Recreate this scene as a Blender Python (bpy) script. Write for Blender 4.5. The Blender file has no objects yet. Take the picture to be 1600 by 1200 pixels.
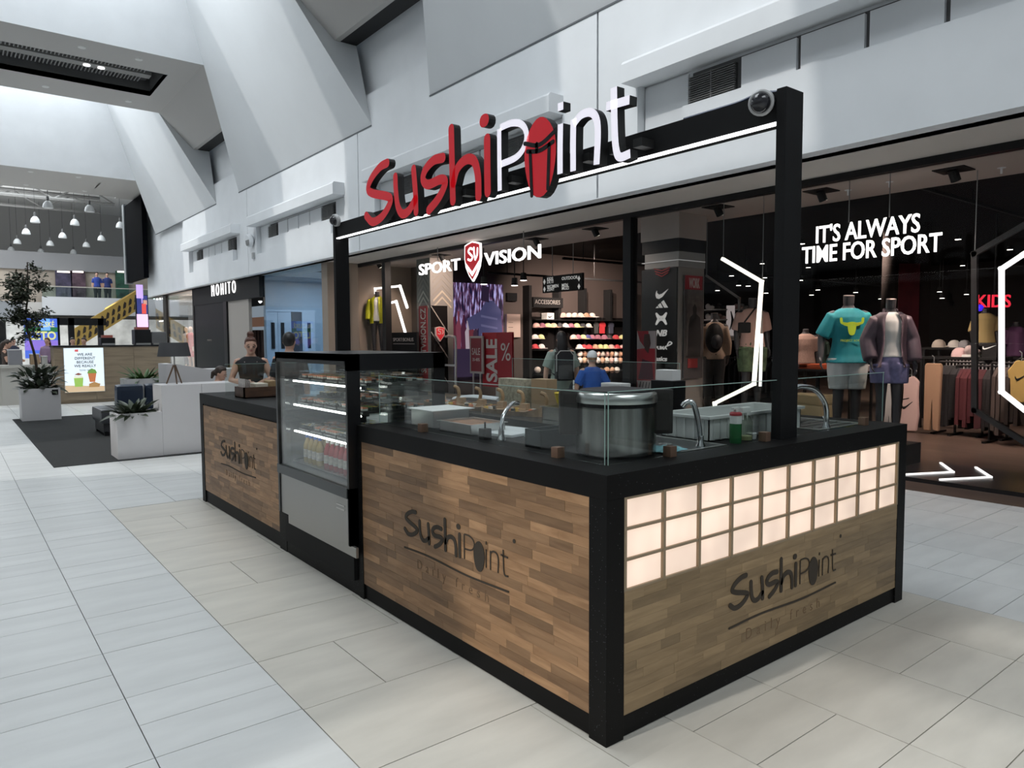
import bpy, bmesh, math, random
from mathutils import Vector, Matrix, Euler, noise
random.seed(7)
SC = bpy.context.scene
COL = SC.collection
PI = math.pi
R = math.radians

# ------------------------------------------------------------------ camera
CAM = Vector((-2.00847, -1.96261, 1.63861))
YAW, PITCH, ROLL, FPX = 0.665417843, -0.0636281279, -0.00570737713, 1126.81344
_f = Vector((math.sin(YAW)*math.cos(PITCH), math.cos(YAW)*math.cos(PITCH), math.sin(PITCH)))
_r0 = Vector((math.cos(YAW), -math.sin(YAW), 0)); _u0 = _r0.cross(_f)
_r = _r0*math.cos(ROLL) + _u0*math.sin(ROLL); _u = -_r0*math.sin(ROLL) + _u0*math.cos(ROLL)
cd = bpy.data.cameras.new('camera'); cam = bpy.data.objects.new('camera', cd); COL.objects.link(cam)
m = Matrix.Identity(4)
for i in range(3):
    m[i][0], m[i][1], m[i][2], m[i][3] = _r[i], _u[i], -_f[i], CAM[i]
cam.matrix_world = m
cd.sensor_fit = 'HORIZONTAL'; cd.sensor_width = 36.0; cd.lens = FPX/1600*36
cd.clip_start = 0.05; cd.clip_end = 300
SC.camera = cam
# survey helpers: the place was measured from the photograph with this camera; P gives the point of a known plane, D the point at a known distance
def ray(x, y): return _f + _r*((x-800)/FPX) - _u*((y-600)/FPX)
def P(ax, val, x, y):
    d = ray(x, y); return CAM + d*((val-CAM[ax])/d[ax])
def D(x, y, dep): return CAM + ray(x, y)*dep
def proj(p):
    d = Vector(p)-CAM; z = d.dot(_f)
    return (800+FPX*d.dot(_r)/z, 600-FPX*d.dot(_u)/z, z)

# ------------------------------------------------------------------ world, daylight, exposure
SC.view_settings.view_transform = 'Standard'; SC.view_settings.look = 'None'
SC.view_settings.gamma = 1.0; SC.view_settings.use_curve_mapping = False
SC.view_settings.exposure = 0.1
try:
    SC.cycles.use_denoising = True
    SC.cycles.max_bounces = 8; SC.cycles.diffuse_bounces = 4; SC.cycles.glossy_bounces = 4
    SC.cycles.transmission_bounces = 6; SC.cycles.transparent_max_bounces = 16
    SC.cycles.sample_clamp_indirect = 4.0
except Exception: pass
W = bpy.data.worlds.new('daylight'); SC.world = W; W.use_nodes = True
W.node_tree.nodes['Background'].inputs[0].default_value = (0.72, 0.86, 1.0, 1)
W.node_tree.nodes['Background'].inputs[1].default_value = .25
def area(name, loc, rot, sx, sy, power, col=(1, 1, 1), spread=None):
    l = bpy.data.lights.new(name, 'AREA'); l.shape = 'RECTANGLE'; l.size = sx; l.size_y = sy; l.energy = power; l.color = col
    if spread: l.spread = spread
    o = bpy.data.objects.new(name, l); o.location = loc; o.rotation_euler = rot; COL.objects.link(o); return o
def spot(name, loc, target, power, size=R(60), col=(1, 1, 1), blend=.6, rad=.06):
    l = bpy.data.lights.new(name, 'SPOT'); l.energy = power; l.spot_size = size; l.spot_blend = blend; l.color = col; l.shadow_soft_size = rad
    o = bpy.data.objects.new(name, l); o.location = loc; COL.objects.link(o)
    o.rotation_euler = (Vector(target)-Vector(loc)).to_track_quat('-Z', 'Y').to_euler(); return o
# daylight falling through the roof lights at the top of the ceiling wells
for k in range(-3, 4):
    y0, y1 = 13.7+10.96*k, 17.5+10.96*k
    if y1 < 45: area('roof_light', (-.6, (y0+y1)/2, 10.9), (0, 0, 0), 6.6, y1-y0, 405, (0.90, 0.96, 1.0))
# food court roof light
area('food_court_roof_light', (-3, 41, 9.6), (0, 0, 0), 14, 10, 1300, (0.9, 0.96, 1))
area('food_court_roof_fill', (-3, 44, 7.9), (PI, 0, 0), 12, 12, 1000, (.95, .97, 1)); area('food_court_wall_fill', (3.5, 40.5, 3.3), (R(40), 0, 0), 5, 1, 60, (1, .97, .93))  # both added: one brightens the roof from below, one the pale far wall
# hazy sun through the roof lights: patches on the sloped panels and the bulkhead
_s = bpy.data.lights.new('sun', 'SUN'); _s.energy = 1.0; _s.angle = R(1.2); _s.color = (1, .98, .94); _so = bpy.data.objects.new('sun', _s); COL.objects.link(_so)
_so.rotation_euler = Vector((.73, -.06, -.68)).to_track_quat('-Z', 'Y').to_euler()
# mall behind the camera and on the other side: plain walls and dark shop fronts, without lamps
# (built further down)

# ------------------------------------------------------------------ materials
MAT = {}
def mat(name, col, rough=.5, metal=0., spec=.5, emit=0., ecol=None, var=0., vscale=6., vary=0., bump=0., bscale=40., stretch=None):
    """principled material; var = noise variation of the colour itself, vary = tone per object / island"""
    if name in MAT: return MAT[name]
    M = bpy.data.materials.new(name); M.use_nodes = True; nt = M.node_tree; b = nt.nodes['Principled BSDF']
    c = tuple(col[:3])+(1,)
    b.inputs['Base Color'].default_value = c; b.inputs['Roughness'].default_value = rough; b.inputs['Metallic'].default_value = metal
    b.inputs['Specular IOR Level'].default_value = spec
    if emit:
        b.inputs['Emission Color'].default_value = tuple((ecol or col)[:3])+(1,); b.inputs['Emission Strength'].default_value = emit
    tc = nt.nodes.new('ShaderNodeTexCoord')
    src = tc.outputs['Object']
    if stretch:
        mp = nt.nodes.new('ShaderNodeMapping'); mp.inputs['Scale'].default_value = stretch; nt.links.new(src, mp.inputs[0]); src = mp.outputs[0]
    if var or vary:
        hs = nt.nodes.new('ShaderNodeHueSaturation'); hs.inputs['Color'].default_value = c
        val = None
        if var:
            n = nt.nodes.new('ShaderNodeTexNoise'); n.inputs['Scale'].default_value = vscale; n.inputs['Detail'].default_value = 6
            nt.links.new(src, n.inputs['Vector'])
            mr = nt.nodes.new('ShaderNodeMapRange'); mr.inputs[1].default_value = .3; mr.inputs[2].default_value = .7
            mr.inputs[3].default_value = 1-var; mr.inputs[4].default_value = 1+var
            nt.links.new(n.outputs['Fac'], mr.inputs[0]); val = mr.outputs[0]
        if vary:
            oi = nt.nodes.new('ShaderNodeObjectInfo'); ge = nt.nodes.new('ShaderNodeNewGeometry')
            ad = nt.nodes.new('ShaderNodeMath'); ad.operation = 'ADD'; nt.links.new(oi.outputs['Random'], ad.inputs[0]); nt.links.new(ge.outputs['Random Per Island'], ad.inputs[1])
            fr = nt.nodes.new('ShaderNodeMath'); fr.operation = 'FRACT'; nt.links.new(ad.outputs[0], fr.inputs[0])
            m2 = nt.nodes.new('ShaderNodeMapRange'); m2.inputs[3].default_value = 1-vary; m2.inputs[4].default_value = 1+vary
            nt.links.new(fr.outputs[0], m2.inputs[0])
            if val:
                mu = nt.nodes.new('ShaderNodeMath'); mu.operation = 'MULTIPLY'; nt.links.new(val, mu.inputs[0]); nt.links.new(m2.outputs[0], mu.inputs[1]); val = mu.outputs[0]
            else: val = m2.outputs[0]
        nt.links.new(val, hs.inputs['Value']); nt.links.new(hs.outputs[0], b.inputs['Base Color'])
    if bump:
        n = nt.nodes.new('ShaderNodeTexNoise'); n.inputs['Scale'].default_value = bscale; n.inputs['Detail'].default_value = 4
        nt.links.new(src, n.inputs['Vector'])
        bp = nt.nodes.new('ShaderNodeBump'); bp.inputs['Strength'].default_value = bump; bp.inputs['Distance'].default_value = .01
        nt.links.new(n.outputs['Fac'], bp.inputs['Height']); nt.links.new(bp.outputs[0], b.inputs['Normal'])
    MAT[name] = M; return M
def glass(name, tint=(1, 1, 1), refl=1.0, ior=1.5):
    """thin pane: sees straight through, mirrors by Fresnel"""
    if name in MAT: return MAT[name]
    M = bpy.data.materials.new(name); M.use_nodes = True; nt = M.node_tree; nt.nodes.clear()
    o = nt.nodes.new('ShaderNodeOutputMaterial'); t = nt.nodes.new('ShaderNodeBsdfTransparent'); t.inputs[0].default_value = tint+(1,)
    g = nt.nodes.new('ShaderNodeBsdfGlossy'); g.inputs['Roughness'].default_value = .01; g.inputs[0].default_value = (refl,)*3+(1,)
    fr = nt.nodes.new('ShaderNodeFresnel'); ge = nt.nodes.new('ShaderNodeNewGeometry'); mi = nt.nodes.new('ShaderNodeMapRange')
    mi.inputs[3].default_value = ior; mi.inputs[4].default_value = 1/ior; nt.links.new(ge.outputs['Backfacing'], mi.inputs[0]); nt.links.new(mi.outputs[0], fr.inputs[0])  # same mirror share on both faces
    mx = nt.nodes.new('ShaderNodeMixShader'); nt.links.new(fr.outputs[0], mx.inputs[0]); nt.links.new(t.outputs[0], mx.inputs[1]); nt.links.new(g.outputs[0], mx.inputs[2])
    nt.links.new(mx.outputs[0], o.inputs[0]); MAT[name] = M; return M
def wood(name, c1, c2, scale=14., stretch=(1, 8, 8), rough=.45, vary=.25):
    if name in MAT: return MAT[name]
    M = bpy.data.materials.new(name); M.use_nodes = True; nt = M.node_tree; b = nt.nodes['Principled BSDF']; b.inputs['Roughness'].default_value = rough
    tc = nt.nodes.new('ShaderNodeTexCoord'); geo = nt.nodes.new('ShaderNodeNewGeometry'); oi = nt.nodes.new('ShaderNodeObjectInfo')
    mp = nt.nodes.new('ShaderNodeMapping'); mp.inputs['Scale'].default_value = stretch
    of = nt.nodes.new('ShaderNodeVectorMath'); of.operation = 'MULTIPLY'; of.inputs[1].default_value = (17, 23, 31)
    nt.links.new(oi.outputs['Random'], of.inputs[0])
    av = nt.nodes.new('ShaderNodeVectorMath'); av.operation = 'ADD'; nt.links.new(geo.outputs['Position'], av.inputs[0]); nt.links.new(of.outputs[0], av.inputs[1])
    nt.links.new(av.outputs[0], mp.inputs[0])
    n = nt.nodes.new('ShaderNodeTexNoise'); n.inputs['Scale'].default_value = scale; n.inputs['Detail'].default_value = 8; n.inputs['Distortion'].default_value = .6
    nt.links.new(mp.outputs[0], n.inputs['Vector'])
    cr = nt.nodes.new('ShaderNodeValToRGB'); cr.color_ramp.elements[0].position = .34; cr.color_ramp.elements[1].position = .66
    cr.color_ramp.elements[0].color = tuple(c2)+(1,); cr.color_ramp.elements[1].color = tuple(c1)+(1,)
    nt.links.new(n.outputs['Fac'], cr.inputs[0])
    ad = nt.nodes.new('ShaderNodeMath'); ad.operation = 'ADD'; nt.links.new(oi.outputs['Random'], ad.inputs[0]); nt.links.new(geo.outputs['Random Per Island'], ad.inputs[1])
    fr = nt.nodes.new('ShaderNodeMath'); fr.operation = 'FRACT'; nt.links.new(ad.outputs[0], fr.inputs[0])
    m2 = nt.nodes.new('ShaderNodeMapRange'); m2.inputs[3].default_value = 1-vary; m2.inputs[4].default_value = 1+vary; nt.links.new(fr.outputs[0], m2.inputs[0])
    hs = nt.nodes.new('ShaderNodeHueSaturation'); nt.links.new(cr.outputs[0], hs.inputs['Color']); nt.links.new(m2.outputs[0], hs.inputs['Value'])
    nt.links.new(hs.outputs[0], b.inputs['Base Color'])
    MAT[name] = M; return M

# ------------------------------------------------------------------ mesh helpers
OFF = {}
def obj(name, bm, material, parent=None, smooth=False, kind=None):
    """bm (a bmesh or a mesh) becomes ONE object; under a parent its coordinates are taken from world space"""
    if isinstance(bm, bpy.types.Mesh): me = bm
    else:
        me = bpy.data.meshes.new(name); bmesh.ops.recalc_face_normals(bm, faces=bm.faces[:]); bm.to_mesh(me); bm.free()
    me.name = name
    off = OFF.get(parent)
    if off: me.transform(Matrix.Translation(-off))
    if material is not None:
        if len(me.materials): me.materials.clear()
        for q in (material if isinstance(material, (list, tuple)) else [material]): me.materials.append(q)
    if smooth: me.shade_smooth() if smooth is True else me.set_sharp_from_angle(angle=smooth)
    o = bpy.data.objects.new(name, me); COL.objects.link(o)
    if parent is not None: o.parent = parent; OFF[o] = off
    if kind: o['kind'] = kind
    return o
def tag(o, label, cat, group=None):
    o['label'] = label; o['category'] = cat
    if group: o['group'] = group
    return o
def thing(name, label, cat, loc=(0, 0, 0), group=None, rz=0, local=False):
    o = bpy.data.objects.new(name, None); COL.objects.link(o); o.location = loc; o.rotation_euler = (0, 0, rz); o.empty_display_size = .1
    OFF[o] = None if local else Vector(loc)
    return tag(o, label, cat, group)
def struct(name, bm, material, parent=None, smooth=False):
    o = obj(name, bm, material, parent, smooth)
    if parent is None: o['kind'] = 'structure'
    return o
def dup(root, loc, rz=None, label=None, group=None):
    def cp(o, par):
        c = o.copy(); COL.objects.link(c); c.parent = par
        for ch in o.children: cp(ch, c)
        return c
    r = cp(root, None); r.location = loc
    if rz is not None: r.rotation_euler = (0, 0, rz)
    if label: r['label'] = label
    if group: r['group'] = group
    return r
def BM(): return bmesh.new()
def box(bm, x0, x1, y0, y1, z0, z1, bev=0., rot=None, piv=None):
    v = [bm.verts.new((x, y, z)) for x in (x0, x1) for y in (y0, y1) for z in (z0, z1)]
    F = [bm.faces.new([v[i] for i in q]) for q in ((0, 1, 3, 2), (4, 6, 7, 5), (0, 4, 5, 1), (2, 3, 7, 6), (0, 2, 6, 4), (1, 5, 7, 3))]
    if bev:
        es = list({e for f in F for e in f.edges})
        r = bmesh.ops.bevel(bm, geom=es, offset=bev, segments=2, affect='EDGES', profile=.7); v = list({q for f in r['faces'] for q in f.verts} | {q for q in v if q.is_valid})
    if rot is not None: bmesh.ops.rotate(bm, verts=[q for q in v if q.is_valid], cent=piv or ((x0+x1)/2, (y0+y1)/2, (z0+z1)/2), matrix=rot)
    return v
def bx(*a, **k):
    bm = BM(); box(bm, *a, **k); return bm
def quad(bm, *pts):
    return bm.faces.new([bm.verts.new(p) for p in pts])
def prism(bm, pts, off):
    """closed solid from a planar outline swept by the vector off"""
    off = Vector(off); a = [bm.verts.new(p) for p in pts]; b = [bm.verts.new(Vector(p)+off) for p in pts]; n = len(pts)
    bm.faces.new(a); bm.faces.new(b[::-1])
    for i in range(n): bm.faces.new((a[i], a[(i+1) % n], b[(i+1) % n], b[i]))
def frame_of(t):
    t = t.normalized(); a = Vector((0, 0, 1)) if abs(t.z) < .9 else Vector((1, 0, 0))
    u = t.cross(a).normalized(); return u, t.cross(u).normalized()
def tube(bm, pts, rad, seg=10, cap=True, rnd=False):
    """swept tube; rad a number, a list, or a list of (r_side, r_up)"""
    pts = [Vector(p) for p in pts]; n = len(pts)
    if not isinstance(rad, (list, tuple)): rad = [rad]*n
    rings = []; u = v = None
    for i, p in enumerate(pts):
        t = (pts[min(i+1, n-1)]-pts[max(i-1, 0)])
        if t.length < 1e-9: t = Vector((0, 0, 1))
        t.normalize()
        if u is None: u, v = frame_of(t)
        else:
            u = (u-t*u.dot(t)); u = u.normalized() if u.length > 1e-6 else frame_of(t)[0]; v = t.cross(u)
        r = rad[i]; ra, rb = r if isinstance(r, tuple) else (r, r)
        rings.append([bm.verts.new(p+u*(ra*math.cos(2*PI*k/seg))+v*(rb*math.sin(2*PI*k/seg))) for k in range(seg)])
    for a, b in zip(rings, rings[1:]):
        for k in range(seg): bm.faces.new((a[k], a[(k+1) % seg], b[(k+1) % seg], b[k]))
    if cap: bm.faces.new(rings[0][::-1]); bm.faces.new(rings[-1])
    return rings
def lathe(bm, prof, c=(0, 0, 0), seg=20, cap=True):
    c = Vector(c); rings = [[bm.verts.new(c+Vector((r*math.cos(2*PI*k/seg), r*math.sin(2*PI*k/seg), z))) for k in range(seg)] for r, z in prof]
    for a, b in zip(rings, rings[1:]):
        for k in range(seg): bm.faces.new((a[k], a[(k+1) % seg], b[(k+1) % seg], b[k]))
    if cap: bm.faces.new(rings[0][::-1]); bm.faces.new(rings[-1])
def ball(bm, c, r, seg=10, M=None):
    """ellipsoid; r a number or three radii"""
    r = (r, r, r) if not isinstance(r, (tuple, list)) else r
    q = bmesh.ops.create_uvsphere(bm, u_segments=seg+2, v_segments=seg, radius=1)
    for v in q['verts']:
        p = Vector((v.co.x*r[0], v.co.y*r[1], v.co.z*r[2]))
        v.co = (M @ p if M else p)+Vector(c)
def loft(bm, rings, seg=16):
    """rings of (z, cx, cy, rx, ry): a body-like stack of ellipses"""
    L = [[bm.verts.new((cx+rx*math.cos(2*PI*k/seg), cy+ry*math.sin(2*PI*k/seg), z)) for k in range(seg)] for z, cx, cy, rx, ry in rings]
    for a, b in zip(L, L[1:]):
        for k in range(seg): bm.faces.new((a[k], a[(k+1) % seg], b[(k+1) % seg], b[k]))
    bm.faces.new(L[0][::-1]); bm.faces.new(L[-1])
def spline(pts, n=6, closed=False):
    """Catmull-Rom through the points"""
    pts = [Vector(p) for p in pts]; out = []; N = len(pts)
    for i in range(N if closed else N-1):
        p0 = pts[(i-1) % N] if closed or i > 0 else pts[0]*2-pts[1]
        p1, p2 = pts[i], pts[(i+1) % N]
        p3 = pts[(i+2) % N] if closed or i+2 < N else p2*2-p1
        for k in range(n):
            t = k/n
            out.append(.5*((2*p1)+(p2-p0)*t+(2*p0-5*p1+4*p2-p3)*t*t+(3*p1-p0-3*p2+p3)*t**3))
    if not closed: out.append(pts[-1])
    return out
def stroke2d(pts, w, n=6, rnd=True, smooth=True):
    """outline of a pen stroke in 2D (list of (u, v)); w number or list per control point"""
    P3 = [Vector((a, b, 0)) for a, b in pts]
    ws = w if isinstance(w, (list, tuple)) else [w]*len(pts)
    if smooth and len(pts) > 2:
        c = spline(P3, n); wl = []
        for i in range(len(pts)-1): wl += [ws[i]+(ws[i+1]-ws[i])*k/n for k in range(n)]
        wl.append(ws[-1])
    else: c, wl = P3, list(ws)
    L, Rr = [], []
    for i, p in enumerate(c):
        t = (c[min(i+1, len(c)-1)]-c[max(i-1, 0)]).normalized(); nn = Vector((-t.y, t.x, 0))
        L.append(p+nn*wl[i]/2); Rr.append(p-nn*wl[i]/2)
    if rnd:
        def capp(p, t, r): 
            a0 = math.atan2(t.y, t.x); return [p+Vector((math.cos(a0+PI/2-PI*k/6), math.sin(a0+PI/2-PI*k/6), 0))*r for k in range(1, 6)]
        t1 = (c[-1]-c[-2]).normalized(); t0 = (c[0]-c[1]).normalized()
        return [L, Rr, capp(c[-1], t1, wl[-1]/2), capp(c[0], t0, wl[0]/2)]
    return [L, Rr, [], []]
def stroke_solid(bm, pts, w, to3, off, **k):
    """extruded pen stroke: to3 maps (u, v) to space, off = depth vector; front faces get material 0, sides 1"""
    L, Rr, c1, c0 = stroke2d(pts, w, **k); off = Vector(off)
    mk = lambda q, d: bm.verts.new(to3(q.x, q.y)+off*d)
    for d in (0, 1):
        l = [mk(q, d) for q in L]; r = [mk(q, d) for q in Rr]
        for i in range(len(l)-1):
            f = bm.faces.new((l[i], l[i+1], r[i+1], r[i])); f.material_index = d
        if c1:
            f = bm.faces.new([l[-1]]+[mk(q, d) for q in c1]+[r[-1]]); f.material_index = d
            f = bm.faces.new([r[0]]+[mk(q, d) for q in c0]+[l[0]]); f.material_index = d
    loop = list(L)+list(c1)+list(reversed(Rr))+list(c0)
    a = [mk(q, 0) for q in loop]; b = [mk(q, 1) for q in loop]
    for i in range(len(loop)):
        f = bm.faces.new((a[i], a[(i+1) % len(loop)], b[(i+1) % len(loop)], b[i])); f.material_index = 1
def poly_solid(bm, pts, to3, off, idx=0):
    off = Vector(off); a = [bm.verts.new(to3(*q)) for q in pts]; b = [bm.verts.new(to3(*q)+off) for q in pts]; n = len(pts)
    bm.faces.new(a).material_index = idx; bm.faces.new(b[::-1]).material_index = 1
    for i in range(n): bm.faces.new((a[i], a[(i+1) % n], b[(i+1) % n], b[i])).material_index = 1
def text(name, s, material, o, ux, uy, h, parent=None, width=None, ext=.002, bold=0., align='LEFT', shear=0., space=1.0, fit=None):
    """lettering as geometry: origin o, unit directions ux (along the line) and uy (up), capital height h"""
    c = bpy.data.curves.new(name, 'FONT'); c.body = s; c.size = 1; c.extrude = ext/max(h, 1e-6)*.7/1.0; c.offset = bold; c.align_x = align; c.shear = shear; c.space_character = space; c.resolution_u = 3
    t = bpy.data.objects.new(name, c); COL.objects.link(t)
    dg = bpy.context.evaluated_depsgraph_get(); dg.update(); me = bpy.data.meshes.new_from_object(t.evaluated_get(dg)); bpy.data.objects.remove(t)
    xs = [v.co.x for v in me.vertices] or [0]; ys = [v.co.y for v in me.vertices] or [0]
    ux = Vector(ux).normalized(); uy = Vector(uy).normalized(); n = ux.cross(uy)
    k = h/.73
    kx = k if not width else width/max(xs[-1]*0+max(xs)-min(xs), 1e-6)
    x0 = min(xs) if width and align == 'LEFT' else ((min(xs)+max(xs))/2 if width else 0)
    zs = [abs(v.co.z) for v in me.vertices]; zk = ext/max(max(zs), 1e-6) if zs and max(zs) > 0 else 0
    o = Vector(o)
    for v in me.vertices: v.co = o+ux*((v.co.x-x0)*kx)+uy*(v.co.y*k)+n*(v.co.z*zk)
    return obj(name, me, material, parent)
def remesh(bm, vox=.012, it=4, name='body'):
    """closed overlapping volumes become one continuous smooth surface"""
    me = bpy.data.meshes.new(name); bmesh.ops.recalc_face_normals(bm, faces=bm.faces[:]); bm.to_mesh(me); bm.free()
    o = bpy.data.objects.new(name, me); COL.objects.link(o)
    r = o.modifiers.new('r', 'REMESH'); r.mode = 'VOXEL'; r.voxel_size = vox
    if it:
        s = o.modifiers.new('s', 'SMOOTH'); s.iterations = it; s.factor = .5
    dg = bpy.context.evaluated_depsgraph_get(); dg.update(); out = bpy.data.meshes.new_from_object(o.evaluated_get(dg))
    bpy.data.objects.remove(o); bpy.data.meshes.remove(me); out.shade_smooth(); return out
def c8(r, g, b):
    f = lambda v: ((v/255+.055)/1.055)**2.4 if v > 10 else v/255/12.92
    return (f(r), f(g), f(b))
M_white = mat('white_plaster', (.78, .80, .82), .6, var=.03, vscale=1.5)
M_cream = mat('cream_soffit', (.62, .57, .52), .7)
M_grey = mat('grey_soffit', (.47, .455, .435), .7)
M_dark = mat('dark_void', (.012, .012, .013), .7)
M_black = mat('black_lacquer', (.009, .009, .01), .4, spec=.3)
M_blackmatt = mat('black_matt', (.010, .010, .0105), .65, spec=.2)
M_steel = mat('brushed_steel', (.62, .62, .60), .28, 1.0, var=.05, vscale=8, stretch=(1, 1, 20))
M_chrome = mat('chrome', (.8, .8, .82), .08, 1.0)
M_light = mat('tile_light', (.66, .67, .66), .33, var=.07, vscale=2.2, vary=.035, stretch=(.8, 3.2, 1), bump=.05, bscale=25)
M_beige = mat('tile_beige', (.63, .60, .535), .36, var=.09, vscale=2.2, vary=.05, stretch=(.8, 3.2, 1), bump=.05, bscale=25)
M_grout = mat('grout', (.14, .135, .13), .8)
M_shopfloor = wood('shop_floor_wood', (.14, .095, .075), (.085, .058, .048), 3, (1.2, .25, 1), .35, .12)

# ---- floor: a bed of grout with every near tile its own piece
FL = struct('floor', bx(-11, 6.0, -16, 60, -.12, -.008), M_grout)
def in_view(x, y, pad=40):
    px, py, z = proj((x, y, 0)); return z > .1 and -pad < px < 1600+pad and py < 1200+pad
tiles = []
def add_tile(x0, x1, y0, y1):
    x1 = min(x1, 6.0); x0 = min(x0, 6.0)
    if x1-x0 < .02: return
    xc, yc = (x0+x1)/2, (y0+y1)/2
    if .12 < x0 and x1 < 2.5 and .12 < y0 and y1 < 5.6: return
    vis = any(in_view(a, b) for a in (x0, x1) for b in (y0, y1))
    if not vis: pri = 1e9
    else:
        d = max(.5, proj((xc, yc, 0))[2]); pri = d
    beige = -.84 < xc < 2.78 and -2.6 < yc < 5.86
    tiles.append((pri, x0, x1, y0, y1, beige))
for i in range(-14, 12):
    xa = -.83+.6*i; ys = 1.66 if i % 2 else 1.06
    for n in range(-14, 42):
        yb = ys+1.2*n
        for (a, b) in ((0, .6), (.6, .9), (.9, 1.2)):
            ya, yc = yb+a, yb+b
            if xa > -.84 and xa < .36 and yc > -.13 and ya < 5.84: continue
            add_tile(xa, xa+.6, ya, yc)
for k in range(-2, 10):
    ya = 1.05+.6*k
    if ya < -.2 or ya > 5.3: continue
    j = [-.42, -.02, .37][k % 3]
    add_tile(-.83, j, ya, ya+.6); 
    if j < .36: add_tile(j, .37, ya, ya+.6)
tiles.sort(key=lambda t: t[0])
g = .0022
TM = {}
for n, (pri, x0, x1, y0, y1, bg) in enumerate(tiles[:300]):
    w, h = round(x1-x0, 3), round(y1-y0, 3)
    if (w, h) not in TM:
        bm = BM(); box(bm, -w/2+g, w/2-g, -h/2+g, h/2-g, -.009, 0)
        me = bpy.data.meshes.new('tile'); bmesh.ops.recalc_face_normals(bm, faces=bm.faces[:]); bm.to_mesh(me); bm.free(); me.materials.append(M_light); TM[(w, h)] = me
    o = bpy.data.objects.new('tile', TM[(w, h)]); COL.objects.link(o); o.parent = FL
    o.location = ((x0+x1)/2, (y0+y1)/2, random.uniform(-.0003, .0003))
    if bg:
        o.material_slots[0].link = 'OBJECT'; o.material_slots[0].material = M_beige
bm = BM()
for pri, x0, x1, y0, y1, bg in tiles[300:]:
    if y1 > 48: continue
    q = quad(bm, (x0+g, y0+g, 0), (x1-g, y0+g, 0), (x1-g, y1-g, 0), (x0+g, y1-g, 0)); q.material_index = 1 if bg else 0
obj('floor_tiling', bm, [M_light, M_beige], FL, kind='stuff')
struct('floor', bx(6.0, 20, -10, 15.5, -.12, 0), M_shopfloor)
struct('floor', bx(6.0, 14, 15.5, 60, -.12, 0), M_light)

# ---- right wall of the mall: bulkhead with louvred strips over the shop fronts
XW, ZS = 5.2, 3.57
WR = struct('wall_right', bx(5.36, 5.6, -10, 34.2, ZS, 8.2), M_white)
M_louvre = mat('louvre_dark', (.05, .05, .05), .5)
for k in range(-1, 4):
    yj = 5.28+7.3*k-7.3; y1 = yj+7.3-.017; y0 = yj+.017; u = .73; obj('recess_back', bx(5.345, 5.358, yj+1.5, yj+5.8, 4.45, 4.86), mat('recess_shade', (.12, .12, .12), .8), WR); na, nb = yj+u, yj+7.3-u  # dark backing added so the gaps between infill panels look shaded
    bm = BM()
    box(bm, XW, 5.37, y0, y1, 4.9, 6.75); box(bm, XW, 5.37, y0, na, ZS, 4.9); box(bm, XW, 5.37, nb, y1, ZS, 4.9)
    box(bm, XW, 5.37, na, na+u, ZS, 4.1); box(bm, XW, 5.37, nb-u, nb, ZS, 4.1); box(bm, XW, 5.37, na+u, nb-u, ZS, 4.45)
    obj('bulkhead_panel', bm, M_white, WR)
    bm = BM(); prism(bm, [(XW, na-.03, 4.87), (4.92, na-.03, 4.87), (4.92, na-.03, 5.10), (4.95, na-.03, 5.14), (XW, na-.03, 5.14)], (0, nb-na+.06, 0))
    obj('hood', bm, M_white, WR)
    for j in range(8):
        a, b = na+u*j, na+u*(j+1)
        if j in (1, 6):
            bm = BM(); box(bm, 5.30, 5.36, a+.05, b-.03, 4.45, 4.8)
            o = obj('louvre', bm, M_louvre, WR)
            bm = BM()
            for s in range(13): box(bm, 5.27, 5.31, a+.05, b-.03, 4.47+s*.026, 4.478+s*.026)
            box(bm, 5.265, 5.31, (a+b)/2, (a+b)/2+.01, 4.45, 4.8)
            obj('slats', bm, mat('louvre_slat', (.2, .2, .2), .4), o, kind='stuff')
        elif j in (0, 7): obj('infill_panel', bx(5.33, 5.36, a+.02, b-.02, 4.1, 4.87), M_white, WR)
        else: obj('infill_panel', bx(5.30, 5.36, a+.026, b-.026, 4.45, 4.83), M_white, WR)
    obj('joint', bx(5.345, 5.362, yj-.017, yj+.017, ZS, 6.1), mat('joint_dark', (.12, .13, .14), .8), WR)
struct('ceiling', bx(XW+.185, 6.5, -10, 34.2, ZS, ZS+.12), M_cream)
struct('trim_1', bx(XW-.003, XW+.19, -10, 34.2, ZS-.012, ZS-.001), M_white)
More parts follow.
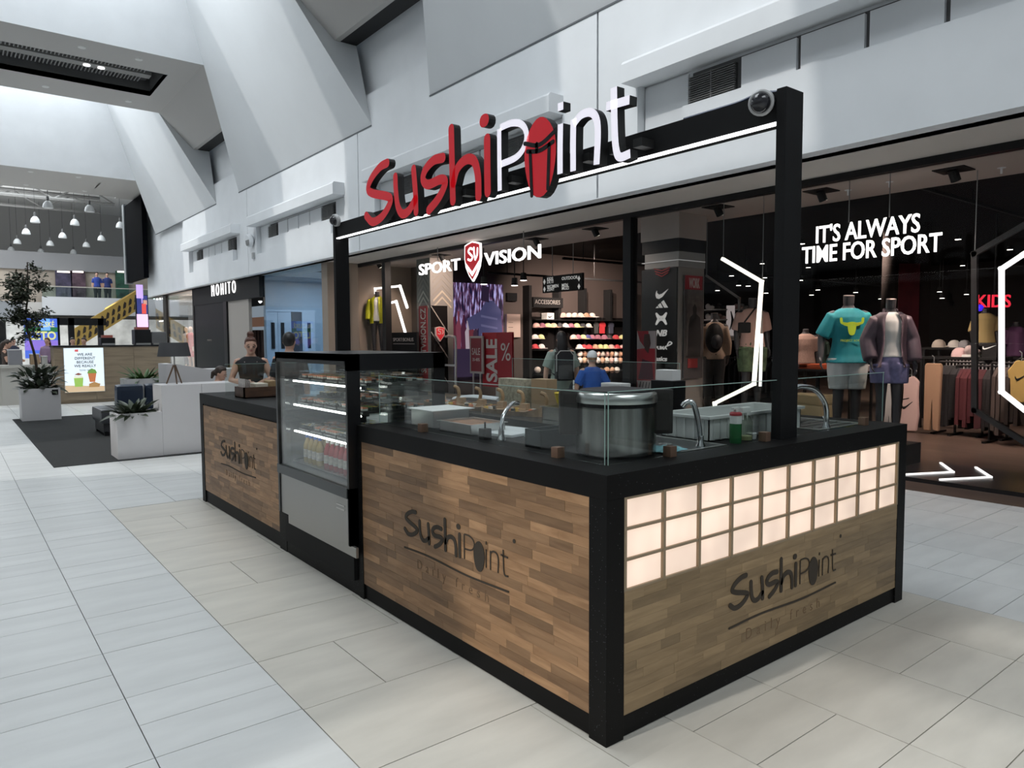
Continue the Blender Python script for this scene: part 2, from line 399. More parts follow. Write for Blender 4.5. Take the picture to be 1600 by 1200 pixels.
# ---- roof wells: sloped panels, beams with black grilles between them
sl = .486
def panel_pt(y, z): return (XW-sl*(z-6.1), y, z)
ZT = 11.0
for k in range(-3, 2):
    dy = 10.96*k
    yn0, yf0 = 11.92+dy, 20.58+dy
    yn1, yf1 = yn0+.36*(ZT-6.1), yf0-.63*(ZT-6.1)
    bm = BM()
    a = [panel_pt(yn0, 6.1), panel_pt(yf0, 6.1), panel_pt(yf1, ZT), panel_pt(yn1, ZT)]
    b = [(XW+.02, yn0, 6.1), (XW+.02, yf0, 6.1), (XW+.02, yf1, ZT), (XW+.02, yn1, ZT)]
    for f in ((a[0], a[1], a[2], a[3]), (a[0], a[3], b[3]), (a[1], b[2], a[2]), (b[3], a[3], a[2], b[2]), (b[0], b[3], b[2], b[1])):
        quad(bm, *f) if len(f) == 4 else bm.faces.new([bm.verts.new(p) for p in f])
    bmesh.ops.remove_doubles(bm, verts=bm.verts[:], dist=1e-4)
    struct('wall_right', bm, mat('panel_white', (.68, .70, .715), .55, var=.025, vscale=.8)).name = 'wall_right'
    struct('panel_foot_shade', bx(XW-.012, XW+.01, yn0, yf0, 6.07, 6.095), mat('joint_dark', (.12, .13, .14), .8)).name = 'panel_foot_shade'  # dark strip painted as the shadow joint under the sloped panel
    # opposite side of the well
    bm = BM(); XL = -9.6
    q = lambda y, z: (XL+sl*(z-6.1), y, z)
    quad(bm, q(yn0, 6.1), q(yf0, 6.1), q(yf1, ZT), q(yn1, ZT)); struct('wall_left', bm, M_white)
    # beam between this well and the next
    zb = 9.0 if k < 1 else 8.0
    ya, yb = yf0-.63*(zb-6.1), yn0+10.96+.36*(zb-6.1)
    ygr0, ygr1 = ya+1.36, yb-1.6
    xr = XW-sl*(zb-6.1)
    bm = BM()
    # soffit round the grille recess
    for (x0, x1, y0, y1) in ((-8.2, xr, ya, ygr0), (-8.2, xr, ygr1, yb), (3.2, xr, ygr0, ygr1), (-8.2, -7.6, ygr0, ygr1)): box(bm, x0, x1, y0, y1, zb, zb+.15)
    # haunch down to the slot by the wall
    zs_ = zb-1.1; xs_ = xr+.92
    if k < 1:
        prism(bm, [(xr, ya-.5, zb+.1), (xr, ya-.5, zb), (xs_, ya-.5, zs_), (xs_+.12, ya-.5, zs_), (xs_+.12, ya-.5, zb+.1)], (0, yb-ya+1, 0))
    else: box(bm, xr, XW, ya-.3, yb+.3, zb, zb+.15)
    # end walls of the two wells, leaning with the beam
    yt0 = yf0-.63*(ZT-6.1); yt1 = yn0+10.96+.36*(ZT-6.1)
    cb = struct('ceiling', bm, M_grey); bm = BM()
    quad(bm, (-9.2, ya, zb), (XW, ya, zb), (XW, yt0, ZT), (-9.2, yt0, ZT))
    quad(bm, (-9.2, yb, zb), (XW, yb, zb), (XW, yt1, ZT), (-9.2, yt1, ZT))
    quad(bm, (-9.2, yt0, ZT), (XW, yt0, ZT), (XW, yt1, ZT), (-9.2, yt1, ZT))
    struct('wall_well', bm, M_white)
    struct('ceiling', bx(-9.3, -2.9, yn1-.4, yf1+.4, ZT+.02, ZT+.1), M_grey)  # added unseen slab that keeps the sun out of the shops below
    if k < 1:
        struct('slot_shade', bx(xs_, XW+.01, ya-.5, yb+.5, zs_+.005, zs_+.06), M_dark)  # black plate painted in for the darkness of the open slot
    if k == 1:
        obj('soffit_board', bx(-8.2, 3.25, ygr0-.02, ygr1+.02, zb, zb+.1), M_grey, cb)
    if k < 1:
        # recess with two rows of grille bars and round lamps
        bm = BM(); 
        for (x0, x1, y0, y1) in ((-7.6, 3.2, ygr0-.02, ygr0), (-7.6, 3.2, ygr1, ygr1+.02), (3.2, 3.22, ygr0, ygr1)): box(bm, x0, x1, y0, y1, zb+.001, zb+.6)
        box(bm, -7.6, 3.2, ygr0, ygr1, zb+.58, zb+.6)
        obj('grille_recess', bm, mat('recess_grey', (.10, .10, .10), .6), cb)
        gw = (ygr1-ygr0)
        bm = BM()
        for r0 in (.22, .62):
            yy = ygr0+gw*r0; w_ = gw*.2
            box(bm, -7.6, 3.0, yy, yy+w_, zb+.3, zb+.32)
        obj('grille_backing', bm, M_dark, cb)
        bm = BM()
        for r0 in (.22, .62):
            yy = ygr0+gw*r0; w_ = gw*.2
            for s in range(int(10.5/.09)): 
                x = -7.58+s*.09; box(bm, x, x+.03, yy, yy+w_, zb+.24, zb+.3)
        obj('grille_bars', bm, mat('grille_metal', (.16, .16, .16), .4), cb, kind='stuff')
        bm = BM()
        box(bm, -7.6, 3.0, ygr0+gw*.45, ygr0+gw*.6, zb+.22, zb+.3); box(bm, -7.6, 3.0, ygr0+gw*.05, ygr0+gw*.2, zb+.26, zb+.3)
        obj('grille_channel', bm, mat('channel_grey', (.22, .22, .21), .5), cb)
    if k in (0, 1):
        for xx in (1.4, 1.75, -1.7, -2.05) if k < 1 else ():
            for r0 in (.14, .52):
                bm = BM(); lathe(bm, [(.02, zb+.19), (.09, zb+.19), (.09, zb+.24), (.02, zb+.24)], (xx, ygr0+gw*r0, 0), 14)
                obj('downlight', bm, mat('lamp_glow', (1, 1, 1), .5, emit=1.2), cb)
        for xx in (2.6, .9, -1.2):
            for yy in (ya+.6, yb-.7):
                bm = BM(); lathe(bm, [(.03, zb-.03), (.09, zb-.015), (.1, zb)], (xx+random.uniform(-.4, .4), yy, 0), 12); obj('detector', bm, mat('offwhite', (.7, .7, .68), .5), cb)
# other side of the mall: plain wall with dark shop fronts below
struct('wall_left', bx(-9.9, -9.6, -16, 48, 3.4, 6.1), M_white)
struct('wall_left', bx(-10.2, -9.9, -16, 48, 0, 3.4), mat('far_shopfronts', (.22, .2, .19), .3, var=.5, vscale=.4))
struct('wall_back', bx(-11, 6.5, -16.3, -16, 0, 9), mat('far_mall', (.4, .4, .4), .6, var=.3, vscale=.3))
# ================================================================== the sushi kiosk
KW, KL = 2.61, 5.73
def speckle():
    M = mat('black_stone', (.007, .0068, .0066), .5, spec=.12); nt = M.node_tree; b = nt.nodes['Principled BSDF']
    v = nt.nodes.new('ShaderNodeTexVoronoi'); v.inputs['Scale'].default_value = 95; tc = nt.nodes.new('ShaderNodeTexCoord'); nt.links.new(tc.outputs['Object'], v.inputs['Vector'])
    lt = nt.nodes.new('ShaderNodeMath'); lt.operation = 'LESS_THAN'; lt.inputs[1].default_value = .13; nt.links.new(v.outputs['Distance'], lt.inputs[0])
    wn = nt.nodes.new('ShaderNodeMath'); wn.operation = 'GREATER_THAN'; wn.inputs[1].default_value = .86; sp = nt.nodes.new('ShaderNodeSeparateColor'); nt.links.new(v.outputs['Color'], sp.inputs[0]); nt.links.new(sp.outputs[0], wn.inputs[0])
    mu = nt.nodes.new('ShaderNodeMath'); mu.operation = 'MULTIPLY'; nt.links.new(lt.outputs[0], mu.inputs[0]); nt.links.new(wn.outputs[0], mu.inputs[1])
    mx = nt.nodes.new('ShaderNodeMix'); mx.data_type = 'RGBA'; mx.inputs[6].default_value = (.0075, .0072, .0072, 1); mx.inputs[7].default_value = (.14, .15, .17, 1)
    nt.links.new(mu.outputs[0], mx.inputs[0]); nt.links.new(mx.outputs[2], b.inputs['Base Color']); return M
M_stone = speckle()
M_stave = wood('oak_staves', (.39, .225, .115), (.27, .145, .068), 3, (5, 1.3, 11), .5, .40)
M_stave2 = wood('oak_staves_end', (.34, .235, .128), (.245, .165, .086), 3, (1.3, 6, 11), .5, .24)
M_engr = mat('burnt_lettering', (.05, .038, .027), .8)
M_faint = mat('faint_lettering', (.20, .125, .072), .8)
um = BM(); box(um, 0, 1, 0, 1, 0, 1); UNIT = bpy.data.meshes.new('stave'); bmesh.ops.recalc_face_normals(um, faces=um.faces[:]); um.to_mesh(UNIT); um.free()
UN = {}
def unit(name, material, x0, x1, y0, y1, z0, z1, parent):
    key = material.name
    if key not in UN: UN[key] = UNIT.copy(); UN[key].materials.append(material)
    o = bpy.data.objects.new(name, UN[key]); COL.objects.link(o); o.parent = parent; of = OFF.get(parent) or Vector()
    o.location = Vector((min(x0, x1), min(y0, y1), min(z0, z1)))-of; o.scale = (abs(x1-x0), abs(y1-y0), abs(z1-z0)); return o
def staves(parent, axis, face, a0, a1, z0, z1, rows, mtl, seed):
    """parquet of oak staves; axis 'x': the panel runs along x and faces -y; 'y': runs along y and faces -x"""
    rnd = random.Random(seed); h = (z1-z0)/rows; gp = .0003
    for r in range(rows):
        a = a0; first = True
        while a < a1-.001:
            L = rnd.uniform(.11, .42)*(rnd.uniform(.3, 1) if first else 1); first = False
            b = a+L
            if a1-b < .12: b = a1
            d = face+rnd.uniform(0, .0012)
            if axis == 'y': unit('stave', mtl, d, face+.014, a+gp, b-gp, z0+r*h+gp, z0+(r+1)*h-gp, parent)
            else: unit('stave', mtl, a+gp, b-gp, d, face+.014, z0+r*h+gp, z0+(r+1)*h-gp, parent)
            a = b
# pen strokes of the word mark, surveyed from the big sign (crop of the photograph, 10/3 px per px)
def cp(x, y): 
    q = P(0, 1.25, 560+x*.3, 130+y*.3); return (-q.y, q.z)
WORD = [
 ('S', [[(150, 415), (112, 437), (68, 495), (50, 550), (75, 574), (145, 588), (168, 606), (150, 655), (115, 702), (72, 722), (40, 690)]], 1),
 ('u', [[(192, 488), (195, 560), (205, 640), (228, 680), (262, 664), (296, 606)], [(287, 448), (296, 560), (300, 668)]], 1),
 ('s', [[(440, 388), (392, 402), (350, 448), (336, 500), (362, 528), (425, 502), (452, 512), (438, 560), (408, 612), (366, 662)]], 1),
 ('h', [[(483, 238), (487, 400), (492, 612)], [(494, 520), (515, 445), (560, 398), (602, 406), (622, 480), (625, 588)]], 1),
 ('i', [[(670, 290), (671, 430), (673, 566)]], 1), ('idot', [[(650, 196), (660, 192)]], 1.2),
 ('P', [[(733, 238), (734, 400), (736, 560)], [(737, 232), (800, 207), (852, 216), (876, 268), (860, 338), (818, 388), (742, 422)]], .62),
 ('i2', [[(1052, 212), (1050, 340), (1050, 472)]], .66), ('idot2', [[(1053, 100), (1053, 142)]], .66),
 ('n', [[(1120, 186), (1118, 320), (1118, 458)], [(1121, 212), (1160, 166), (1208, 152), (1238, 182), (1247, 260), (1240, 424)]], .66),
 ('t', [[(1330, 22), (1333, 200), (1340, 330), (1360, 384), (1416, 366)], [(1290, 122), (1350, 104), (1412, 86)]], .66)]
WUV = []
for nme, st, wt in WORD: WUV.append((nme, [[cp(*q) for q in s] for s in st], wt))
W0 = min(q[0] for _, st, _ in WUV for s in st for q in s); W1 = max(q[0] for _, st, _ in WUV for s in st for q in s); WB = cp(490, 612)[1]
LANT = cp(945, 390)
def word(parent, to3, off, scale, u0, v0, bold, m_word, mats2=None, sep=True, sub=False):
    """builds the word mark: to3(u, v) places the local drawing"""
    f = lambda q: (u0+(q[0]-W0)*scale, v0+(q[1]-WB)*scale)
    out = []
    for nme, st, wt in WUV:
        bm = BM(); 
        for s in st: stroke_solid(bm, [f(q) for q in s], bold*(wt if mats2 or wt >= 1 else wt*.5)*scale, to3, off, rnd=(wt >= 1))
        red = wt >= 1
        out.append(obj('letter', bm, mats2[0 if red else 1] if mats2 else m_word, parent))
    # lantern in place of the o, with the small gate drawn on it
    cu, cv = f(LANT); s = scale
    bm = BM(); pts = []
    for k in range(28):
        a = 2*PI*k/28; rx, rz = .165, .275
        q = (cu+rx*s*math.cos(a)*(1+.05*math.sin(3*a)), cv+rz*s*math.sin(a)*(.96 if math.sin(a) < 0 else 1)); pts.append(q)
    if mats2:
        poly_solid(bm, pts, to3, off); lo = obj('lantern', bm, mats2[0], parent)
    else:
        poly_solid(bm, [(cu+(x-cu)*1.0, cv+(y-cv)*1.0) for x, y in pts], to3, off); lo = obj('lantern', bm, m_word, parent)
    bm = BM(); o2 = Vector(off).normalized()*-.004; T = lambda u, v: to3(u, v)+o2
    w = .03*s
    for line in ([(-.16, .13), (0, .09), (.17, .15)], [(-.13, .07), (0, .05), (.14, .08)], [(-.1, .06), (-.085, -.24)], [(.1, .07), (.085, -.22)], [(-.03, .1), (-.03, .05)]):
        stroke_solid(bm, [(cu+a*s, cv+b*s) for a, b in line], w, T, Vector(off).normalized()*.003)
    obj('gate_emblem', bm, M_black if mats2 else M_stave, parent)
    return f

# ---- counters
def counter(name, label, loc): return thing(name, label, 'counter', loc, 'wood clad counters of the sushi kiosk')
ca = counter('counter', 'long oak stave counter between drinks chiller and black corner post', (1.0, 1.0, 0))
obj('post', bx(0, .1, 0, .1, 0, 1.0, bev=.002), M_stone, ca)
obj('plinth', bx(.012, .05, .1, 2.13, 0.004, .1), M_stone, ca)
obj('backing', bx(.016, .04, .1, 2.16, .1, 1.0), M_dark, ca)
staves(ca, 'y', 0.002, .1, 2.12, .1, 1.0, 21, M_stave, 3)
obj('end_board', bx(.0, .05, 2.12, 2.175, .0, 1.0), M_stone, ca)
obj('inner_board', bx(.66, .68, .7, 2.1, 0, 1.0), M_blackmatt, ca)
# engraved word on the long counter
def eng(parent, to3, off, a, b, vbase, bold, under):
    sc = (b-a)/(W1-W0); f = word(parent, to3, off, sc, a, vbase, bold, M_engr)
    bm = BM(); d = .24*sc*1.0
    stroke_solid(bm, [(a-.02*sc, vbase-.30*sc), (a+.9*sc, vbase-.27*sc), (a+2.2*sc, vbase-.31*sc), (b, vbase-.27*sc)], .035*sc, to3, off)
    obj('underline', bm, M_engr, parent)
    bm = BM(); ring = [(b+.16*sc+.035*sc*math.cos(t*PI/6), vbase+.62*sc+.035*sc*math.sin(t*PI/6)) for t in range(12)]; poly_solid(bm, ring, to3, off); obj('mark', bm, M_engr, parent)
    o = to3(a+.45*sc, vbase-.62*sc)+Vector(off).normalized()*-.0005
    ux = to3(1, 0)-to3(0, 0)
    text('tagline', 'Daily fresh', M_faint, o, ux, (0, 0, 1), .2*sc, parent, ext=.001, space=1.9, bold=-.012)
q0 = P(0, 0, 632, 800); q1 = P(0, 0, 794, 885); qb = P(0, 0, 708, 864)
eng(ca, lambda u, v: Vector((.0015, -u, v)), (-.0025, 0, 0), -q0.y, -q1.y, qb.z, .085, 1)
cb_ = counter('counter', 'short oak stave counter at far end behind the chiller', (1.0, 4.6, 0))
obj('post', bx(0, .1, 5.63, 5.73, 0, 1.0, bev=.002), M_stone, cb_)
obj('plinth', bx(.012, .05, 3.44, 5.63, 0.004, .12), M_stone, cb_)
obj('backing', bx(.016, .04, 3.44, 5.63, .12, 1.0), M_dark, cb_)
staves(cb_, 'y', .002, 3.57, 5.62, .125, .985, 20, M_stave, 11)
obj('end_board', bx(0, .05, 3.42, 3.565, 0, 1.0), M_stone, cb_)
obj('inner_board', bx(.66, .68, 3.5, 5.6, 0, 1.0), M_blackmatt, cb_)
q0 = P(0, 0, 345, 700); q1 = P(0, 0, 399, 730); qb = P(0, 0, 371, 721)
eng(cb_, lambda u, v: Vector((.0015, -u, v)), (-.0025, 0, 0), -q0.y, -q1.y, qb.z, .085, 1)
cc = counter('counter', 'end counter with glowing paper-lantern grid over oak staves', (1.3, .5, 0))
obj('post', bx(2.51, 2.61, 0, .1, 0, 1.0, bev=.002), M_stone, cc)
obj('plinth', bx(.1, 2.51, .012, .05, 0.004, .096), M_stone, cc)
obj('backing', bx(.1, 2.51, .02, .05, .096, .615), M_dark, cc)
staves(cc, 'x', .002, .104, 2.51, .098, .612, 12, M_stave2, 5)
obj('side_board', bx(2.56, 2.61, .1, 5.73, 0, 1.0), M_blackmatt, cc)
obj('inner_board', bx(.7, 2.5, .66, .68, 0, 1.0), M_blackmatt, cc)
def pane_mat():
    M = mat('lit_paper', (.9, .8, .7), .6); nt = M.node_tree; b = nt.nodes['Principled BSDF']
    tc = nt.nodes.new('ShaderNodeTexCoord'); n = nt.nodes.new('ShaderNodeTexNoise'); n.inputs['Scale'].default_value = 3.2; geo = nt.nodes.new('ShaderNodeNewGeometry'); nt.links.new(geo.outputs['Position'], n.inputs['Vector'])
    mr = nt.nodes.new('ShaderNodeMapRange'); mr.inputs[1].default_value = .3; mr.inputs[2].default_value = .7; mr.inputs[3].default_value = .58; mr.inputs[4].default_value = .92
    nt.links.new(n.outputs['Fac'], mr.inputs[0]); nt.links.new(mr.outputs[0], b.inputs['Emission Strength']); b.inputs['Emission Color'].default_value = (1.0, .76, .60, 1); b.inputs['Base Color'].default_value = (.35, .32, .3, 1); return M
M_pane = pane_mat(); M_slat = mat('shoji_slat', (.33, .25, .16), .5)
gx = [.108+i*(2.502-.108)/10 for i in range(11)]; gz = [.615+i*(.995-.615)/3 for i in range(4)]
for i in range(10):
    for j in range(3): unit('pane', M_pane, gx[i]+.006, gx[i+1]-.006, .014, .022, gz[j]+.005, gz[j+1]-.005, cc)
for x in gx: unit('grid_bar', M_slat, x-.008, x+.008, .0, .02, .615, 1.0, cc)
for z in gz: unit('grid_bar', M_slat, .1, 2.51, .003, .02, z-.006, z+.006, cc)
q0 = P(1, 0, 1141, 952); q1 = P(1, 0, 1306, 885); qb = P(1, 0, 1222, 922)
eng(cc, lambda u, v: Vector((u, .0015, v)), (0, -.0025, 0), q0.x, q1.x, qb.z, .085, 1)
# ---- one continuous worktop
wt = thing('worktop', 'speckled black stone worktop running round the sushi kiosk', 'worktop', (1.3, .3, 1.0))
bm = BM(); box(bm, 0, .72, .0, 2.175, 1.0, 1.1); box(bm, .72, KW, .0, .72, 1.0, 1.1); obj('slab', bm, M_stone, wt)
obj('slab', bx(0, .72, 3.42, KL, 1.0, 1.1), M_stone, wt)
# ---- back bar: lower dark cabinets towards the shop
bb = thing('back_counter', 'dark back counter with thin oak edge facing the sport shop', 'counter', (2.2, 3, 0))
obj('cabinet', bx(1.98, 2.545, .73, 5.45, 0, .93), M_blackmatt, bb)
obj('top_board', bx(1.95, 2.55, .73, 5.45, .93, .965), mat('dark_top', (.03, .03, .03), .25), bb)
obj('oak_edge', bx(2.525, 2.55, .73, 5.45, .965, 1.0), wood('oak_trim', (.30, .2, .12), (.2, .13, .08), 8, (1, 1, 1)), bb)
# ---- gantry with the big sign
ga = thing('sign_gantry', 'tall black gantry with lit edge spanning the kiosk', 'frame', (1.48, 3, 1.1))
obj('post', bx(1.40, 1.56, .115, .17, 1.1, 2.905, bev=.003), M_blackmatt, ga)
obj('post', bx(1.40, 1.56, 5.50, 5.555, .0, 2.905, bev=.003), M_blackmatt, ga)
obj('beam', bx(1.42, 1.54, .17, 5.50, 2.745, 2.90), M_blackmatt, ga)
obj('led_strip', bx(1.415, 1.45, .17, 5.50, 2.734, 2.745), mat('led_white', (1, 1, 1), .5, emit=2.2), ga)
sg = thing('shop_sign', 'raised red and white word sign standing on the gantry beam', 'sign', (1.3, 2.7, 2.8))
M_sred = mat('sign_red', (.55, .012, .02), .45, emit=.22, ecol=(.75, .015, .03)); M_swhite = mat('sign_white', (.9, .88, .95), .5, emit=.5, ecol=(.95, .9, 1)); M_sside = mat('sign_side', (.012, .012, .012), .5)
word(sg, lambda u, v: Vector((1.25, -u, v)), (.065, 0, 0), 1.0, W0, WB, .08, None, [[M_sred, M_sside], [M_swhite, M_sside]])
for a, b in ((cp(690, 215), cp(697, 285)), (cp(1083, 150), cp(1087, 205))):
    bm = BM(); tube(bm, [(1.36, -a[0], a[1]), (1.37, -(a[0]+b[0])/2-.01, (a[1]+b[1])/2), (1.36, -b[0], b[1])], .008, 6); obj('cable', bm, M_sside, sg)
bm = BM()
for yy in (4.3, 3.9, 3.4, 2.9, 2.5, 2.3, 1.9, 1.5, 1.25, 1.05): box(bm, 1.31, 1.425, yy-.05, yy+.02, 2.78, 2.83)
obj('bracket', bm, M_sside, sg, kind='stuff')
# ---- dome cameras at both ends of the beam
def dome(loc, out, label):
    t = thing('security_camera', label, 'camera', loc); n = Vector(out).normalized(); M3 = n.to_track_quat('Z', 'Y').to_matrix()
    bm = BM(); lathe(bm, [(.055, 0), (.066, .01), (.066, .042), (.058, .05)], seg=20); bmesh.ops.transform(bm, matrix=Matrix.Translation(loc) @ M3.to_4x4(), verts=bm.verts[:]); obj('housing', bm, mat('camera_shell', (.5, .5, .5), .4), t, smooth=.6)
    bm = BM(); ball(bm, Vector(loc)+n*.046, .052, 14); obj('dome', bm, mat('camera_dome', (.03, .03, .035), .06), t, smooth=True)
    return t
dome((1.415, .26, 2.86), (-.9, -.35, -.25), 'grey dome camera beside the near gantry post')
dome((1.41, 5.44, 2.93), (-1, -.1, -.25), 'grey dome camera above the far gantry post')
bm = BM(); tube(bm, spline([(1.45, .20, 2.907), (1.45, .3, 2.925), (1.45, .42, 2.912), (1.45, .55, 2.91), (1.45, .8, 2.91)], 5), .009, 6); tag(obj('cable', bm, mat('blue_cable', (.03, .05, .12), .4)), 'dark blue cable lying on top of the gantry beam', 'cable')
# ---- glass screens on the worktop
G_clear = glass('clear_glass', (.93, .955, .945)); M_clamp = mat('bronze_clamp', (.32, .2, .14), .35, .6); M_gedge = mat('glass_edge', (.35, .5, .45), .2)
def screen(label, panes, clamps):
    t = thing('glass_screen', label, 'glass screen', (panes[0][0], panes[0][2], 1.1), 'glass screens on the kiosk worktop')
    for (x0, x1, y0, y1, z0, z1) in panes:
        o = obj('pane', bx(x0, x1, y0, y1, z0, z1), G_clear, t)
        bm = BM(); box(bm, x0, x1, y0, y1, z1, z1+.003)
        for (a, b) in ((x0, y0), (x1, y1)): box(bm, a-.0015, a+.0015, b-.0015, b+.0015, z0, z1)
        obj('edge', bm, M_gedge, o)
    for (x, y) in clamps: obj('clamp', bx(x-.022, x+.022, y-.022, y+.022, 1.1, 1.148, bev=.002), M_clamp, t)
    return t
screen('low glass screen along the long counter of the kiosk', [(.142, .149, .152, 2.15, 1.105, 1.405)], [(.146, .45), (.146, 1.62)])
screen('low glass screen along the lantern-lit end counter', [(.15, 2.60, .14, .147, 1.105, 1.41)], [(.55, .143), (1.30, .143), (2.35, .143)])
# ================================================================== people and dummies
M_skin = mat('skin', (.56, .33, .24), .55, var=.05, vscale=12); M_dummy = mat('dummy_grey', (.045, .042, .045), .38); M_hairb = mat('hair_brown', (.035, .02, .013), .5, var=.3, vscale=50); M_hairk = mat('hair_black', (.012, .01, .01), .45)
M_hairr = mat('hair_auburn', (.09, .03, .017), .5, var=.3, vscale=50)
TORSO = [(.84, 0, 0, .15, .105), (.93, 0, .005, .168, .118), (1.02, 0, 0, .148, .104), (1.12, 0, 0, .136, .098), (1.25, 0, -.004, .155, .108), (1.35, 0, .002, .172, .104), (1.41, 0, .008, .14, .082), (1.45, 0, .012, .075, .062), (1.48, 0, .014, .056, .056)]
ARM0 = {1: [(.215, .025, 1.12), (.222, -.02, .875)], -1: [(-.215, .025, 1.12), (-.222, -.02, .875)]}
LEG0 = {1: [(.09, -.008, .48), (.095, .025, .085)], -1: [(-.09, -.008, .48), (-.095, .025, .085)]}
def SHO(s): return Vector((.168*s, .012, 1.385))
def hand(bm, w, d, s, palm=None):
    """palm, four unequal fingers bent at the knuckles and a thumb from the side of the palm"""
    w = Vector(w); d = Vector(d).normalized(); u = Vector(palm) if palm else Vector((0, -1, 0)); u = (u-d*u.dot(d)).normalized(); v = d.cross(u)
    Mx = Matrix((v, u, d)).transposed(); ball(bm, w+d*.045, (.036, .017, .052), 8, Mx)
    for i, L in enumerate((.062, .074, .07, .055)):
        b = w+d*.078+v*((i-1.5)*.0175); c = b+d*L*.5+u*.006; e = c+d*L*.42+u*.022
        tube(bm, [b-d*.02, b, c, e], [.0095, .0095, .009, .0075], 6)
    b = w+d*.025+v*(-.034*s); tube(bm, [b+v*.012*s, b, b+d*.03-v*.012*s+u*.01, b+d*.055-v*.012*s+u*.02], [.012, .0115, .0105, .008], 6)
def figure(root, H=1.7, skin=None, arms=None, legs=None, head=True, face=True, turn=0, nod=0, hair=None, hairm=None, clothes=(), vox=.012, lean=None, upper=False, neckcap=False, wide=1.0, hands=True, palms=None):
    skin = skin or M_skin; A = dict(ARM0); A.update(arms or {}); LG = dict(LEG0); LG.update(legs or {}); k = H/1.7
    LM = Matrix.Identity(4)
    if lean: LM = Matrix.Translation((0, 0, .9)) @ Matrix.Rotation(lean, 4, 'X') @ Matrix.Translation((0, 0, -.9))
    def up(p): return LM @ Vector(p)
    def fin(bm, z=None):
        for v in bm.verts:
            p = v.co
            if lean and p.z > .9: v.co = up(p)
        bmesh.ops.scale(bm, vec=(k*wide, k*wide, k), verts=bm.verts[:])
    def limbs(bm, rs, until=1.0, which='arm', sl=(.052, .043, .03)):
        for s in (1, -1):
            a = SHO(s) if which == 'arm' else Vector((.088*s, .0, .9)); b, c = [Vector(q) for q in (A if which == 'arm' else LG)[s]]
            if which == 'arm' and rs > .001: a = a+Vector((-.012*s, 0, -.022-rs*.5))
            if which == 'arm': pts = [a+Vector((-.05*s, 0, .0)) if rs > .001 else a+Vector((-.03*s, 0, .005)), a, a.lerp(b, .5), b, b.lerp(c, .4), c]; r = [sl[0]*(.75 if rs > .001 else .9), sl[0], sl[0]*.92, sl[1], sl[1]*.95, sl[2]]
            else: pts = [a, a.lerp(b, .35), a.lerp(b, .75), b, b.lerp(c, .3), b.lerp(c, .7), c]; r = [sl[0], sl[0]*.94, sl[0]*.74, sl[1], sl[1]*1.0, sl[1]*.78, sl[2]]
            # cut the sleeve or trouser leg at a share of its length
            if until < 1:
                tot = sum((pts[i+1]-pts[i]).length for i in range(len(pts)-1)); goal = tot*until; q = [pts[0]]; qr = [r[0]]; acc = 0
                for i in range(len(pts)-1):
                    L = (pts[i+1]-pts[i]).length
                    if acc+L >= goal: f = (goal-acc)/L; q.append(pts[i].lerp(pts[i+1], f)); qr.append(r[i]+(r[i+1]-r[i])*f); break
                    acc += L; q.append(pts[i+1]); qr.append(r[i+1])
                pts, r = q, qr
            tube(bm, pts, [x+rs for x in r], 10)
    bm = BM(); loft(bm, TORSO); limbs(bm, 0)
    if hands:
        for s in (1, -1):
            e, w = Vector(A[s][0]), Vector(A[s][1]); hand(bm, w-(w-e).normalized()*.01, w-e, s, (palms or {}).get(s, (-s*.8, -.5, 0)))
    if not upper:
        limbs(bm, 0, which='leg', sl=(.088, .057, .039))
        for s in (1, -1):
            an = Vector(LG[s][1]); ball(bm, an+Vector((0, -.075, -.05)), (.04, .125, .036), 8); ball(bm, an+Vector((0, .0, -.03)), (.037, .045, .05), 8)
    tube(bm, [(0, .014, 1.42), (0, .006, 1.49), (0, .0, 1.54)], [.06, .052, .055], 10)
    HM = Matrix.Translation((0, .0, 1.5)) @ Matrix.Rotation(turn, 4, 'Z') @ Matrix.Rotation(nod, 4, 'X')
    hp = lambda x, y, z: HM @ Vector((x, y, z))
    if head:
        ball(bm, hp(0, -.005, .105), (.074, .092, .108), 12, HM.to_3x3()); ball(bm, hp(0, -.025, .035), (.056, .062, .056), 8, HM.to_3x3())
        ball(bm, hp(0, -.10, .078), (.012, .02, .022), 6, HM.to_3x3()); ball(bm, hp(0, -.088, .012), (.022, .016, .016), 6)
        for s in (1, -1): ball(bm, hp(.075*s, .01, .09), (.011, .02, .03), 6, HM.to_3x3())
    fin(bm); body = obj('body', remesh(bm, vox*k, 3), skin, root)
    if neckcap:
        bm = BM(); tube(bm, [(0, .004, 1.5), (0, -.004, 1.585)], [.056, .058], 16); fin(bm); obj('neck', bm, skin, root)
        bm = BM(); tube(bm, [(0, -.004, 1.585), (0, -.005, 1.592)], [.057, .057], 16); fin(bm); obj('neck_cap', bm, mat('neck_cap', (.3, .24, .22), .4), root)
    if head and face:
        for s in (1, -1):
            bm = BM(); ball(bm, hp(.03*s, -.089, .1), (.012, .007, .007), 6); fin(bm); obj('eye', bm, mat('eye_dark', (.03, .022, .02), .3), body)
        bm = BM(); ball(bm, hp(0, -.094, .043), (.022, .007, .007), 6); fin(bm); obj('mouth', bm, mat('lip', (.42, .14, .13), .5), body)
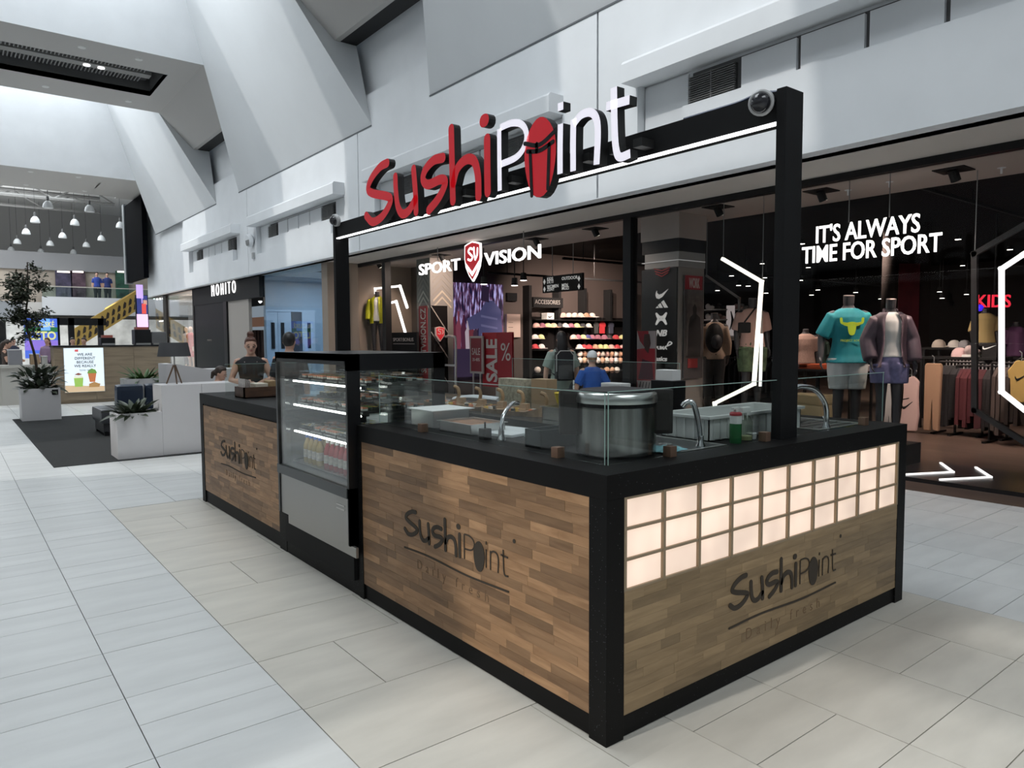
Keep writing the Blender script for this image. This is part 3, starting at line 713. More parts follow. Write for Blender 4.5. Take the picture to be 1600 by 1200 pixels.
    if hair:
        bm = BM(); hr = HM.to_3x3()
        if hair == 'short': ball(bm, hp(0, .018, .125), (.083, .09, .105), 10, hr); ball(bm, hp(0, -.03, .175), (.066, .055, .045), 8, hr)
        if hair == 'bun': ball(bm, hp(0, .02, .125), (.083, .088, .105), 10, hr); ball(bm, hp(0, .03, .25), (.05, .05, .045), 8); ball(bm, hp(0, -.03, .18), (.066, .05, .04), 8, hr)
        if hair == 'long': ball(bm, hp(0, .02, .125), (.088, .09, .108), 10, hr); ball(bm, hp(0, -.03, .18), (.066, .05, .04), 8, hr); tube(bm, [hp(0, .06, .12), hp(0, .085, .0), hp(0, .10, -.14), hp(0, .105, -.26)], [(.05, .08), (.045, .095), (.035, .085), (.02, .04)], 10)
        if hair == 'back': ball(bm, hp(0, .02, .125), (.086, .09, .105), 10, hr); ball(bm, hp(0, -.03, .18), (.066, .05, .04), 8, hr); tube(bm, [hp(0, .07, .13), hp(0, .12, .07), hp(0, .12, -.03)], [.035, .04, .02], 8)
        fin(bm); obj('hair', remesh(bm, .012*k, 2), hairm or M_hairb, body)
        if hair == 'cap': pass
    for c in clothes:
        kind, m = c[0], c[1]; o = dict(c[2]) if len(c) > 2 else {}
        bm = BM(); g_ = o.get('loose', .014)
        if kind in ('top', 'dress', 'jacket'):
            hem = o.get('hem', .84); fl = o.get('flare', .0)
            rings = [(z, a, b, rx+g_, ry+g_) for z, a, b, rx, ry in TORSO if hem < z < 1.46]
            zb = hem; base = [t for t in TORSO if t[0] >= max(hem, .84)][0]
            rings = [(zb, 0, 0, base[3]+g_+fl, base[4]+g_+fl)]+rings
            if kind != 'jacket':
                rings[-1] = (rings[-1][0], rings[-1][1], rings[-1][2], rings[-1][3]*.95, rings[-1][4]*.95)
                loft(bm, rings, 18)
                if o.get('sleeve', .45): limbs(bm, g_+o.get('puff', .004), o.get('sleeve', .45))
                fin(bm); p = obj('dress' if kind == 'dress' else 'shirt', remesh(bm, .012*k, 3, 'shirt'), m, root)
            else:
                n = 26; L = []
                for z, cx, cy, rx, ry in rings:
                    gap = o.get('gap', .5)*(1-.35*(z-.84)/.6); L.append([bm.verts.new((cx+rx*math.cos(t), cy+ry*math.sin(t), z)) for t in [-PI/2+gap+(2*PI-2*gap)*i/n for i in range(n+1)]])
                for a, b in zip(L, L[1:]):
                    for i in range(n): bm.faces.new((a[i], a[i+1], b[i+1], b[i]))
                r = bmesh.ops.solidify(bm, geom=bm.faces[:], thickness=.012); fin(bm); p = obj('jacket', bm, m, root, smooth=True)
                bm = BM(); limbs(bm, g_+.012, o.get('sleeve', .95)); fin(bm); obj('sleeves', remesh(bm, .012*k, 3, 'sleeves'), m, p)
                bm = BM(); tube(bm, [(-.07, -.05, 1.44), (-.075, .04, 1.465), (0, .085, 1.475), (.075, .04, 1.465), (.07, -.05, 1.44)], [(.012, .03)]*5, 8); fin(bm); obj('collar', bm, m, p)
        elif kind in ('trousers', 'shorts'):
            loft(bm, [(z, a, b, rx+g_, ry+g_) for z, a, b, rx, ry in TORSO if z < 1.0]+[(1.0, 0, 0, .15+g_, .105+g_)])
            limbs(bm, g_+o.get('puff', .0), o.get('len', .9), 'leg', (.09, .06, .05)); fin(bm); obj(kind, remesh(bm, .012*k, 3, kind), m, root)
        elif kind == 'skirt':
            loft(bm, [(o.get('hem', .5), 0, 0, .19+o.get('flare', 0), .15+o.get('flare', 0)), (.86, 0, 0, .178, .13), (1.0, 0, 0, .152, .108)], 18); fin(bm); obj('skirt', remesh(bm, .012*k, 2, 'skirt'), m, root)
        elif kind == 'apron':
            loft(bm, [(.5, 0, -.02, .19, .14), (.86, 0, -.02, .182, .128), (1.05, 0, -.012, .15, .108)], 18); fin(bm); obj('apron', remesh(bm, .012*k, 2, 'apron'), m, root)
        elif kind == 'shoes':
            for s in (1, -1):
                an = Vector(LG[s][1]); bm = BM(); ball(bm, an+Vector((0, -.075, -.045)), (.048, .14, .04), 8); ball(bm, an+Vector((0, .0, -.02)), (.045, .055, .055), 8); fin(bm); obj('shoe', remesh(bm, .012, 2, 'shoe'), m, root)
        elif kind == 'cap':
            hr = HM.to_3x3(); ball(bm, hp(0, .012, .14), (.088, .1, .092), 12, hr); yy = -1 if o.get('fwd') else 1
            ball(bm, hp(0, .1*-1, .15), (.06, .07, .01), 8, hr); fin(bm); obj('cap', remesh(bm, .01, 2, 'cap'), m, root)
        elif kind == 'waist':
            loft(bm, [(.95, 0, 0, .178, .128), (.985, 0, 0, .17, .122)], 18); fin(bm); obj('belt', bm, m, root)
    return body
def dummy(name, label, loc, rz, clothes, H=1.85, group=None, **k):
    t = thing(name, label, 'mannequin', loc, group, rz=rz, local=True); figure(t, H, skin=M_dummy, head=False, neckcap=True, clothes=clothes, **k); return t
def person(label, loc, rz, group=None, **k):
    t = thing('person', label, 'person', loc, group, rz=rz, local=True); figure(t, **k); return t
# ================================================================== chiller and everything on the kiosk
ch = thing('display_chiller', 'tall black framed glass display chiller full of sushi boxes and drinks', 'chiller', (.3, 2.8, .1))
Y0, Y1, X0, X1 = 2.19, 3.405, -.06, .66
M_chf = mat('chiller_black', (.008, .008, .009), .3)
bm = BM()
box(bm, X0, X1, Y0, Y1, 1.50, 1.545)                       # roof
box(bm, X0, X0+.012, Y0, Y1, 1.475, 1.545)
box(bm, X0, X0+.09, Y0-.012, Y0+.012, .335, 1.545); box(bm, X0, X0+.06, Y1-.03, Y1, .335, 1.545)
box(bm, X0, X1, Y0-.012, Y0+.012, 1.44, 1.545); box(bm, X1-.09, X1, Y0-.012, Y0+.012, 1.1, 1.545)
box(bm, X1-.05, X1, Y1-.05, Y1, .65, 1.545); box(bm, X1-.05, X1, Y0, Y1, .65, .75)
box(bm, X0, .02, Y0-.012, Y0+.004, .335, .7)
obj('frame', bm, M_chf, ch)
obj('front_pane', bx(X0+.012, X0+.018, Y0+.02, Y1-.03, .70, 1.48), G_clear, ch)
obj('back_pane', bx(X1-.03, X1-.024, Y0+.02, Y1-.05, .75, 1.5), G_clear, ch); obj('side_pane', bx(X0+.06, X1-.05, Y1-.01, Y1-.004, .70, 1.5), G_clear, ch); obj('side_pane', bx(X0+.09, X1-.09, Y0-.003, Y0+.003, .70, 1.44), G_clear, ch)
obj('sill', bx(X0-.006, X1-.05, Y0+.01, Y1, .635, .70), mat('sill_grey', (.045, .05, .05), .35), ch)
fp = obj('steel_front', bx(X0+.008, X0+.03, Y0+.015, Y1-.03, .335, .63, bev=.002), mat('steel_panel', (.36, .35, .33), .32, .75), ch)
obj('lower_front', bx(X0+.012, X0+.03, Y0-.07, Y1-.16, .27, .336, bev=.002), MAT['steel_panel'], ch)
bm = BM()
for z in (.545, .57): box(bm, X0+.004, X0+.01, Y0+.07, Y0+.19, z, z+.009)
obj('vent_marks', bm, mat('pale_mark', (.6, .58, .56), .4), ch)
obj('cabinet_body', bx(-.02, X1, Y0+.02, Y1-.02, .1, .64), M_blackmatt, ch)
obj('base', bx(.004, .6, 2.13, 3.45, .0, .235), M_stone, ch)
obj('recess', bx(.012, .05, 2.15, 3.44, .235, .34), M_dark, ch)
M_led = mat('shelf_led', (1, 1, 1), .5, emit=5.0, ecol=(1, .97, .93))
SH = (.72, .96, 1.16, 1.34)
for z in SH:
    s = obj('shelf', bx(.0+.05, .58, Y0+.02, Y1-.03, z-.008, z), glass('shelf_glass', (.8, .84, .83)) if z > .8 else M_steel, ch)
    if z > .8: obj('light_strip', bx(.05, .062, Y0+.04, Y1-.06, z-.02, z-.008), M_led, s)
obj('light_strip', bx(.0, .03, Y0+.04, Y1-.06, 1.485, 1.5), M_led, ch)
# sushi boxes: black tray, pieces, clear lid
G_lid = glass('clear_lid', (.93, .95, .96)); M_tray = mat('tray_black', (.02, .02, .02), .25)
M_rice = mat('rice', (.75, .72, .66), .7, var=.1, vscale=60); M_salmon = mat('salmon', (.8, .27, .12), .35, var=.2, vscale=40); M_nori = mat('nori', (.02, .03, .02), .4); M_egg = mat('egg_yellow', (.8, .55, .12), .5); M_avo = mat('avocado', (.25, .4, .1), .5)
def sushi_box(label, loc, kinds, w=.13, l=.2):
    t = thing('sushi_box', label, 'food box', loc, 'sushi boxes inside the chiller', local=True)
    bm = BM(); box(bm, -w/2, w/2, -l/2, l/2, 0, .018, bev=.004); obj('tray', bm, M_tray, t)
    n = 0
    for a in (-1, 0, 1):
        for b in range(5):
            k = kinds[(n*7+b) % len(kinds)]; n += 1
            bm = BM(); x, y = a*w*.3, (b-2)*l*.18
            if k == 's': box(bm, x-.017, x+.017, y-.012, y+.012, .018, .03); o = obj('rice_ball', bm, M_rice, t); bm = BM(); box(bm, x-.019, x+.019, y-.013, y+.013, .03, .039, bev=.003); obj('topping', bm, M_salmon, o)
            else: lathe(bm, [(.015, .018), (.016, .038)], (x, y, 0), 10); o = obj('roll', bm, M_nori, t); bm = BM(); lathe(bm, [(.013, .038), (.013, .0395)], (x, y, 0), 10); obj('filling', bm, {'r': M_rice, 'e': M_egg, 'a': M_avo}.get(k, M_rice), o)
    bm = BM(); box(bm, -w/2+.004, w/2-.004, -l/2+.004, l/2-.004, .018, .062, bev=.008); obj('lid', bm, G_lid, t)
    return t
ORD = ['first', 'second', 'third', 'fourth', 'fifth', 'sixth', 'seventh', 'eighth']
KND = ['salmon pieces', 'seaweed rolls', 'mixed pieces']
def bl(k, x, y, z): return 'sushi box of %s, %s from near side, %s row, %s shelf' % (KND[k], ORD[round((y-2.32)/.22)], 'front' if x < .2 else ('middle' if x < .4 else 'rear'), {SH[1]: 'low glass', SH[2]: 'middle glass', SH[3]: 'top glass'}[z])
protos = [sushi_box('sushi box of salmon pieces, first from near side, front row, top glass shelf', (.16, 2.32, SH[3]), 'ssr'), sushi_box('sushi box of seaweed rolls, second from near side, front row, top glass shelf', (.16, 2.54, SH[3]), 'rre'), sushi_box('sushi box of mixed pieces, third from near side, front row, top glass shelf', (.16, 2.76, SH[3]), 'srea')]
i = 0
for z in SH[1:]:
    for x in (.14, .31, .47):
        for y in (2.32, 2.54, 2.76, 2.98, 3.2):
            if z == SH[3] and x == .14 and y < 2.8: continue
            if (x, y, z) == (.47, 3.2, SH[1]): continue
            o = dup(protos[i % 3], (x+random.uniform(-.01, .01), y, z+.0005), label=bl(i % 3, x, y, z)); i += 1
for i_, (x, y) in enumerate(((.14, 2.43), (.14, 2.87), (.31, 2.65), (.31, 2.4))): dup(protos[i_ % 3], (x, y, SH[2]+.064), label='sushi box of %s stacked on others on the middle shelf, %s of four' % (KND[i_ % 3], ORD[i_]))
# drinks on the lowest shelf
def bottle(name, label, loc, body, cap, r=.03, h=.2, group=None):
    t = thing(name, label, 'bottle', loc, group, local=True)
    bm = BM(); lathe(bm, [(r*.9, 0), (r, .01), (r, h*.62), (r*.75, h*.74), (r*.38, h*.86), (r*.38, h*.94)], seg=14); obj('body', bm, body, t, smooth=.7)
    bm = BM(); lathe(bm, [(r*.45, h*.92), (r*.47, h), (r*.4, h*1.01)], seg=12); obj('cap', bm, cap, t)
    bm = BM(); lathe(bm, [(r*1.01, h*.2), (r*1.01, h*.5)], seg=14, cap=False); obj('wrap', bm, mat('label_pale', (.6, .55, .5), .5, var=.4, vscale=30), t)
    return t
M_red = mat('drink_red', (.38, .03, .035), .25); M_tea = mat('drink_tea', (.42, .3, .1), .2); M_wcap = mat('white_plastic', (.75, .75, .73), .4); M_bcap = mat('blue_plastic', (.03, .12, .42), .4)
b0 = bottle('drink_bottle', 'red drink bottle, first from near side in the front row of lowest chiller shelf', (.1, 2.3, SH[0]), M_red, M_wcap, group='red drinks in the chiller')
b1 = bottle('drink_bottle', 'amber tea bottle, first from near side in the front row of lowest chiller shelf', (.1, 3.0, SH[0]), M_tea, M_bcap, group='tea bottles in the chiller')
for x in (.1, .18, .26):
    for k in range(8):
        y = 2.3+k*.078
        if (x, k) != (.1, 0): dup(b0, (x, y, SH[0]), label='red drink bottle, %s from near side in the %s row of lowest chiller shelf' % (ORD[k], {.1: 'front', .18: 'middle', .26: 'rear'}[x]))
    for k in range(4):
        y = 2.98+k*.078
        if (x, k) != (.1, 0): dup(b1, (x, y, SH[0]), label='amber tea bottle, %s from near side in the %s row of lowest chiller shelf' % (ORD[k], {.1: 'front', .18: 'middle', .26: 'rear'}[x]))
b1.location = (.1, 2.98, SH[0])
# ---- rice warmer (steel drum)
cx, cy = .425, .36
t = thing('rice_warmer', 'big round steel rice warmer with black lid and handles near counter corner', 'rice cooker', (cx, cy, 1.1))
rr = .185
bm = BM(); lathe(bm, [(rr-.01, 1.10), (rr-.01, 1.115)], (cx, cy, 0), 40); obj('base', bm, M_black, t)
bm = BM(); lathe(bm, [(rr, 1.113), (rr, 1.325)], (cx, cy, 0), 48, cap=False); obj('drum', bm, mat('drum_steel', (.34, .335, .32), .2, 1.0, var=.55, vscale=3.5, stretch=(6, 6, .15)), t, smooth=True)  # stretched noise paints vertical reflection streaks into the steel colour
bm = BM(); lathe(bm, [(rr-.004, 1.325), (rr-.004, 1.345)], (cx, cy, 0), 40); obj('black_band', bm, M_black, t)
bm = BM(); lathe(bm, [(rr+.003, 1.343), (rr+.006, 1.36), (rr+.002, 1.385), (rr-.012, 1.392)], (cx, cy, 0), 48, cap=False); obj('rim', bm, M_steel, t, smooth=True)
bm = BM(); lathe(bm, [(rr-.012, 1.388), (rr-.02, 1.40), (.05, 1.41), (.02, 1.41)], (cx, cy, 0), 40); obj('lid', bm, M_black, t, smooth=.6)
for s in (-1, 1):
    d = Vector((.815, -.58, 0))*s; c = Vector((cx, cy, 1.1))+d*(rr+.03)
    bm = BM(); box(bm, c.x-.05, c.x+.05, c.y-.028, c.y+.028, 1.19, 1.40, bev=.02, rot=Matrix.Rotation(-.62, 3, 'Z')); obj('handle', bm, mat('handle_brown_black', (.018, .014, .013), .4), t)
# ---- sinks, taps
M_basin = mat('basin_steel', (.16, .16, .16), .3, 1.0)
def sink(label, x0, x1, y0, y1):
    t = thing('sink', label, 'sink', ((x0+x1)/2, (y0+y1)/2, 1.1)); w = .022
    bm = BM(); box(bm, x0, x1, y0, y0+w, 1.1, 1.106, bev=.002); box(bm, x0, x1, y1-w, y1, 1.1, 1.106, bev=.002); box(bm, x0, x0+w, y0+w, y1-w, 1.1, 1.106, bev=.002); box(bm, x1-w, x1, y0+w, y1-w, 1.1, 1.106, bev=.002)
    obj('rim', bm, M_steel, t, kind='stuff'); obj('basin', bx(x0+w, x1-w, y0+w, y1-w, 1.1, 1.1025), M_basin, t)
    bm = BM(); lathe(bm, [(.035, 1.1025), (.035, 1.104), (.01, 1.104)], ((x0+x1)/2, (y0+y1)/2, 0), 16); obj('drain', bm, M_chrome, t); return t
sink('steel sink behind the lantern grid left of the white crate', .62, 1.02, .17, .62)
sk = sink('steel sink with ridged drainer at right end of the counter', 1.9, 2.42, .17, .66)
bm = BM()
for k in range(5): box(bm, 1.95, 2.38, .24+k*.08, .25+k*.08, 1.1025, 1.107)
obj('ridges', bm, M_steel, sk, kind='stuff')
def tap(label, pts, r=.0125, base=None):
    t = thing('tap', label, 'tap', pts[0]); c = spline(pts, 8)
    bm = BM(); tube(bm, c, r, 12); obj('spout', bm, M_chrome, t, smooth=True)
    p = Vector(pts[0]); bm = BM(); lathe(bm, [(.024, p.z), (.024, p.z+.012), (.016, p.z+.03), (.016, p.z+.06)], (p.x, p.y, 0), 16); obj('collar', bm, M_chrome, t, smooth=.7)
    bm = BM(); tube(bm, [p+Vector((0, 0, .045)), p+Vector((.03, .035, .065))], [.006, .005], 8); obj('lever', bm, M_chrome, t); return t
tap('upright chrome tap curving over the sink beside the steel drum', [(.865, .215, 1.1), (.862, .222, 1.2), (.852, .236, 1.285), (.838, .25, 1.322), (.82, .27, 1.318), (.812, .283, 1.30)], .014)
tap('tall arched chrome tap at right end of the counter', [(2.02, .20, 1.1), (2.02, .20, 1.2), (1.99, .205, 1.27), (1.91, .22, 1.335), (1.80, .24, 1.355), (1.74, .25, 1.34)], .015)
tap('slim chrome tap beside the soap pump on the long counter', [(.26, 1.02, 1.1), (.27, 1.03, 1.19), (.31, 1.05, 1.25), (.40, 1.10, 1.285), (.47, 1.14, 1.28)], .011)
# ---- crate, bottles, cloth
M_tub = mat('tub_white', (.66, .68, .66), .4)
t = thing('plastic_crate', 'long white ribbed plastic crate behind the gantry post', 'crate', (1.36, .5, 1.1))
x0, x1, y0, y1 = 1.06, 1.93, .31, .62
bm = BM()
for (a, b, c, d, e, f) in ((x0, x1, y0, y1, 1.1, 1.106), (x0, x1, y0, y0+.006, 1.1, 1.22), (x0, x1, y1-.006, y1, 1.1, 1.22), (x0, x0+.006, y0, y1, 1.1, 1.22), (x1-.006, x1, y0, y1, 1.1, 1.22)): box(bm, a, b, c, d, e, f)
obj('walls', bm, M_tub, t)
bm = BM(); 
for (a, b, c, d) in ((x0-.018, x1+.018, y0-.018, y0+.006), (x0-.018, x1+.018, y1-.006, y1+.018), (x0-.018, x0+.006, y0, y1), (x1-.006, x1+.018, y0, y1)): box(bm, a, b, c, d, 1.215, 1.232, bev=.004)
obj('lip', bm, M_tub, t)
bm = BM()
for k in range(14): box(bm, x0+.03+k*.06, x0+.04+k*.06, y0-.008, y0, 1.105, 1.215)
for k in range(5): box(bm, x0-.008, x0, y0+.03+k*.06, y0+.04+k*.06, 1.105, 1.215)
obj('ribs', bm, M_tub, t, kind='stuff')
t = thing('soap_bottle', 'green soap bottle with white shoulder and red top before white crate', 'bottle', (1.13, .20, 1.1))
bm = BM(); lathe(bm, [(.029, 1.1), (.031, 1.108), (.031, 1.195), (.029, 1.2)], (1.13, .2, 0), 16); obj('body', bm, mat('soap_green', (.015, .12, .035), .15), t, smooth=.7)
bm = BM(); lathe(bm, [(.03, 1.2), (.03, 1.238), (.026, 1.242)], (1.13, .2, 0), 16); obj('shoulder', bm, M_wcap, t)
bm = BM(); lathe(bm, [(.031, 1.241), (.031, 1.252), (.024, 1.258)], (1.13, .2, 0), 16); obj('cap', bm, mat('cap_red', (.4, .04, .05), .4), t)
bm = BM(); box(bm, 1.1, 1.15, .19, .21, 1.272, 1.284, bev=.003); box(bm, 1.122, 1.138, .192, .208, 1.257, 1.275); obj('pump', bm, M_wcap, t)
t = thing('spray_bottle', 'clear spray bottle standing right of the green soap bottle', 'bottle', (1.25, .22, 1.1))
bm = BM(); lathe(bm, [(.032, 1.1), (.034, 1.11), (.034, 1.2), (.02, 1.225), (.012, 1.235)], (1.25, .22, 0), 16); obj('body', bm, glass('hazy_plastic', (.75, .78, .72)), t, smooth=.7)
bm = BM(); lathe(bm, [(.031, 1.104), (.032, 1.125)], (1.25, .22, 0), 14); obj('liquid', bm, mat('pale_liquid', (.5, .5, .3), .2), t)
bm = BM(); box(bm, 1.20, 1.27, .205, .235, 1.245, 1.275, bev=.005); box(bm, 1.238, 1.262, .208, .232, 1.23, 1.25); box(bm, 1.215, 1.222, .215, .225, 1.21, 1.25); obj('trigger', bm, M_wcap, t)
t = thing('cup', 'small clear cup standing left of the gantry foot', 'cup', (1.33, .24, 1.1)); bm = BM(); lathe(bm, [(.028, 1.1), (.034, 1.17)], (1.33, .24, 0), 16, cap=False); obj('wall', bm, G_lid, t); bm = BM(); lathe(bm, [(.024, 1.1), (.029, 1.13)], (1.33, .24, 0), 14); obj('drink', bm, M_wcap, t)
bm = BM(); N = 9; vs = [[bm.verts.new((.55+.18*i/N+.012*math.sin(j*1.3), .18+.14*j/N+.01*math.sin(i), 1.108+.014*(math.sin(i*1.4+j*.9)+1)*(.6 if 0 < i < N and 0 < j < N else .1))) for j in range(N+1)] for i in range(N+1)]
for i in range(N):
    for j in range(N): bm.faces.new((vs[i][j], vs[i+1][j], vs[i+1][j+1], vs[i][j+1]))
o = obj('cloth', bm, mat('cloth_blue', (.22, .45, .5), .8, var=.2, vscale=20), smooth=True); tag(o, 'crumpled pale blue cloth right of the steel drum', 'cloth')
# ---- inner prep counter with pans, boards and sushi boats
t = thing('prep_counter', 'black inner prep counter behind the long glass screen', 'counter', (1.3, 2.4, 0))
obj('cabinet', bx(1.02, 1.55, .8, 3.6, 0, 1.05), M_blackmatt, t); obj('top_board', bx(1.0, 1.57, .8, 3.6, 1.05, 1.09), MAT['dark_top'], t)
def pan(label, x0, x1, y0, y1, z0, h, fill=None, name='steel_pan'):
    t = thing(name, label, 'container', ((x0+x1)/2, (y0+y1)/2, z0)); bm = BM(); w = .004
    for (a, b, c, d, e, f) in ((x0, x1, y0, y1, z0, z0+.004), (x0, x1, y0, y0+w, z0, z0+h), (x0, x1, y1-w, y1, z0, z0+h), (x0, x0+w, y0, y1, z0, z0+h), (x1-w, x1, y0, y1, z0, z0+h)): box(bm, a, b, c, d, e, f)
    obj('walls', bm, M_steel, t)
    bm = BM(); 
    for (a, b, c, d) in ((x0-.012, x1+.012, y0-.012, y0), (x0-.012, x1+.012, y1, y1+.012), (x0-.012, x0, y0, y1), (x1, x1+.012, y0, y1)): box(bm, a, b, c, d, z0+h-.004, z0+h)
    obj('lip', bm, M_steel, t)
    if fill: obj('contents', bx(x0+w, x1-w, y0+w, y1-w, z0+.004, z0+h*.8), fill, t)
    return t
pan('deep steel pan covered by white paper next to the chiller', .28, .54, 1.72, 1.98, 1.1, .1, M_rice)
o = obj('paper', bx(.26, .57, 1.70, 2.0, 1.201, 1.206, bev=.001), mat('paper_white', (.8, .8, .78), .8)); tag(o, 'white paper sheet covering the deep steel pan', 'paper')
pan('shallow steel pan of food left of the cutting boards', .26, .5, 1.30, 1.62, 1.1, .06, mat('food_brown', (.3, .15, .08), .6, var=.4, vscale=30))
def board(label, c, sx, sy, rot): 
    bm = BM(); box(bm, -sx/2, sx/2, -sy/2, sy/2, 0, .016, bev=.004); o = obj('cutting_board', bm, mat('board_white', (.72, .75, .76), .45)); o.location = c; o.rotation_euler = (0, 0, rot); tag(o, label, 'board')
board('white cutting board lying behind the slim tap', (.48, 1.28, 1.101), .3, .36, .2)
board('white cutting board lying left of the black tub', (.56, .92, 1.101), .26, .26, -.15)
t = thing('soap_pump', 'little black soap pump left of the slim tap', 'dispenser', (.235, 1.13, 1.1)); bm = BM(); box(bm, .21, .26, 1.105, 1.155, 1.1, 1.16, bev=.005); obj('body', bm, M_black, t)
bm = BM(); tube(bm, [(.235, 1.13, 1.16), (.235, 1.13, 1.19), (.22, 1.11, 1.192)], .005, 8); obj('nozzle', bm, M_black, t)
t = thing('black_tub', 'dark open tub between cutting boards and steel drum', 'container', (.36, .8, 1.1)); bm = BM()
for (a, b, c, d, e, f) in ((.24, .48, .68, .80, 1.1, 1.11), (.24, .48, .68, .69, 1.1, 1.19), (.24, .48, .79, .80, 1.1, 1.19), (.24, .25, .68, .80, 1.1, 1.19), (.47, .48, .68, .80, 1.1, 1.19)): box(bm, a, b, c, d, e, f)
obj('walls', bm, mat('tub_dark', (.02, .03, .032), .3), t)
# wooden serving boats with food
M_boat = wood('boat_wood', (.55, .36, .2), (.4, .25, .13), 10, (3, 3, 3), .5, .15)
def boat(label, x, y, a, k):
    t = thing('sushi_boat', label, 'serving boat', (x, y, 1.09), 'wooden sushi boats on the prep counter', rz=a, local=True)
    L, w = .34, .07; bm = BM(); prof = []
    for i in range(9):
        s = -1+2*i/8; ww = w*(1-abs(s)**2.5)+.012; zz = .035+.05*max(0, s-.3)+.02*max(0, -s-.5); prof.append((s*L/2, ww, zz))
    lo = [[bm.verts.new((x_, -ww*.7, 0)), bm.verts.new((x_, -ww, zz)), bm.verts.new((x_, -ww+.008, zz)), bm.verts.new((x_, -ww*.7+.008, .008)), bm.verts.new((x_, ww*.7-.008, .008)), bm.verts.new((x_, ww-.008, zz)), bm.verts.new((x_, ww, zz)), bm.verts.new((x_, ww*.7, 0))] for x_, ww, zz in prof]
    for p, q in zip(lo, lo[1:]):
        for i in range(8): bm.faces.new((p[i], p[(i+1) % 8], q[(i+1) % 8], q[i]))
    bm.faces.new(lo[0]); bm.faces.new(lo[-1][::-1]); obj('hull', bm, M_boat, t)
    bm = BM(); tube(bm, spline([(.15, 0, .05), (.175, 0, .10), (.165, 0, .15), (.13, 0, .165)], 4), [.014]*13, 8); obj('prow', bm, M_boat, t)
    bm = BM(); box(bm, -.03, .03, -.045, .045, .04, .05); box(bm, -.025, .025, -.03, .03, .05, .085); obj('cabin', bm, M_boat, t)
    for i, (px, py) in enumerate(((-.12, -.02), (-.12, .022), (-.08, -.03), (-.08, .025), (.06, -.02), (.06, .02), (.1, 0))):
        bm = BM(); box(bm, px-.014, px+.014, py-.012, py+.012, .01, .05, bev=.004); obj('sushi_piece', bm, [M_salmon, M_rice, M_nori, M_egg][(i+k) % 4], t)
    return t
for k, (x, y, a, lb) in enumerate(((1.14, 2.98, -1.2, 'furthest'), (1.16, 2.72, -1.15, 'second'), (1.18, 2.47, -1.1, 'middle'), (1.18, 2.22, -1.15, 'fourth'), (1.2, 1.98, -1.2, 'nearest'))):
    boat('wooden sushi boat, %s of five in a row on the prep counter' % (lb+(' from the chiller' if lb in ('second', 'fourth') else '')), x, y, a, k)
bm = BM(); tube(bm, spline([(1.3, 3.0, 1.14), (1.33, 2.8, 1.165), (1.38, 2.5, 1.16)], 5), [(.05, .02)]*11, 10); o = obj('towel', bm, mat('towel_white', (.7, .72, .75), .9)); tag(o, 'rolled white towel behind the sushi boats', 'towel')
t = thing('paper_bag', 'pale paper bag with fine print standing behind the sushi boats', 'bag', (1.4, 2.3, 1.09)); bm = BM(); box(bm, 1.36, 1.46, 2.18, 2.5, 1.09, 1.33); obj('sides', bm, mat('bag_paper', (.45, .43, .33), .8, var=.3, vscale=40), t)
bm = BM(); box(bm, 1.36, 1.46, 1.93, 2.1, 1.09, 1.34); tag(obj('cardboard_box', bm, mat('cardboard', (.42, .3, .18), .8)), 'tall tan cardboard box right of the pale paper bag', 'box')
pan('steel pan holding yellow bags on the prep counter', 1.14, 1.4, 1.45, 1.72, 1.09, .09)
bm = BM(); loft(bm, [(1.13, 1.3, 1.58, .08, .09), (1.2, 1.3, 1.58, .11, .13), (1.27, 1.28, 1.57, .12, .14), (1.275, 1.28, 1.57, .09, .11)], 9); o = obj('plastic_bag', bm, mat('bag_yellow', (.75, .55, .01), .4, var=.2, vscale=20)); tag(o, 'crumpled bright yellow bag in the steel pan', 'bag')
pan('steel pan under white paper left of the steel drum', 1.1, 1.36, 1.12, 1.36, 1.09, .1)
o = obj('paper', bx(1.12, 1.38, 1.1, 1.38, 1.192, 1.20), MAT['paper_white']); tag(o, 'white paper lying on the rear steel pan', 'paper')
q = P(0, 2.25, 962, 606); bm = BM(); box(bm, q.x-.06, q.x+.06, q.y-.11, q.y+.11, .966, q.z+.04, bev=.01); tag(obj('storage_box', bm, M_wcap), 'white lidded box on the back counter behind the drum', 'box')
q = P(0, 2.3, 1044, 590); bm = BM(); box(bm, q.x-.05, q.x+.05, q.y-.08, q.y+.08, q.z-.02, q.z+.06, bev=.004); tag(obj('napkin_stack', bm, MAT['paper_white']), 'upright stack of white napkins on the back counter', 'napkins')
bm = BM(); box(bm, q.x-.07, q.x+.07, q.y-.11, q.y+.11, .966, q.z-.021, bev=.004); tag(obj('storage_box', bm, M_black), 'black box under the white napkins on the back counter', 'box')
ya, yb = P(0, 2.5, 1062, 568).y, P(0, 2.5, 800, 558).y
screen('low glass screen on back counter before the sport shop', [(2.497, 2.503, ya, yb, .966, P(0, 2.5, 1062, 568).z)], [])
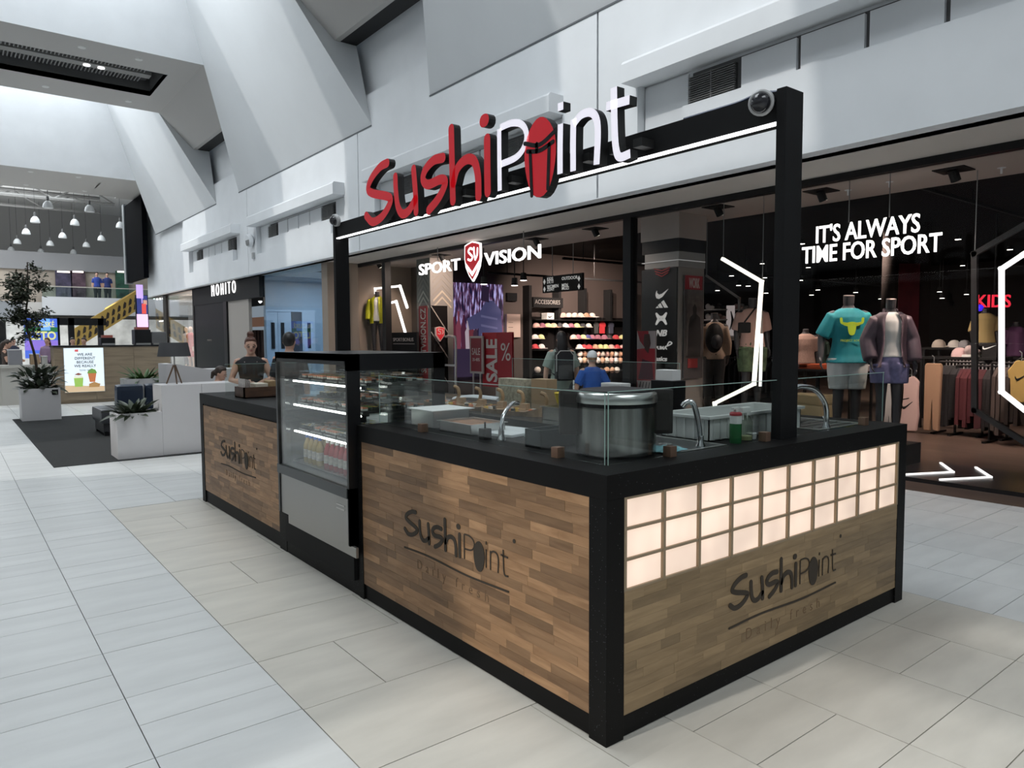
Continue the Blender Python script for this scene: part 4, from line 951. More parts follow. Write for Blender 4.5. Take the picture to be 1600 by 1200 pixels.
# ---- left counter: wooden organiser with menus, plexi screen
q0 = P(2, 1.1, 368, 621); q1 = P(2, 1.1, 428, 615)
t = thing('menu_box', 'dark wooden organiser box full of menus on the far counter', 'organiser', (.35, 4.85, 1.1))
M_dw = wood('dark_wood', (.11, .055, .03), (.065, .033, .02), 8, (1, 3, 3), .5, .1)
bm = BM()
x0, x1, y0, y1 = .12, .62, 4.72, 4.98
for (a, b, c, d) in ((x0, x1, y0, y0+.012), (x0, x1, y1-.012, y1), (x0, x0+.012, y0, y1), (x1-.012, x1, y0, y1)): box(bm, a, b, c, d, 1.1, 1.2)
obj('sides', bm, M_dw, t); obj('floor_board', bx(x0, x1, y0, y1, 1.1, 1.11), M_dw, t)
for k in range(4): 
    o = obj('leaflet_stack', bx(.145+k*.015, .15+k*.015, 4.76, 4.95, 1.112, 1.275-k*.004), mat('leaflet', (.55, .5, .47), .7, var=.25, vscale=60)); tag(o, 'upright printed leaflet in the menu box, %s of four from its left end' % ORD[k], 'leaflet', 'leaflets in the menu box')
for k, (a, b, h, c) in enumerate(((.24, .36, .08, (.6, .55, .45)), (.38, .46, .1, (.35, .24, .12)), (.48, .53, .09, (.12, .2, .14)))):
    tag(obj('packet', bx(a, b, 4.76, 4.94, 1.112, 1.15+h, bev=.01), mat('packet%d' % k, c, .6)), ['cream packet pile in the middle of the menu box', 'brown packet pile in the menu box', 'dark green packet at right end of menu box'][k], 'packet')
t = thing('glass_screen', 'clear plexi screen standing before the barista on the far counter', 'glass screen', (.7, 5.2, 1.1)); obj('pane', bx(.10, .98, 5.20, 5.206, 1.101, 1.40), G_clear, t); obj('edge', bx(.10, .98, 5.199, 5.207, 1.40, 1.403), M_gedge, t)
t = thing('card_terminal', 'small black card terminal beside the chiller', 'terminal', (.2, 3.75, 1.1)); bm = BM(); box(bm, .17, .24, 3.66, 3.72, 1.1, 1.115); box(bm, .195, .215, 3.68, 3.7, 1.115, 1.25); obj('stand', bm, M_black, t); obj('keypad', bx(.17, .25, 3.64, 3.74, 1.25, 1.28, bev=.005), M_black, t)
# ================================================================== lounge, cafe and food court on the left
M_lwhite = mat('laminate_white', (.66, .64, .64), .45, var=.02, vscale=3)
bm = BM(); box(bm, -.97, 2.7, 8.95, 16.25, 0, .008)
tag(obj('rug', bm, mat('rug_charcoal', (.022, .023, .023), .95, var=.25, vscale=40, bump=.4, bscale=300)), 'large charcoal rug under the lounge area', 'rug')
def planter(label, x0, x1, y0, y1, h, w=.03):
    t = thing('planter', label, 'planter', ((x0+x1)/2, (y0+y1)/2, .008)); bm = BM(); z = .008
    for (a, b, c, d) in ((x0, x1, y0, y0+w), (x0, x1, y1-w, y1), (x0, x0+w, y0+w, y1-w), (x1-w, x1, y0+w, y1-w)): box(bm, a, b, c, d, z, h)
    obj('box', bm, M_lwhite, t); obj('soil', bx(x0+w, x1-w, y0+w, y1-w, h-.12, h-.05), mat('soil', (.02, .014, .01), .9, var=.4, vscale=60), t); return t
pl = planter('tall white planter cube with small black tag at far rug edge', -.84, -.16, 15.6, 16.2, .66)
obj('tag', bx(-.31, -.2, 15.592, 15.6, .52, .63), M_black, pl); text('print', 'P7', mat('print_grey', (.5, .5, .5), .5), (-.29, 15.59, .55), (1, 0, 0), (0, 0, 1), .04, pl, ext=.001)
pb = planter('low white planter box at near corner of the rug', -.21, .36, 9.06, 9.6, .63)
t = thing('lounge_counter', 'long white counter block joined to the low planter box', 'counter', (1.2, 9.4, .008)); obj('front', bx(.362, .90, 9.06, 9.6, .008, 1.0, bev=.004), M_lwhite, t); obj('front', bx(.903, 2.3, 9.06, 9.6, .008, 1.0, bev=.004), M_lwhite, t)
t = thing('lounge_counter', 'white bench block with raised slanted top beyond the lamp', 'counter', (1.9, 12.4, .008)); bm = BM(); prism(bm, [(1.15, 12.3, .008), (2.9, 12.3, .008), (2.9, 12.3, 1.08), (1.9, 12.3, 1.08), (1.3, 12.3, 1.2), (1.15, 12.3, 1.2)], (0, .6, 0)); obj('block', bm, M_lwhite, t)
# leafy plants: every large leaf a part
M_leafd = mat('leaf_dark', (.05, .065, .04), .35, vary=.4); M_leafg = mat('leaf_green', (.07, .14, .04), .45, vary=.4)
def leaf_mesh(L, w, bend, m):
    bm = BM(); n = 5; prev = None
    for i in range(n+1):
        s = i/n; ww = w*math.sin(PI*min(1, .12+s*.88))**.8*(1 if s < 1 else .05); x = L*s; z = -bend*L*s*s
        row = [bm.verts.new((x, -ww, z+.15*ww)), bm.verts.new((x, 0, z-.1*ww)), bm.verts.new((x, ww, z+.15*ww))]
        if prev: bm.faces.new((prev[0], prev[1], row[1], row[0])); bm.faces.new((prev[1], prev[2], row[2], row[1]))
        prev = row
    me = bpy.data.meshes.new('leaf'); bm.to_mesh(me); bm.free(); me.materials.append(m); me.shade_smooth(); return me
def plant(name, label, loc, n, L, w, m, tilt=(.2, 1.2), spread=.05, stems=0, seed=1, hgt=0.):
    t = thing(name, label, 'plant', loc, local=True); rnd = random.Random(seed); ms = [leaf_mesh(L*f, w, b, m) for f, b in ((1, .35), (.8, .2), (.65, .5))]
    if stems:
        bm = BM()
        for i in range(stems):
            a = rnd.uniform(0, 2*PI); tube(bm, [(rnd.uniform(-spread, spread), rnd.uniform(-spread, spread), 0), (math.cos(a)*spread*1.3, math.sin(a)*spread*1.3, hgt*.6), (math.cos(a)*spread*1.7, math.sin(a)*spread*1.7, hgt)], .008, 5)
        obj('stems', bm, mat('stem', (.05, .045, .02), .7), t)
    for i in range(n):
        o = bpy.data.objects.new('leaf', rnd.choice(ms)); COL.objects.link(o); o.parent = t; a = rnd.uniform(0, 2*PI); e = rnd.uniform(*tilt); r = rnd.uniform(0, spread)
        o.location = (r*math.cos(a)*1.6, r*math.sin(a)*1.6, rnd.uniform(0, hgt)); o.rotation_euler = Euler((rnd.uniform(-.4, .4), -e, a)); s = rnd.uniform(.7, 1.1); o.scale = (s, s, s)
    return t
plant('potted_plant', 'dark spiky plant in the low white planter box', (.06, 9.33, .6), 90, .36, .035, M_leafd, (.1, 1.1), .13, seed=3)
plant('potted_plant', 'dark bushy plant in the tall white planter cube', (-.5, 15.9, .6), 190, .25, .05, M_leafd, (-.1, 1.2), .22, 9, 4, .42)
plant('potted_plant', 'bright green pointed plant behind the blue sofa', (1.18, 14.4, .80), 60, .42, .04, M_leafg, (.2, 1.35), .12, seed=5)
planter('white planter box hidden behind the blue sofa', .8, 1.6, 14.1, 14.7, .86)
# tree growing from the planter
t = thing('tree', 'tall thin tree with dark drooping crown left of the cafe', 'tree', (-.62, 15.9, .6)); rnd = random.Random(8)
bm = BM(); tr = spline([(-.52, 15.9, .6), (-.55, 15.9, 1.3), (-.68, 15.92, 2.0), (-.62, 15.9, 2.6), (-.6, 15.95, 3.25)], 5); tube(bm, tr, [.03-.02*i/len(tr) for i in range(len(tr))], 7)
br = []
for i in range(26):
    b = tr[rnd.randrange(9, len(tr))]; a = rnd.uniform(0, 2*PI); L = rnd.uniform(.2, .5); e = b+Vector((math.cos(a)*L, math.sin(a)*L*.8, rnd.uniform(-.25, .22))); tube(bm, [b, b.lerp(e, .5)+Vector((0, 0, .06)), e], [.008, .006, .003], 4); br.append((b, e))
obj('trunk', bm, mat('bark', (.05, .035, .025), .8), t)
bm = BM()
for b, e in br:
    for j in range(85):
        c = b.lerp(e, rnd.uniform(.3, 1.15))+Vector((rnd.gauss(0, .07), rnd.gauss(0, .07), rnd.gauss(0, .055))); d1 = Vector((rnd.uniform(-1, 1), rnd.uniform(-1, 1), rnd.uniform(-.6, .6))).normalized()*.05; d2 = d1.cross(Vector((rnd.uniform(-1, 1), rnd.uniform(-1, 1), 1))).normalized()*.02
        quad(bm, c-d1, c+d2, c+d1, c-d2)
obj('foliage', bm, mat('foliage_dark', (.03, .038, .018), .6, vary=.4), t, kind='stuff')
# sofa
M_lea = mat('leather_navy', (.018, .03, .055), .28, bump=.1, bscale=60); M_lea2 = mat('leather_slate', (.05, .052, .058), .3)
t = thing('sofa', 'dark navy leather sofa on the charcoal rug', 'sofa', (.8, 12.6, .008))
obj('seat', bx(.02, 1.13, 11.9, 12.9, .22, .46, bev=.05), M_lea2, t); obj('base', bx(.06, 1.1, 11.95, 12.85, .06, .24), mat('sofa_base', (.03, .03, .033), .4), t)
for i in range(2): obj('back_cushion', bx(.24+.45*i, .67+.45*i, 11.78, 12.02, .40, .88, bev=.08, rot=Matrix.Rotation(.12, 3, 'X')), M_lea, t)
for x in (.07, 1.0):
    for y in (11.95, 12.8): obj('leg', bx(x, x+.06, y, y+.06, .008, .08), M_black, t)
# tripod lamp on the counter
lc = Vector((.62, 9.38, 1.0)); t = thing('table_lamp', 'tripod wood lamp with dark grey drum shade on white counter', 'lamp', lc)
bm = BM(); lathe(bm, [(.225, 1.40), (.19, 1.60)], lc.xy.to_3d(), 28, cap=False); lathe(bm, [(.222, 1.401), (.187, 1.60)], lc.xy.to_3d(), 28, cap=False); obj('shade', bm, mat('shade_grey', (.06, .06, .065), .85), t, smooth=True)
bm = BM(); tube(bm, [lc+Vector((0, 0, .25)), lc+Vector((0, 0, .56))], .009, 8); obj('pole', bm, M_steel, t)
for k in range(3):
    a = 2*PI*k/3+.5; bm = BM(); tube(bm, [lc+Vector((.012*math.cos(a), .012*math.sin(a), .27)), lc+Vector((.12*math.cos(a), .12*math.sin(a), .0))], [.013, .01], 8); obj('leg', bm, wood('lamp_wood', (.2, .12, .07), (.14, .08, .05), 8, (1, 1, 1)), t)
# ---- cafe counter with the lit poster
M_cafe = wood('cafe_wood', (.31, .235, .155), (.22, .165, .11), 2.2, (.6, 1, 6), .5, .12)
t = thing('cafe_counter', 'wide oak panelled cafe counter with black top and lit poster', 'counter', (1.5, 20.3, 0))
for k in range(3): obj('panel', bx(.18+.92*k, 1.095+.92*k, 19.8, 20.6, .08, 1.47), M_cafe, t)
obj('plinth', bx(.2, 2.9, 19.84, 20.5, 0, .08), M_cafe, t); obj('top_board', bx(.16, 2.96, 19.78, 20.62, 1.47, 1.51), M_black, t)
po = thing('lightbox_poster', 'lit white poster of a green drink and potted dessert on cafe counter', 'poster', (.83, 19.77, .8))
x0, x1, z0, z1, yp = .39, 1.28, .30, 1.44, 19.76
obj('backing', bx(x0-.01, x1+.01, yp, 19.8, z0-.01, z1+.01), mat('poster_frame', (.6, .6, .58), .4), po)
obj('sheet', bx(x0, x1, yp-.004, yp, z0, z1), mat('poster_lit', (.8, .85, .88), .5, emit=.62, ecol=(.78, .9, 1)), po)
def flat(parent, name, m, pts, y=yp-.006): 
    bm = BM(); prism(bm, [(x0+(x1-x0)*u, y, z0+(z1-z0)*v) for u, v in pts], (0, .002, 0)); return obj(name, bm, m, parent)
E_ = lambda n, c, s=.6: mat(n, c, .5, emit=s)
flat(po, 'print', E_('pr_table', (.62, .45, .28)), [(0, 0), (1, 0), (1, .12), (0, .16)])
flat(po, 'print', E_('pr_red', (.6, .1, .1)), [(.27, .92), (.36, .92), (.36, .97), (.27, .97)])
flat(po, 'print', E_('pr_green', (.3, .5, .1)), [(.24, .12), (.44, .12), (.46, .32), (.22, .32)], yp-.007)
flat(po, 'print', E_('pr_cream', (.75, .75, .6)), [(.21, .32), (.47, .32), (.45, .37), (.23, .37)], yp-.008)
flat(po, 'print', E_('pr_brown', (.25, .1, .07)), [(.24, .4), (.34, .38), (.44, .4), (.34, .44)], yp-.008)
flat(po, 'print', E_('pr_terra', (.5, .16, .06)), [(.62, .22), (.76, .22), (.8, .42), (.58, .42)], yp-.007)
flat(po, 'print', E_('pr_herb', (.15, .3, .06)), [(.56, .42), (.82, .42), (.78, .5), (.68, .53), (.6, .49)], yp-.008)
flat(po, 'print', E_('pr_choc', (.4, .22, .08)), [(.6, .1), (.86, .1), (.9, .17), (.74, .22), (.6, .18)], yp-.009)
for i, s in enumerate(('WE ARE', 'DIFFERENT', 'BECAUSE', 'WE REALLY')): text('lettering', s, mat('pr_ink', (.05, .06, .07), .7), (.855, yp-.008, 1.245-i*.1), (1, 0, 0), (0, 0, 1), .07, po, ext=.001, align='CENTER', bold=.01)
text('lettering', 'love tea', mat('pr_grey', (.3, .33, .35), .7), (.855, yp-.008, .845), (1, 0, 0), (0, 0, 1), .06, po, ext=.001, align='CENTER')
# machines and goods on the cafe counter
def mach(label, x0, x1, h, c, top=None):
    t = thing('cafe_machine', label, 'machine', ((x0+x1)/2, 20.2, 1.51)); obj('body', bx(x0, x1, 20.0, 20.45, 1.52, 1.51+h, bev=.02), c, t); obj('foot', bx(x0+.03, x1-.03, 20.03, 20.42, 1.51, 1.53), M_black, t)
    obj('drip_tray', bx(x0+.02, x1-.02, 19.93, 20.0, 1.51, 1.56), M_steel, t)
    if top: obj('hopper', bx(x0+.05, x1-.05, 20.05, 20.35, 1.51+h, 1.58+h), top, t)
mach('black coffee machine with reddish top at left of cafe counter', 1.28, 1.62, .2, M_black, mat('rust_red', (.4, .1, .07), .5))
mach('tall black coffee grinder with red hopper at right of the cafe counter', 2.1, 2.5, .42, M_black, MAT['rust_red'])
mach('steel machine right of the black grinder on the cafe counter', 2.52, 2.9, .36, mat('machine_grey', (.2, .2, .2), .3, .6))
bm = BM(); box(bm, -1.0, .16, 20.3, 20.9, .95, 1.02); box(bm, -.92, .1, 20.36, 20.4, .0, .95); box(bm, -.98, -.9, 20.4, 20.8, 0, .95)
tag(obj('cafe_table', bm, mat('pale_stone', (.5, .48, .44), .4)), 'pale high service table left of the oak counter', 'table')
bm = BM(); box(bm, -.35, .1, 20.32, 20.34, .05, .93); tag(obj('panel', bm, M_lwhite), 'white panel under the pale service table', 'panel')
for k, (x, w, h, c, lb) in enumerate(((-.6, .3, .38, (.25, .25, .27), 'grey glass cake display'), (-.18, .2, .26, (.35, .25, .15), 'wooden bread box'), (.03, .13, .2, (.5, .5, .48), 'pale tub'))):
    t = thing('cafe_box', lb+' on the pale service table', 'box', (x, 20.6, 1.02)); obj('body', bx(x-w/2, x+w/2, 20.45, 20.75, 1.02, 1.02+h, bev=.01), mat('cafebox%d' % k, c, .4), t); obj('lid', bx(x-w/2-.01, x+w/2+.01, 20.44, 20.76, 1.02+h, 1.04+h), M_lwhite, t)
struct('wall_far', bx(.5, 9, 43.2, 43.4, 0, 2.8), mat('daylit_glass_white', (.6, .6, .58), .6, var=.3, vscale=1.5))  # added pale wall standing in for bright daylit glass
# ---- advertising screen with the summer advert, black portal, escalator
sc = thing('advert_screen', 'large bright summer advert screen in blue yellow and purple', 'screen', (0, 29, 1.5))
a0, a1 = P(1, 29, 40, 560), P(1, 29, 89, 498)
y = 29
obj('stand', bx(a0.x+.2, a1.x-.2, y+.13, y+.25, 0, a1.z-.3), M_black, sc); obj('panel', bx(a0.x, a1.x, y, y+.12, a0.z, a1.z), mat('ad_blue', (.05, .1, .5), .5, emit=.9, ecol=(.06, .13, .55)), sc)
def adr(u0, v0, u1, v1, m, d=.004): obj('print', bx(a0.x+(a1.x-a0.x)*u0, a0.x+(a1.x-a0.x)*u1, y-d, y, a0.z+(a1.z-a0.z)*v0, a0.z+(a1.z-a0.z)*v1), m, sc)
adr(0, .66, 1, .78, E_('ad_green', (.02, .13, .05), .8)); adr(0, .2, 1, .45, E_('ad_purple', (.22, .15, .55), .8)); adr(.5, .7, .78, 1, E_('ad_sky', (.15, .35, .85), .9), .006)
M_ady = E_('ad_yellow', (.62, .6, .25), .8)
text('lettering', 'BRAZILSK\u00c9', M_ady, (a0.x+.06, y-.01, a0.z+(a1.z-a0.z)*.79), (1, 0, 0), (0, 0, 1), .19, sc, width=(a1.x-a0.x)*.85, ext=.002, bold=.02)
text('lettering', 'L\u00c9TO', M_ady, (a0.x+.15, y-.01, a0.z+(a1.z-a0.z)*.47), (1, 0, 0), (0, 0, 1), .3, sc, width=(a1.x-a0.x)*.8, ext=.002, bold=.03)
t = thing('shop_portal', 'black framed glass portal behind the oak cafe counter', 'frame', (2, 31, 0)); zt = P(1, 31, 120, 497).z
for xx in (89, 112, 158): 
    q = P(1, 31, xx, 520).x; obj('post', bx(q-.1, q+.1, 31, 31.2, 0, zt), M_blackmatt, t)
obj('lintel', bx(P(1, 31, 88, 500).x, P(1, 31, 166, 500).x, 31, 31.2, zt-.28, zt), M_blackmatt, t)
# escalator rising to the right
es = thing('escalator', 'escalator with yellow black-patterned sides rising to the right', 'escalator', (4, 39, 0)); M_yel = mat('escalator_yellow', (.52, .34, .08), .5)
def esc(p0, p1, h, y, nm):
    a, b = P(1, y, *p0), P(1, y, *p1); bm = BM(); prism(bm, [a, b, b+Vector((0, 0, h)), a+Vector((0, 0, h))], (0, .2, 0)); o = obj(nm, bm, M_yel, es); n = 11; d = (b-a)/n
    for i in range(n):
        for vv in (.12, .5):
            c = a+d*(i+.15+vv*.3)+Vector((0, 0, h*vv)); bm = BM(); prism(bm, [c, c+d*.5, c+d*.62+Vector((0, 0, h*.2)), c+d*.3+Vector((0, 0, h*.32)), c+d*.1+Vector((0, 0, h*.2))], (0, -.02, 0)); obj('figure_print', bm, mat('print_black', (.03, .02, .015), .6), o)
esc((118, 545), (216, 484), 1.0, 39, 'side_panel')
esc((165, 498), (216, 468), .55, 41, 'side_panel')
bm = BM(); a, b = P(1, 39.5, 118, 531), P(1, 39.5, 216, 470); tube(bm, [a, b], .05, 6); obj('handrail', bm, M_black, es)
# upper gallery
YG = 44
t0 = P(1, YG, 66, 463); t1 = P(1, YG, 66, 492)
struct('trim_3', bx(t0.x, 12, YG, YG+.3, t1.z, t0.z), mat('gallery_white', (.55, .57, .6), .5))
u0, u1 = P(1, 38, 0, 470), P(1, 38, 0, 500)
struct('trim_4', bx(-12, P(1, 38, 34, 480).x, 38, 38.3, u1.z, u0.z), MAT['gallery_white'])
struct('floor', bx(-12, 12, YG+.3, 58, t1.z+.1, t0.z-.3), M_grey)
struct('wall_far', bx(-14, 14, 57, 57.3, 0, 14), mat('far_wall_grey', (.36, .355, .34), .7))
struct('wall_far', bx(-14, 14, 50, 50.3, P(1, 50, 100, 423).z, P(1, 50, 100, 396).z), mat('far_band', (.3, .3, .31), .7))
struct('wall_far', bx(-14, 14, 50.2, 50.5, t1.z, P(1, 50, 100, 423).z), mat('gallery_back', (.42, .36, .3), .7, var=.3, vscale=.6))
for i, (a, b, c, lb) in enumerate(((88, 112, (.06, .05, .09), 'dark framed poster wall'), (112, 133, (.1, .06, .08), 'dark picture wall of figures'), (182, 200, (.03, .09, .06), 'dark green shop front'))):
    p0, p1 = P(1, 49.9, a, 463), P(1, 49.9, b, 424); bm = BM(); box(bm, p0.x, p1.x, 49.9, 50.1, p0.z-.6, p1.z); t = thing('gallery_shop', lb+' on the upper gallery', 'shop front', ((p0.x+p1.x)/2, 50, p0.z-.6)); obj('panel', bm, mat('gal%d' % i, c, .4, var=.8, vscale=2), t); obj('light_strip', bx(p0.x+.1, p1.x-.1, 49.85, 49.9, p1.z-.1, p1.z), mat('gal_lamp', (1, .9, .8), .5, emit=1.5), t)
t = thing('railing', 'glass railing with pale handrail along the upper gallery', 'railing', (5, YG, t0.z)); h1 = P(1, YG, 66, 446).z
obj('handrail', bx(t0.x, 8, YG, YG+.08, h1-.05, h1), mat('rail_pale', (.45, .42, .38), .4), t); obj('pane', bx(t0.x, 8, YG+.03, YG+.05, t0.z, h1-.05), glass('rail_glass', (.75, .85, .83)), t)
# roof with trusses and the pendant lamps
struct('ceiling', bx(-14, 14, 34, 57.3, 10.6, 10.8), mat('court_roof', (.72, .72, .70), .6))
for yy, zz in ((36, 9.0), (40.5, 9.2), (45, 9.4), (50, 9.6)):
    bm = BM(); tube(bm, [(-12, yy, zz), (6, yy, zz)], .09, 6); tube(bm, [(-12, yy, zz+.9), (6, yy, zz+.9)], .09, 6)
    for k in range(12): tube(bm, [(-12+1.5*k, yy, zz+.9*(k % 2)), (-10.5+1.5*k, yy, zz+.9*((k+1) % 2))], .045, 5)
    struct('ceiling', bm, mat('truss_grey', (.16, .16, .155), .6)).name = 'ceiling_truss'
pos = [(75, 325), (55, 348), (41, 366), (27, 381), (17.5, 393), (140, 331), (117, 352), (98, 372), (78.5, 384), (64, 396), (188, 356), (158.5, 376), (135, 386), (115, 397)]
M_pend = mat('pendant_white', (.75, .77, .78), .4); lp = None
for i, (a, b) in enumerate(pos):
    q = P(2, 7.3, a, b); 
    if lp is None:
        t = thing('pendant_lamp', 'x', 'lamp', q, 'white dome pendant lamps over the food court', local=True)
        bm = BM(); lathe(bm, [(.2, 0), (.195, .08), (.16, .19), (.09, .28), (.06, .30)], seg=20); obj('shade', bm, M_pend, t, smooth=.8)
        bm = BM(); lathe(bm, [(.055, .30), (.05, .48), (.02, .5)], seg=12); obj('socket', bm, mat('socket_grey', (.12, .12, .12), .5), t)
        bm = BM(); tube(bm, [(0, 0, .5), (0, 0, 3.3)], .008, 5); obj('cable', bm, M_black, t); lp = t
    else: t = dup(lp, q)
    t['label'] = 'white dome pendant lamp, %s' % ['nearest and highest of the left row', 'second from front in the left row', 'third from front in the left row', 'fourth from front in the left row', 'last and lowest of the left row above the tree', 'front one of the middle row', 'second of the middle row', 'third of the middle row', 'fourth of the middle row', 'last of the middle row', 'front one of the right row beside the black panel', 'second of the right row', 'third of the right row', 'last of the right row'][i]
# tall black panel and grey frame at the end of the right wall
t = thing('wall_panel', 'tall black vertical panel at the far end of the right wall', 'panel', (4.9, 34, 4.2)); obj('panel', bx(4.9, 5.1, 32.6, 36.2, 4.35, 7.9), mat('panel_deep', (.003, .0035, .005), .8, spec=.03), t); obj('frame', bx(4.85, 5.15, 36.2, 36.6, 4.3, 8.0), mat('frame_grey', (.25, .27, .28), .5), t)
# digital totem
c0, c1 = P(1, 29.5, 214.5, 511), P(1, 29.5, 231, 491); b0, b1 = P(1, 29.5, 214.5, 490), P(1, 29.5, 230, 462)
t = thing('digital_totem', 'upright advert totem with pink lower and navy upper picture', 'screen', ((c0.x+c1.x)/2, 29.5, 0))
obj('case', bx(c0.x-.03, c1.x+.03, 29.52, 29.6, 0, b1.z+.02), M_black, t); obj('screen', bx(c0.x, c1.x, 29.5, 29.52, c0.z, c1.z), E_('pink_lit', (.75, .5, .8), .9), t); obj('picture', bx(b0.x, b1.x, 29.5, 29.52, b0.z, b1.z), E_('navy_lit', (.03, .04, .17), .8), t)
obj('print', bx(b0.x+(b1.x-b0.x)*.45, b0.x+(b1.x-b0.x)*.85, 29.49, 29.5, b0.z, b0.z+(b1.z-b0.z)*.55), E_('red_lit', (.6, .07, .06), .8), t); obj('print', bx(b0.x+(b1.x-b0.x)*.6, b0.x+(b1.x-b0.x)*.95, 29.49, 29.5, b0.z+(b1.z-b0.z)*.5, b0.z+(b1.z-b0.z)*.75), E_('skin_lit', (.5, .28, .2), .8), t)
p0, p1 = P(1, 29.4, 213.5, 466), P(1, 29.4, 223, 445); bm = BM(); box(bm, p0.x, p1.x, 29.4, 29.44, p0.z, p1.z); box(bm, p1.x-.05, p1.x-.02, 29.45, 29.5, b1.z-.3, p1.z); tag(obj('banner', bm, E_('violet_lit', (.5, .35, .75), .8)), 'small violet hanging banner above the totem', 'banner')
# ================================================================== sport shop behind the kiosk
M_shopdark = mat('shop_dark', (.009, .008, .008), .8, spec=.1); M_bei = mat('shop_beige', (.30, .245, .20), .6, var=.05, vscale=2)
struct('ceiling', bx(6.5, 8.2, -10, 15.45, ZS, ZS+.4), mat('shop_cream', (.50, .43, .385), .7))
struct('ceiling', bx(8.2, 27, -10, 24, 4.15, 4.25), M_shopdark)
struct('wall_right', bx(26, 26.2, -10, 24, 0, 4.2), M_shopdark).name = 'wall_shop_back'
struct('floor', bx(20, 26.2, -10, 24, -.12, 0), M_shopfloor); struct('floor', bx(9.5, 20, 15.5, 24, -.12, 0), M_shopfloor)
struct('wall_shop_side', bx(6.3, 26, -10.2, -10, 0, 4.2), M_shopdark)
struct('wall_shop_left', bx(9.0, 17.2, 14.6, 14.8, 0, 4.15), mat('shop_wall_warm', (.055, .042, .038), .7))
struct('wall_shop_left', bx(6.42, 8.1, 15.36, 15.5, 0, ZS), M_bei)
struct('wall_shop_left', bx(8.1, 8.22, 13.55, 15.5, 0, ZS), mat('shop_taupe', (.10, .085, .075), .6))
struct('wall_shop_left', bx(17, 17.2, 14.6, 24, 0, 4.15), M_shopdark)
struct('trim_5', bx(6.44, 6.56, -10, 15.4, 3.49, ZS-.001), M_black)
struct('trim_6', bx(6.42, 6.58, 5.78, 5.94, 0, 3.49), M_black); struct('trim_7', bx(6.42, 6.58, 13.72, 13.88, 0, 3.49), M_black)
G_shop = glass('shop_glass', (.97, .97, .97), .12)
w = struct('window_1', bx(6.49, 6.505, -9.8, 5.78, .04, 3.49), G_shop); w = struct('window_2', bx(6.49, 6.505, 13.88, 15.36, .04, 3.49), G_shop)
# step with lit arrows
st = thing('window_step', 'low black step with white lit arrow lines at shop window', 'step', (7.1, 2, 0)); obj('slab', bx(6.5, 7.76, -9.9, 5.75, .0, .045), mat('step_black', (.018, .016, .017), .3), st)
M_neon = mat('neon_white', (1, 1, 1), .5, emit=1.5, ecol=(1, .97, .95)); M_neonw = mat('neon_warm', (1, .96, .86), .5, emit=1.5, ecol=(1, .95, .82))
def bar(bm, pts, w, n):
    """square tube along a polyline; n = plane normal"""
    n = Vector(n); pts = [Vector(p) for p in pts]
    for a, b in zip(pts, pts[1:]):
        d = (b-a).normalized(); s = d.cross(n).normalized()*w/2; a2, b2 = a-d*w/2, b+d*w/2; prism(bm, [a2-s-n*w/2, b2-s-n*w/2, b2+s-n*w/2, a2+s-n*w/2], n*w)
for arr in (((1405, 742.5), (1489, 738), (1470, 724)), ((1470, 750), (1548, 746), (1525, 731))):
    bm = BM(); bar(bm, [P(2, .047, *q) for q in arr], .026, (0, 0, 1)); obj('light_line', bm, M_neon, st)
# recessed lamps in the cream ceiling
for i, (a, b) in enumerate(((1490, 265), (1283, 298), (1122, 323), (930, 357), (838, 373), (690, 398), (592, 410), (561, 418))):
    q = P(2, ZS, a, b); t = thing('ceiling_light', 'black square recessed lamp in cream shop ceiling, number %s from the left' % ['eight', 'seven', 'six', 'five', 'four', 'three', 'two', 'one'][i], 'lamp', (q.x, q.y, ZS), 'recessed lamps in the shop ceiling')
    obj('recess', bx(q.x-.17, q.x+.17, q.y-.17, q.y+.17, ZS-.012, ZS), M_blackmatt, t)
    bm = BM(); tube(bm, [(q.x-.03, q.y, ZS-.01), (q.x+.03, q.y-.02, ZS-.13)], .055, 12); obj('head', bm, M_blackmatt, t); bm = BM(); tube(bm, [(q.x+.03, q.y-.02, ZS-.128), (q.x+.032, q.y-.021, ZS-.134)], .045, 12); obj('bulb', bm, M_neonw, t)
for a, b in ((1390, 284), (1565, 262), (1325, 297)):
    q = P(2, ZS, a, b); bm = BM(); tube(bm, [(q.x, q.y, ZS), (q.x, q.y, ZS-.07)], .012, 6); tube(bm, [(q.x, q.y, ZS-.005), (q.x, q.y, ZS)], .045, 10); tag(obj('sprinkler', bm, M_white), 'tiny sprinkler in cream ceiling at pixel column %s of the shop front' % {1390: 'right of the lamp', 1565: 'far right', 1325: 'left of the lamp'}[a], 'sprinkler')
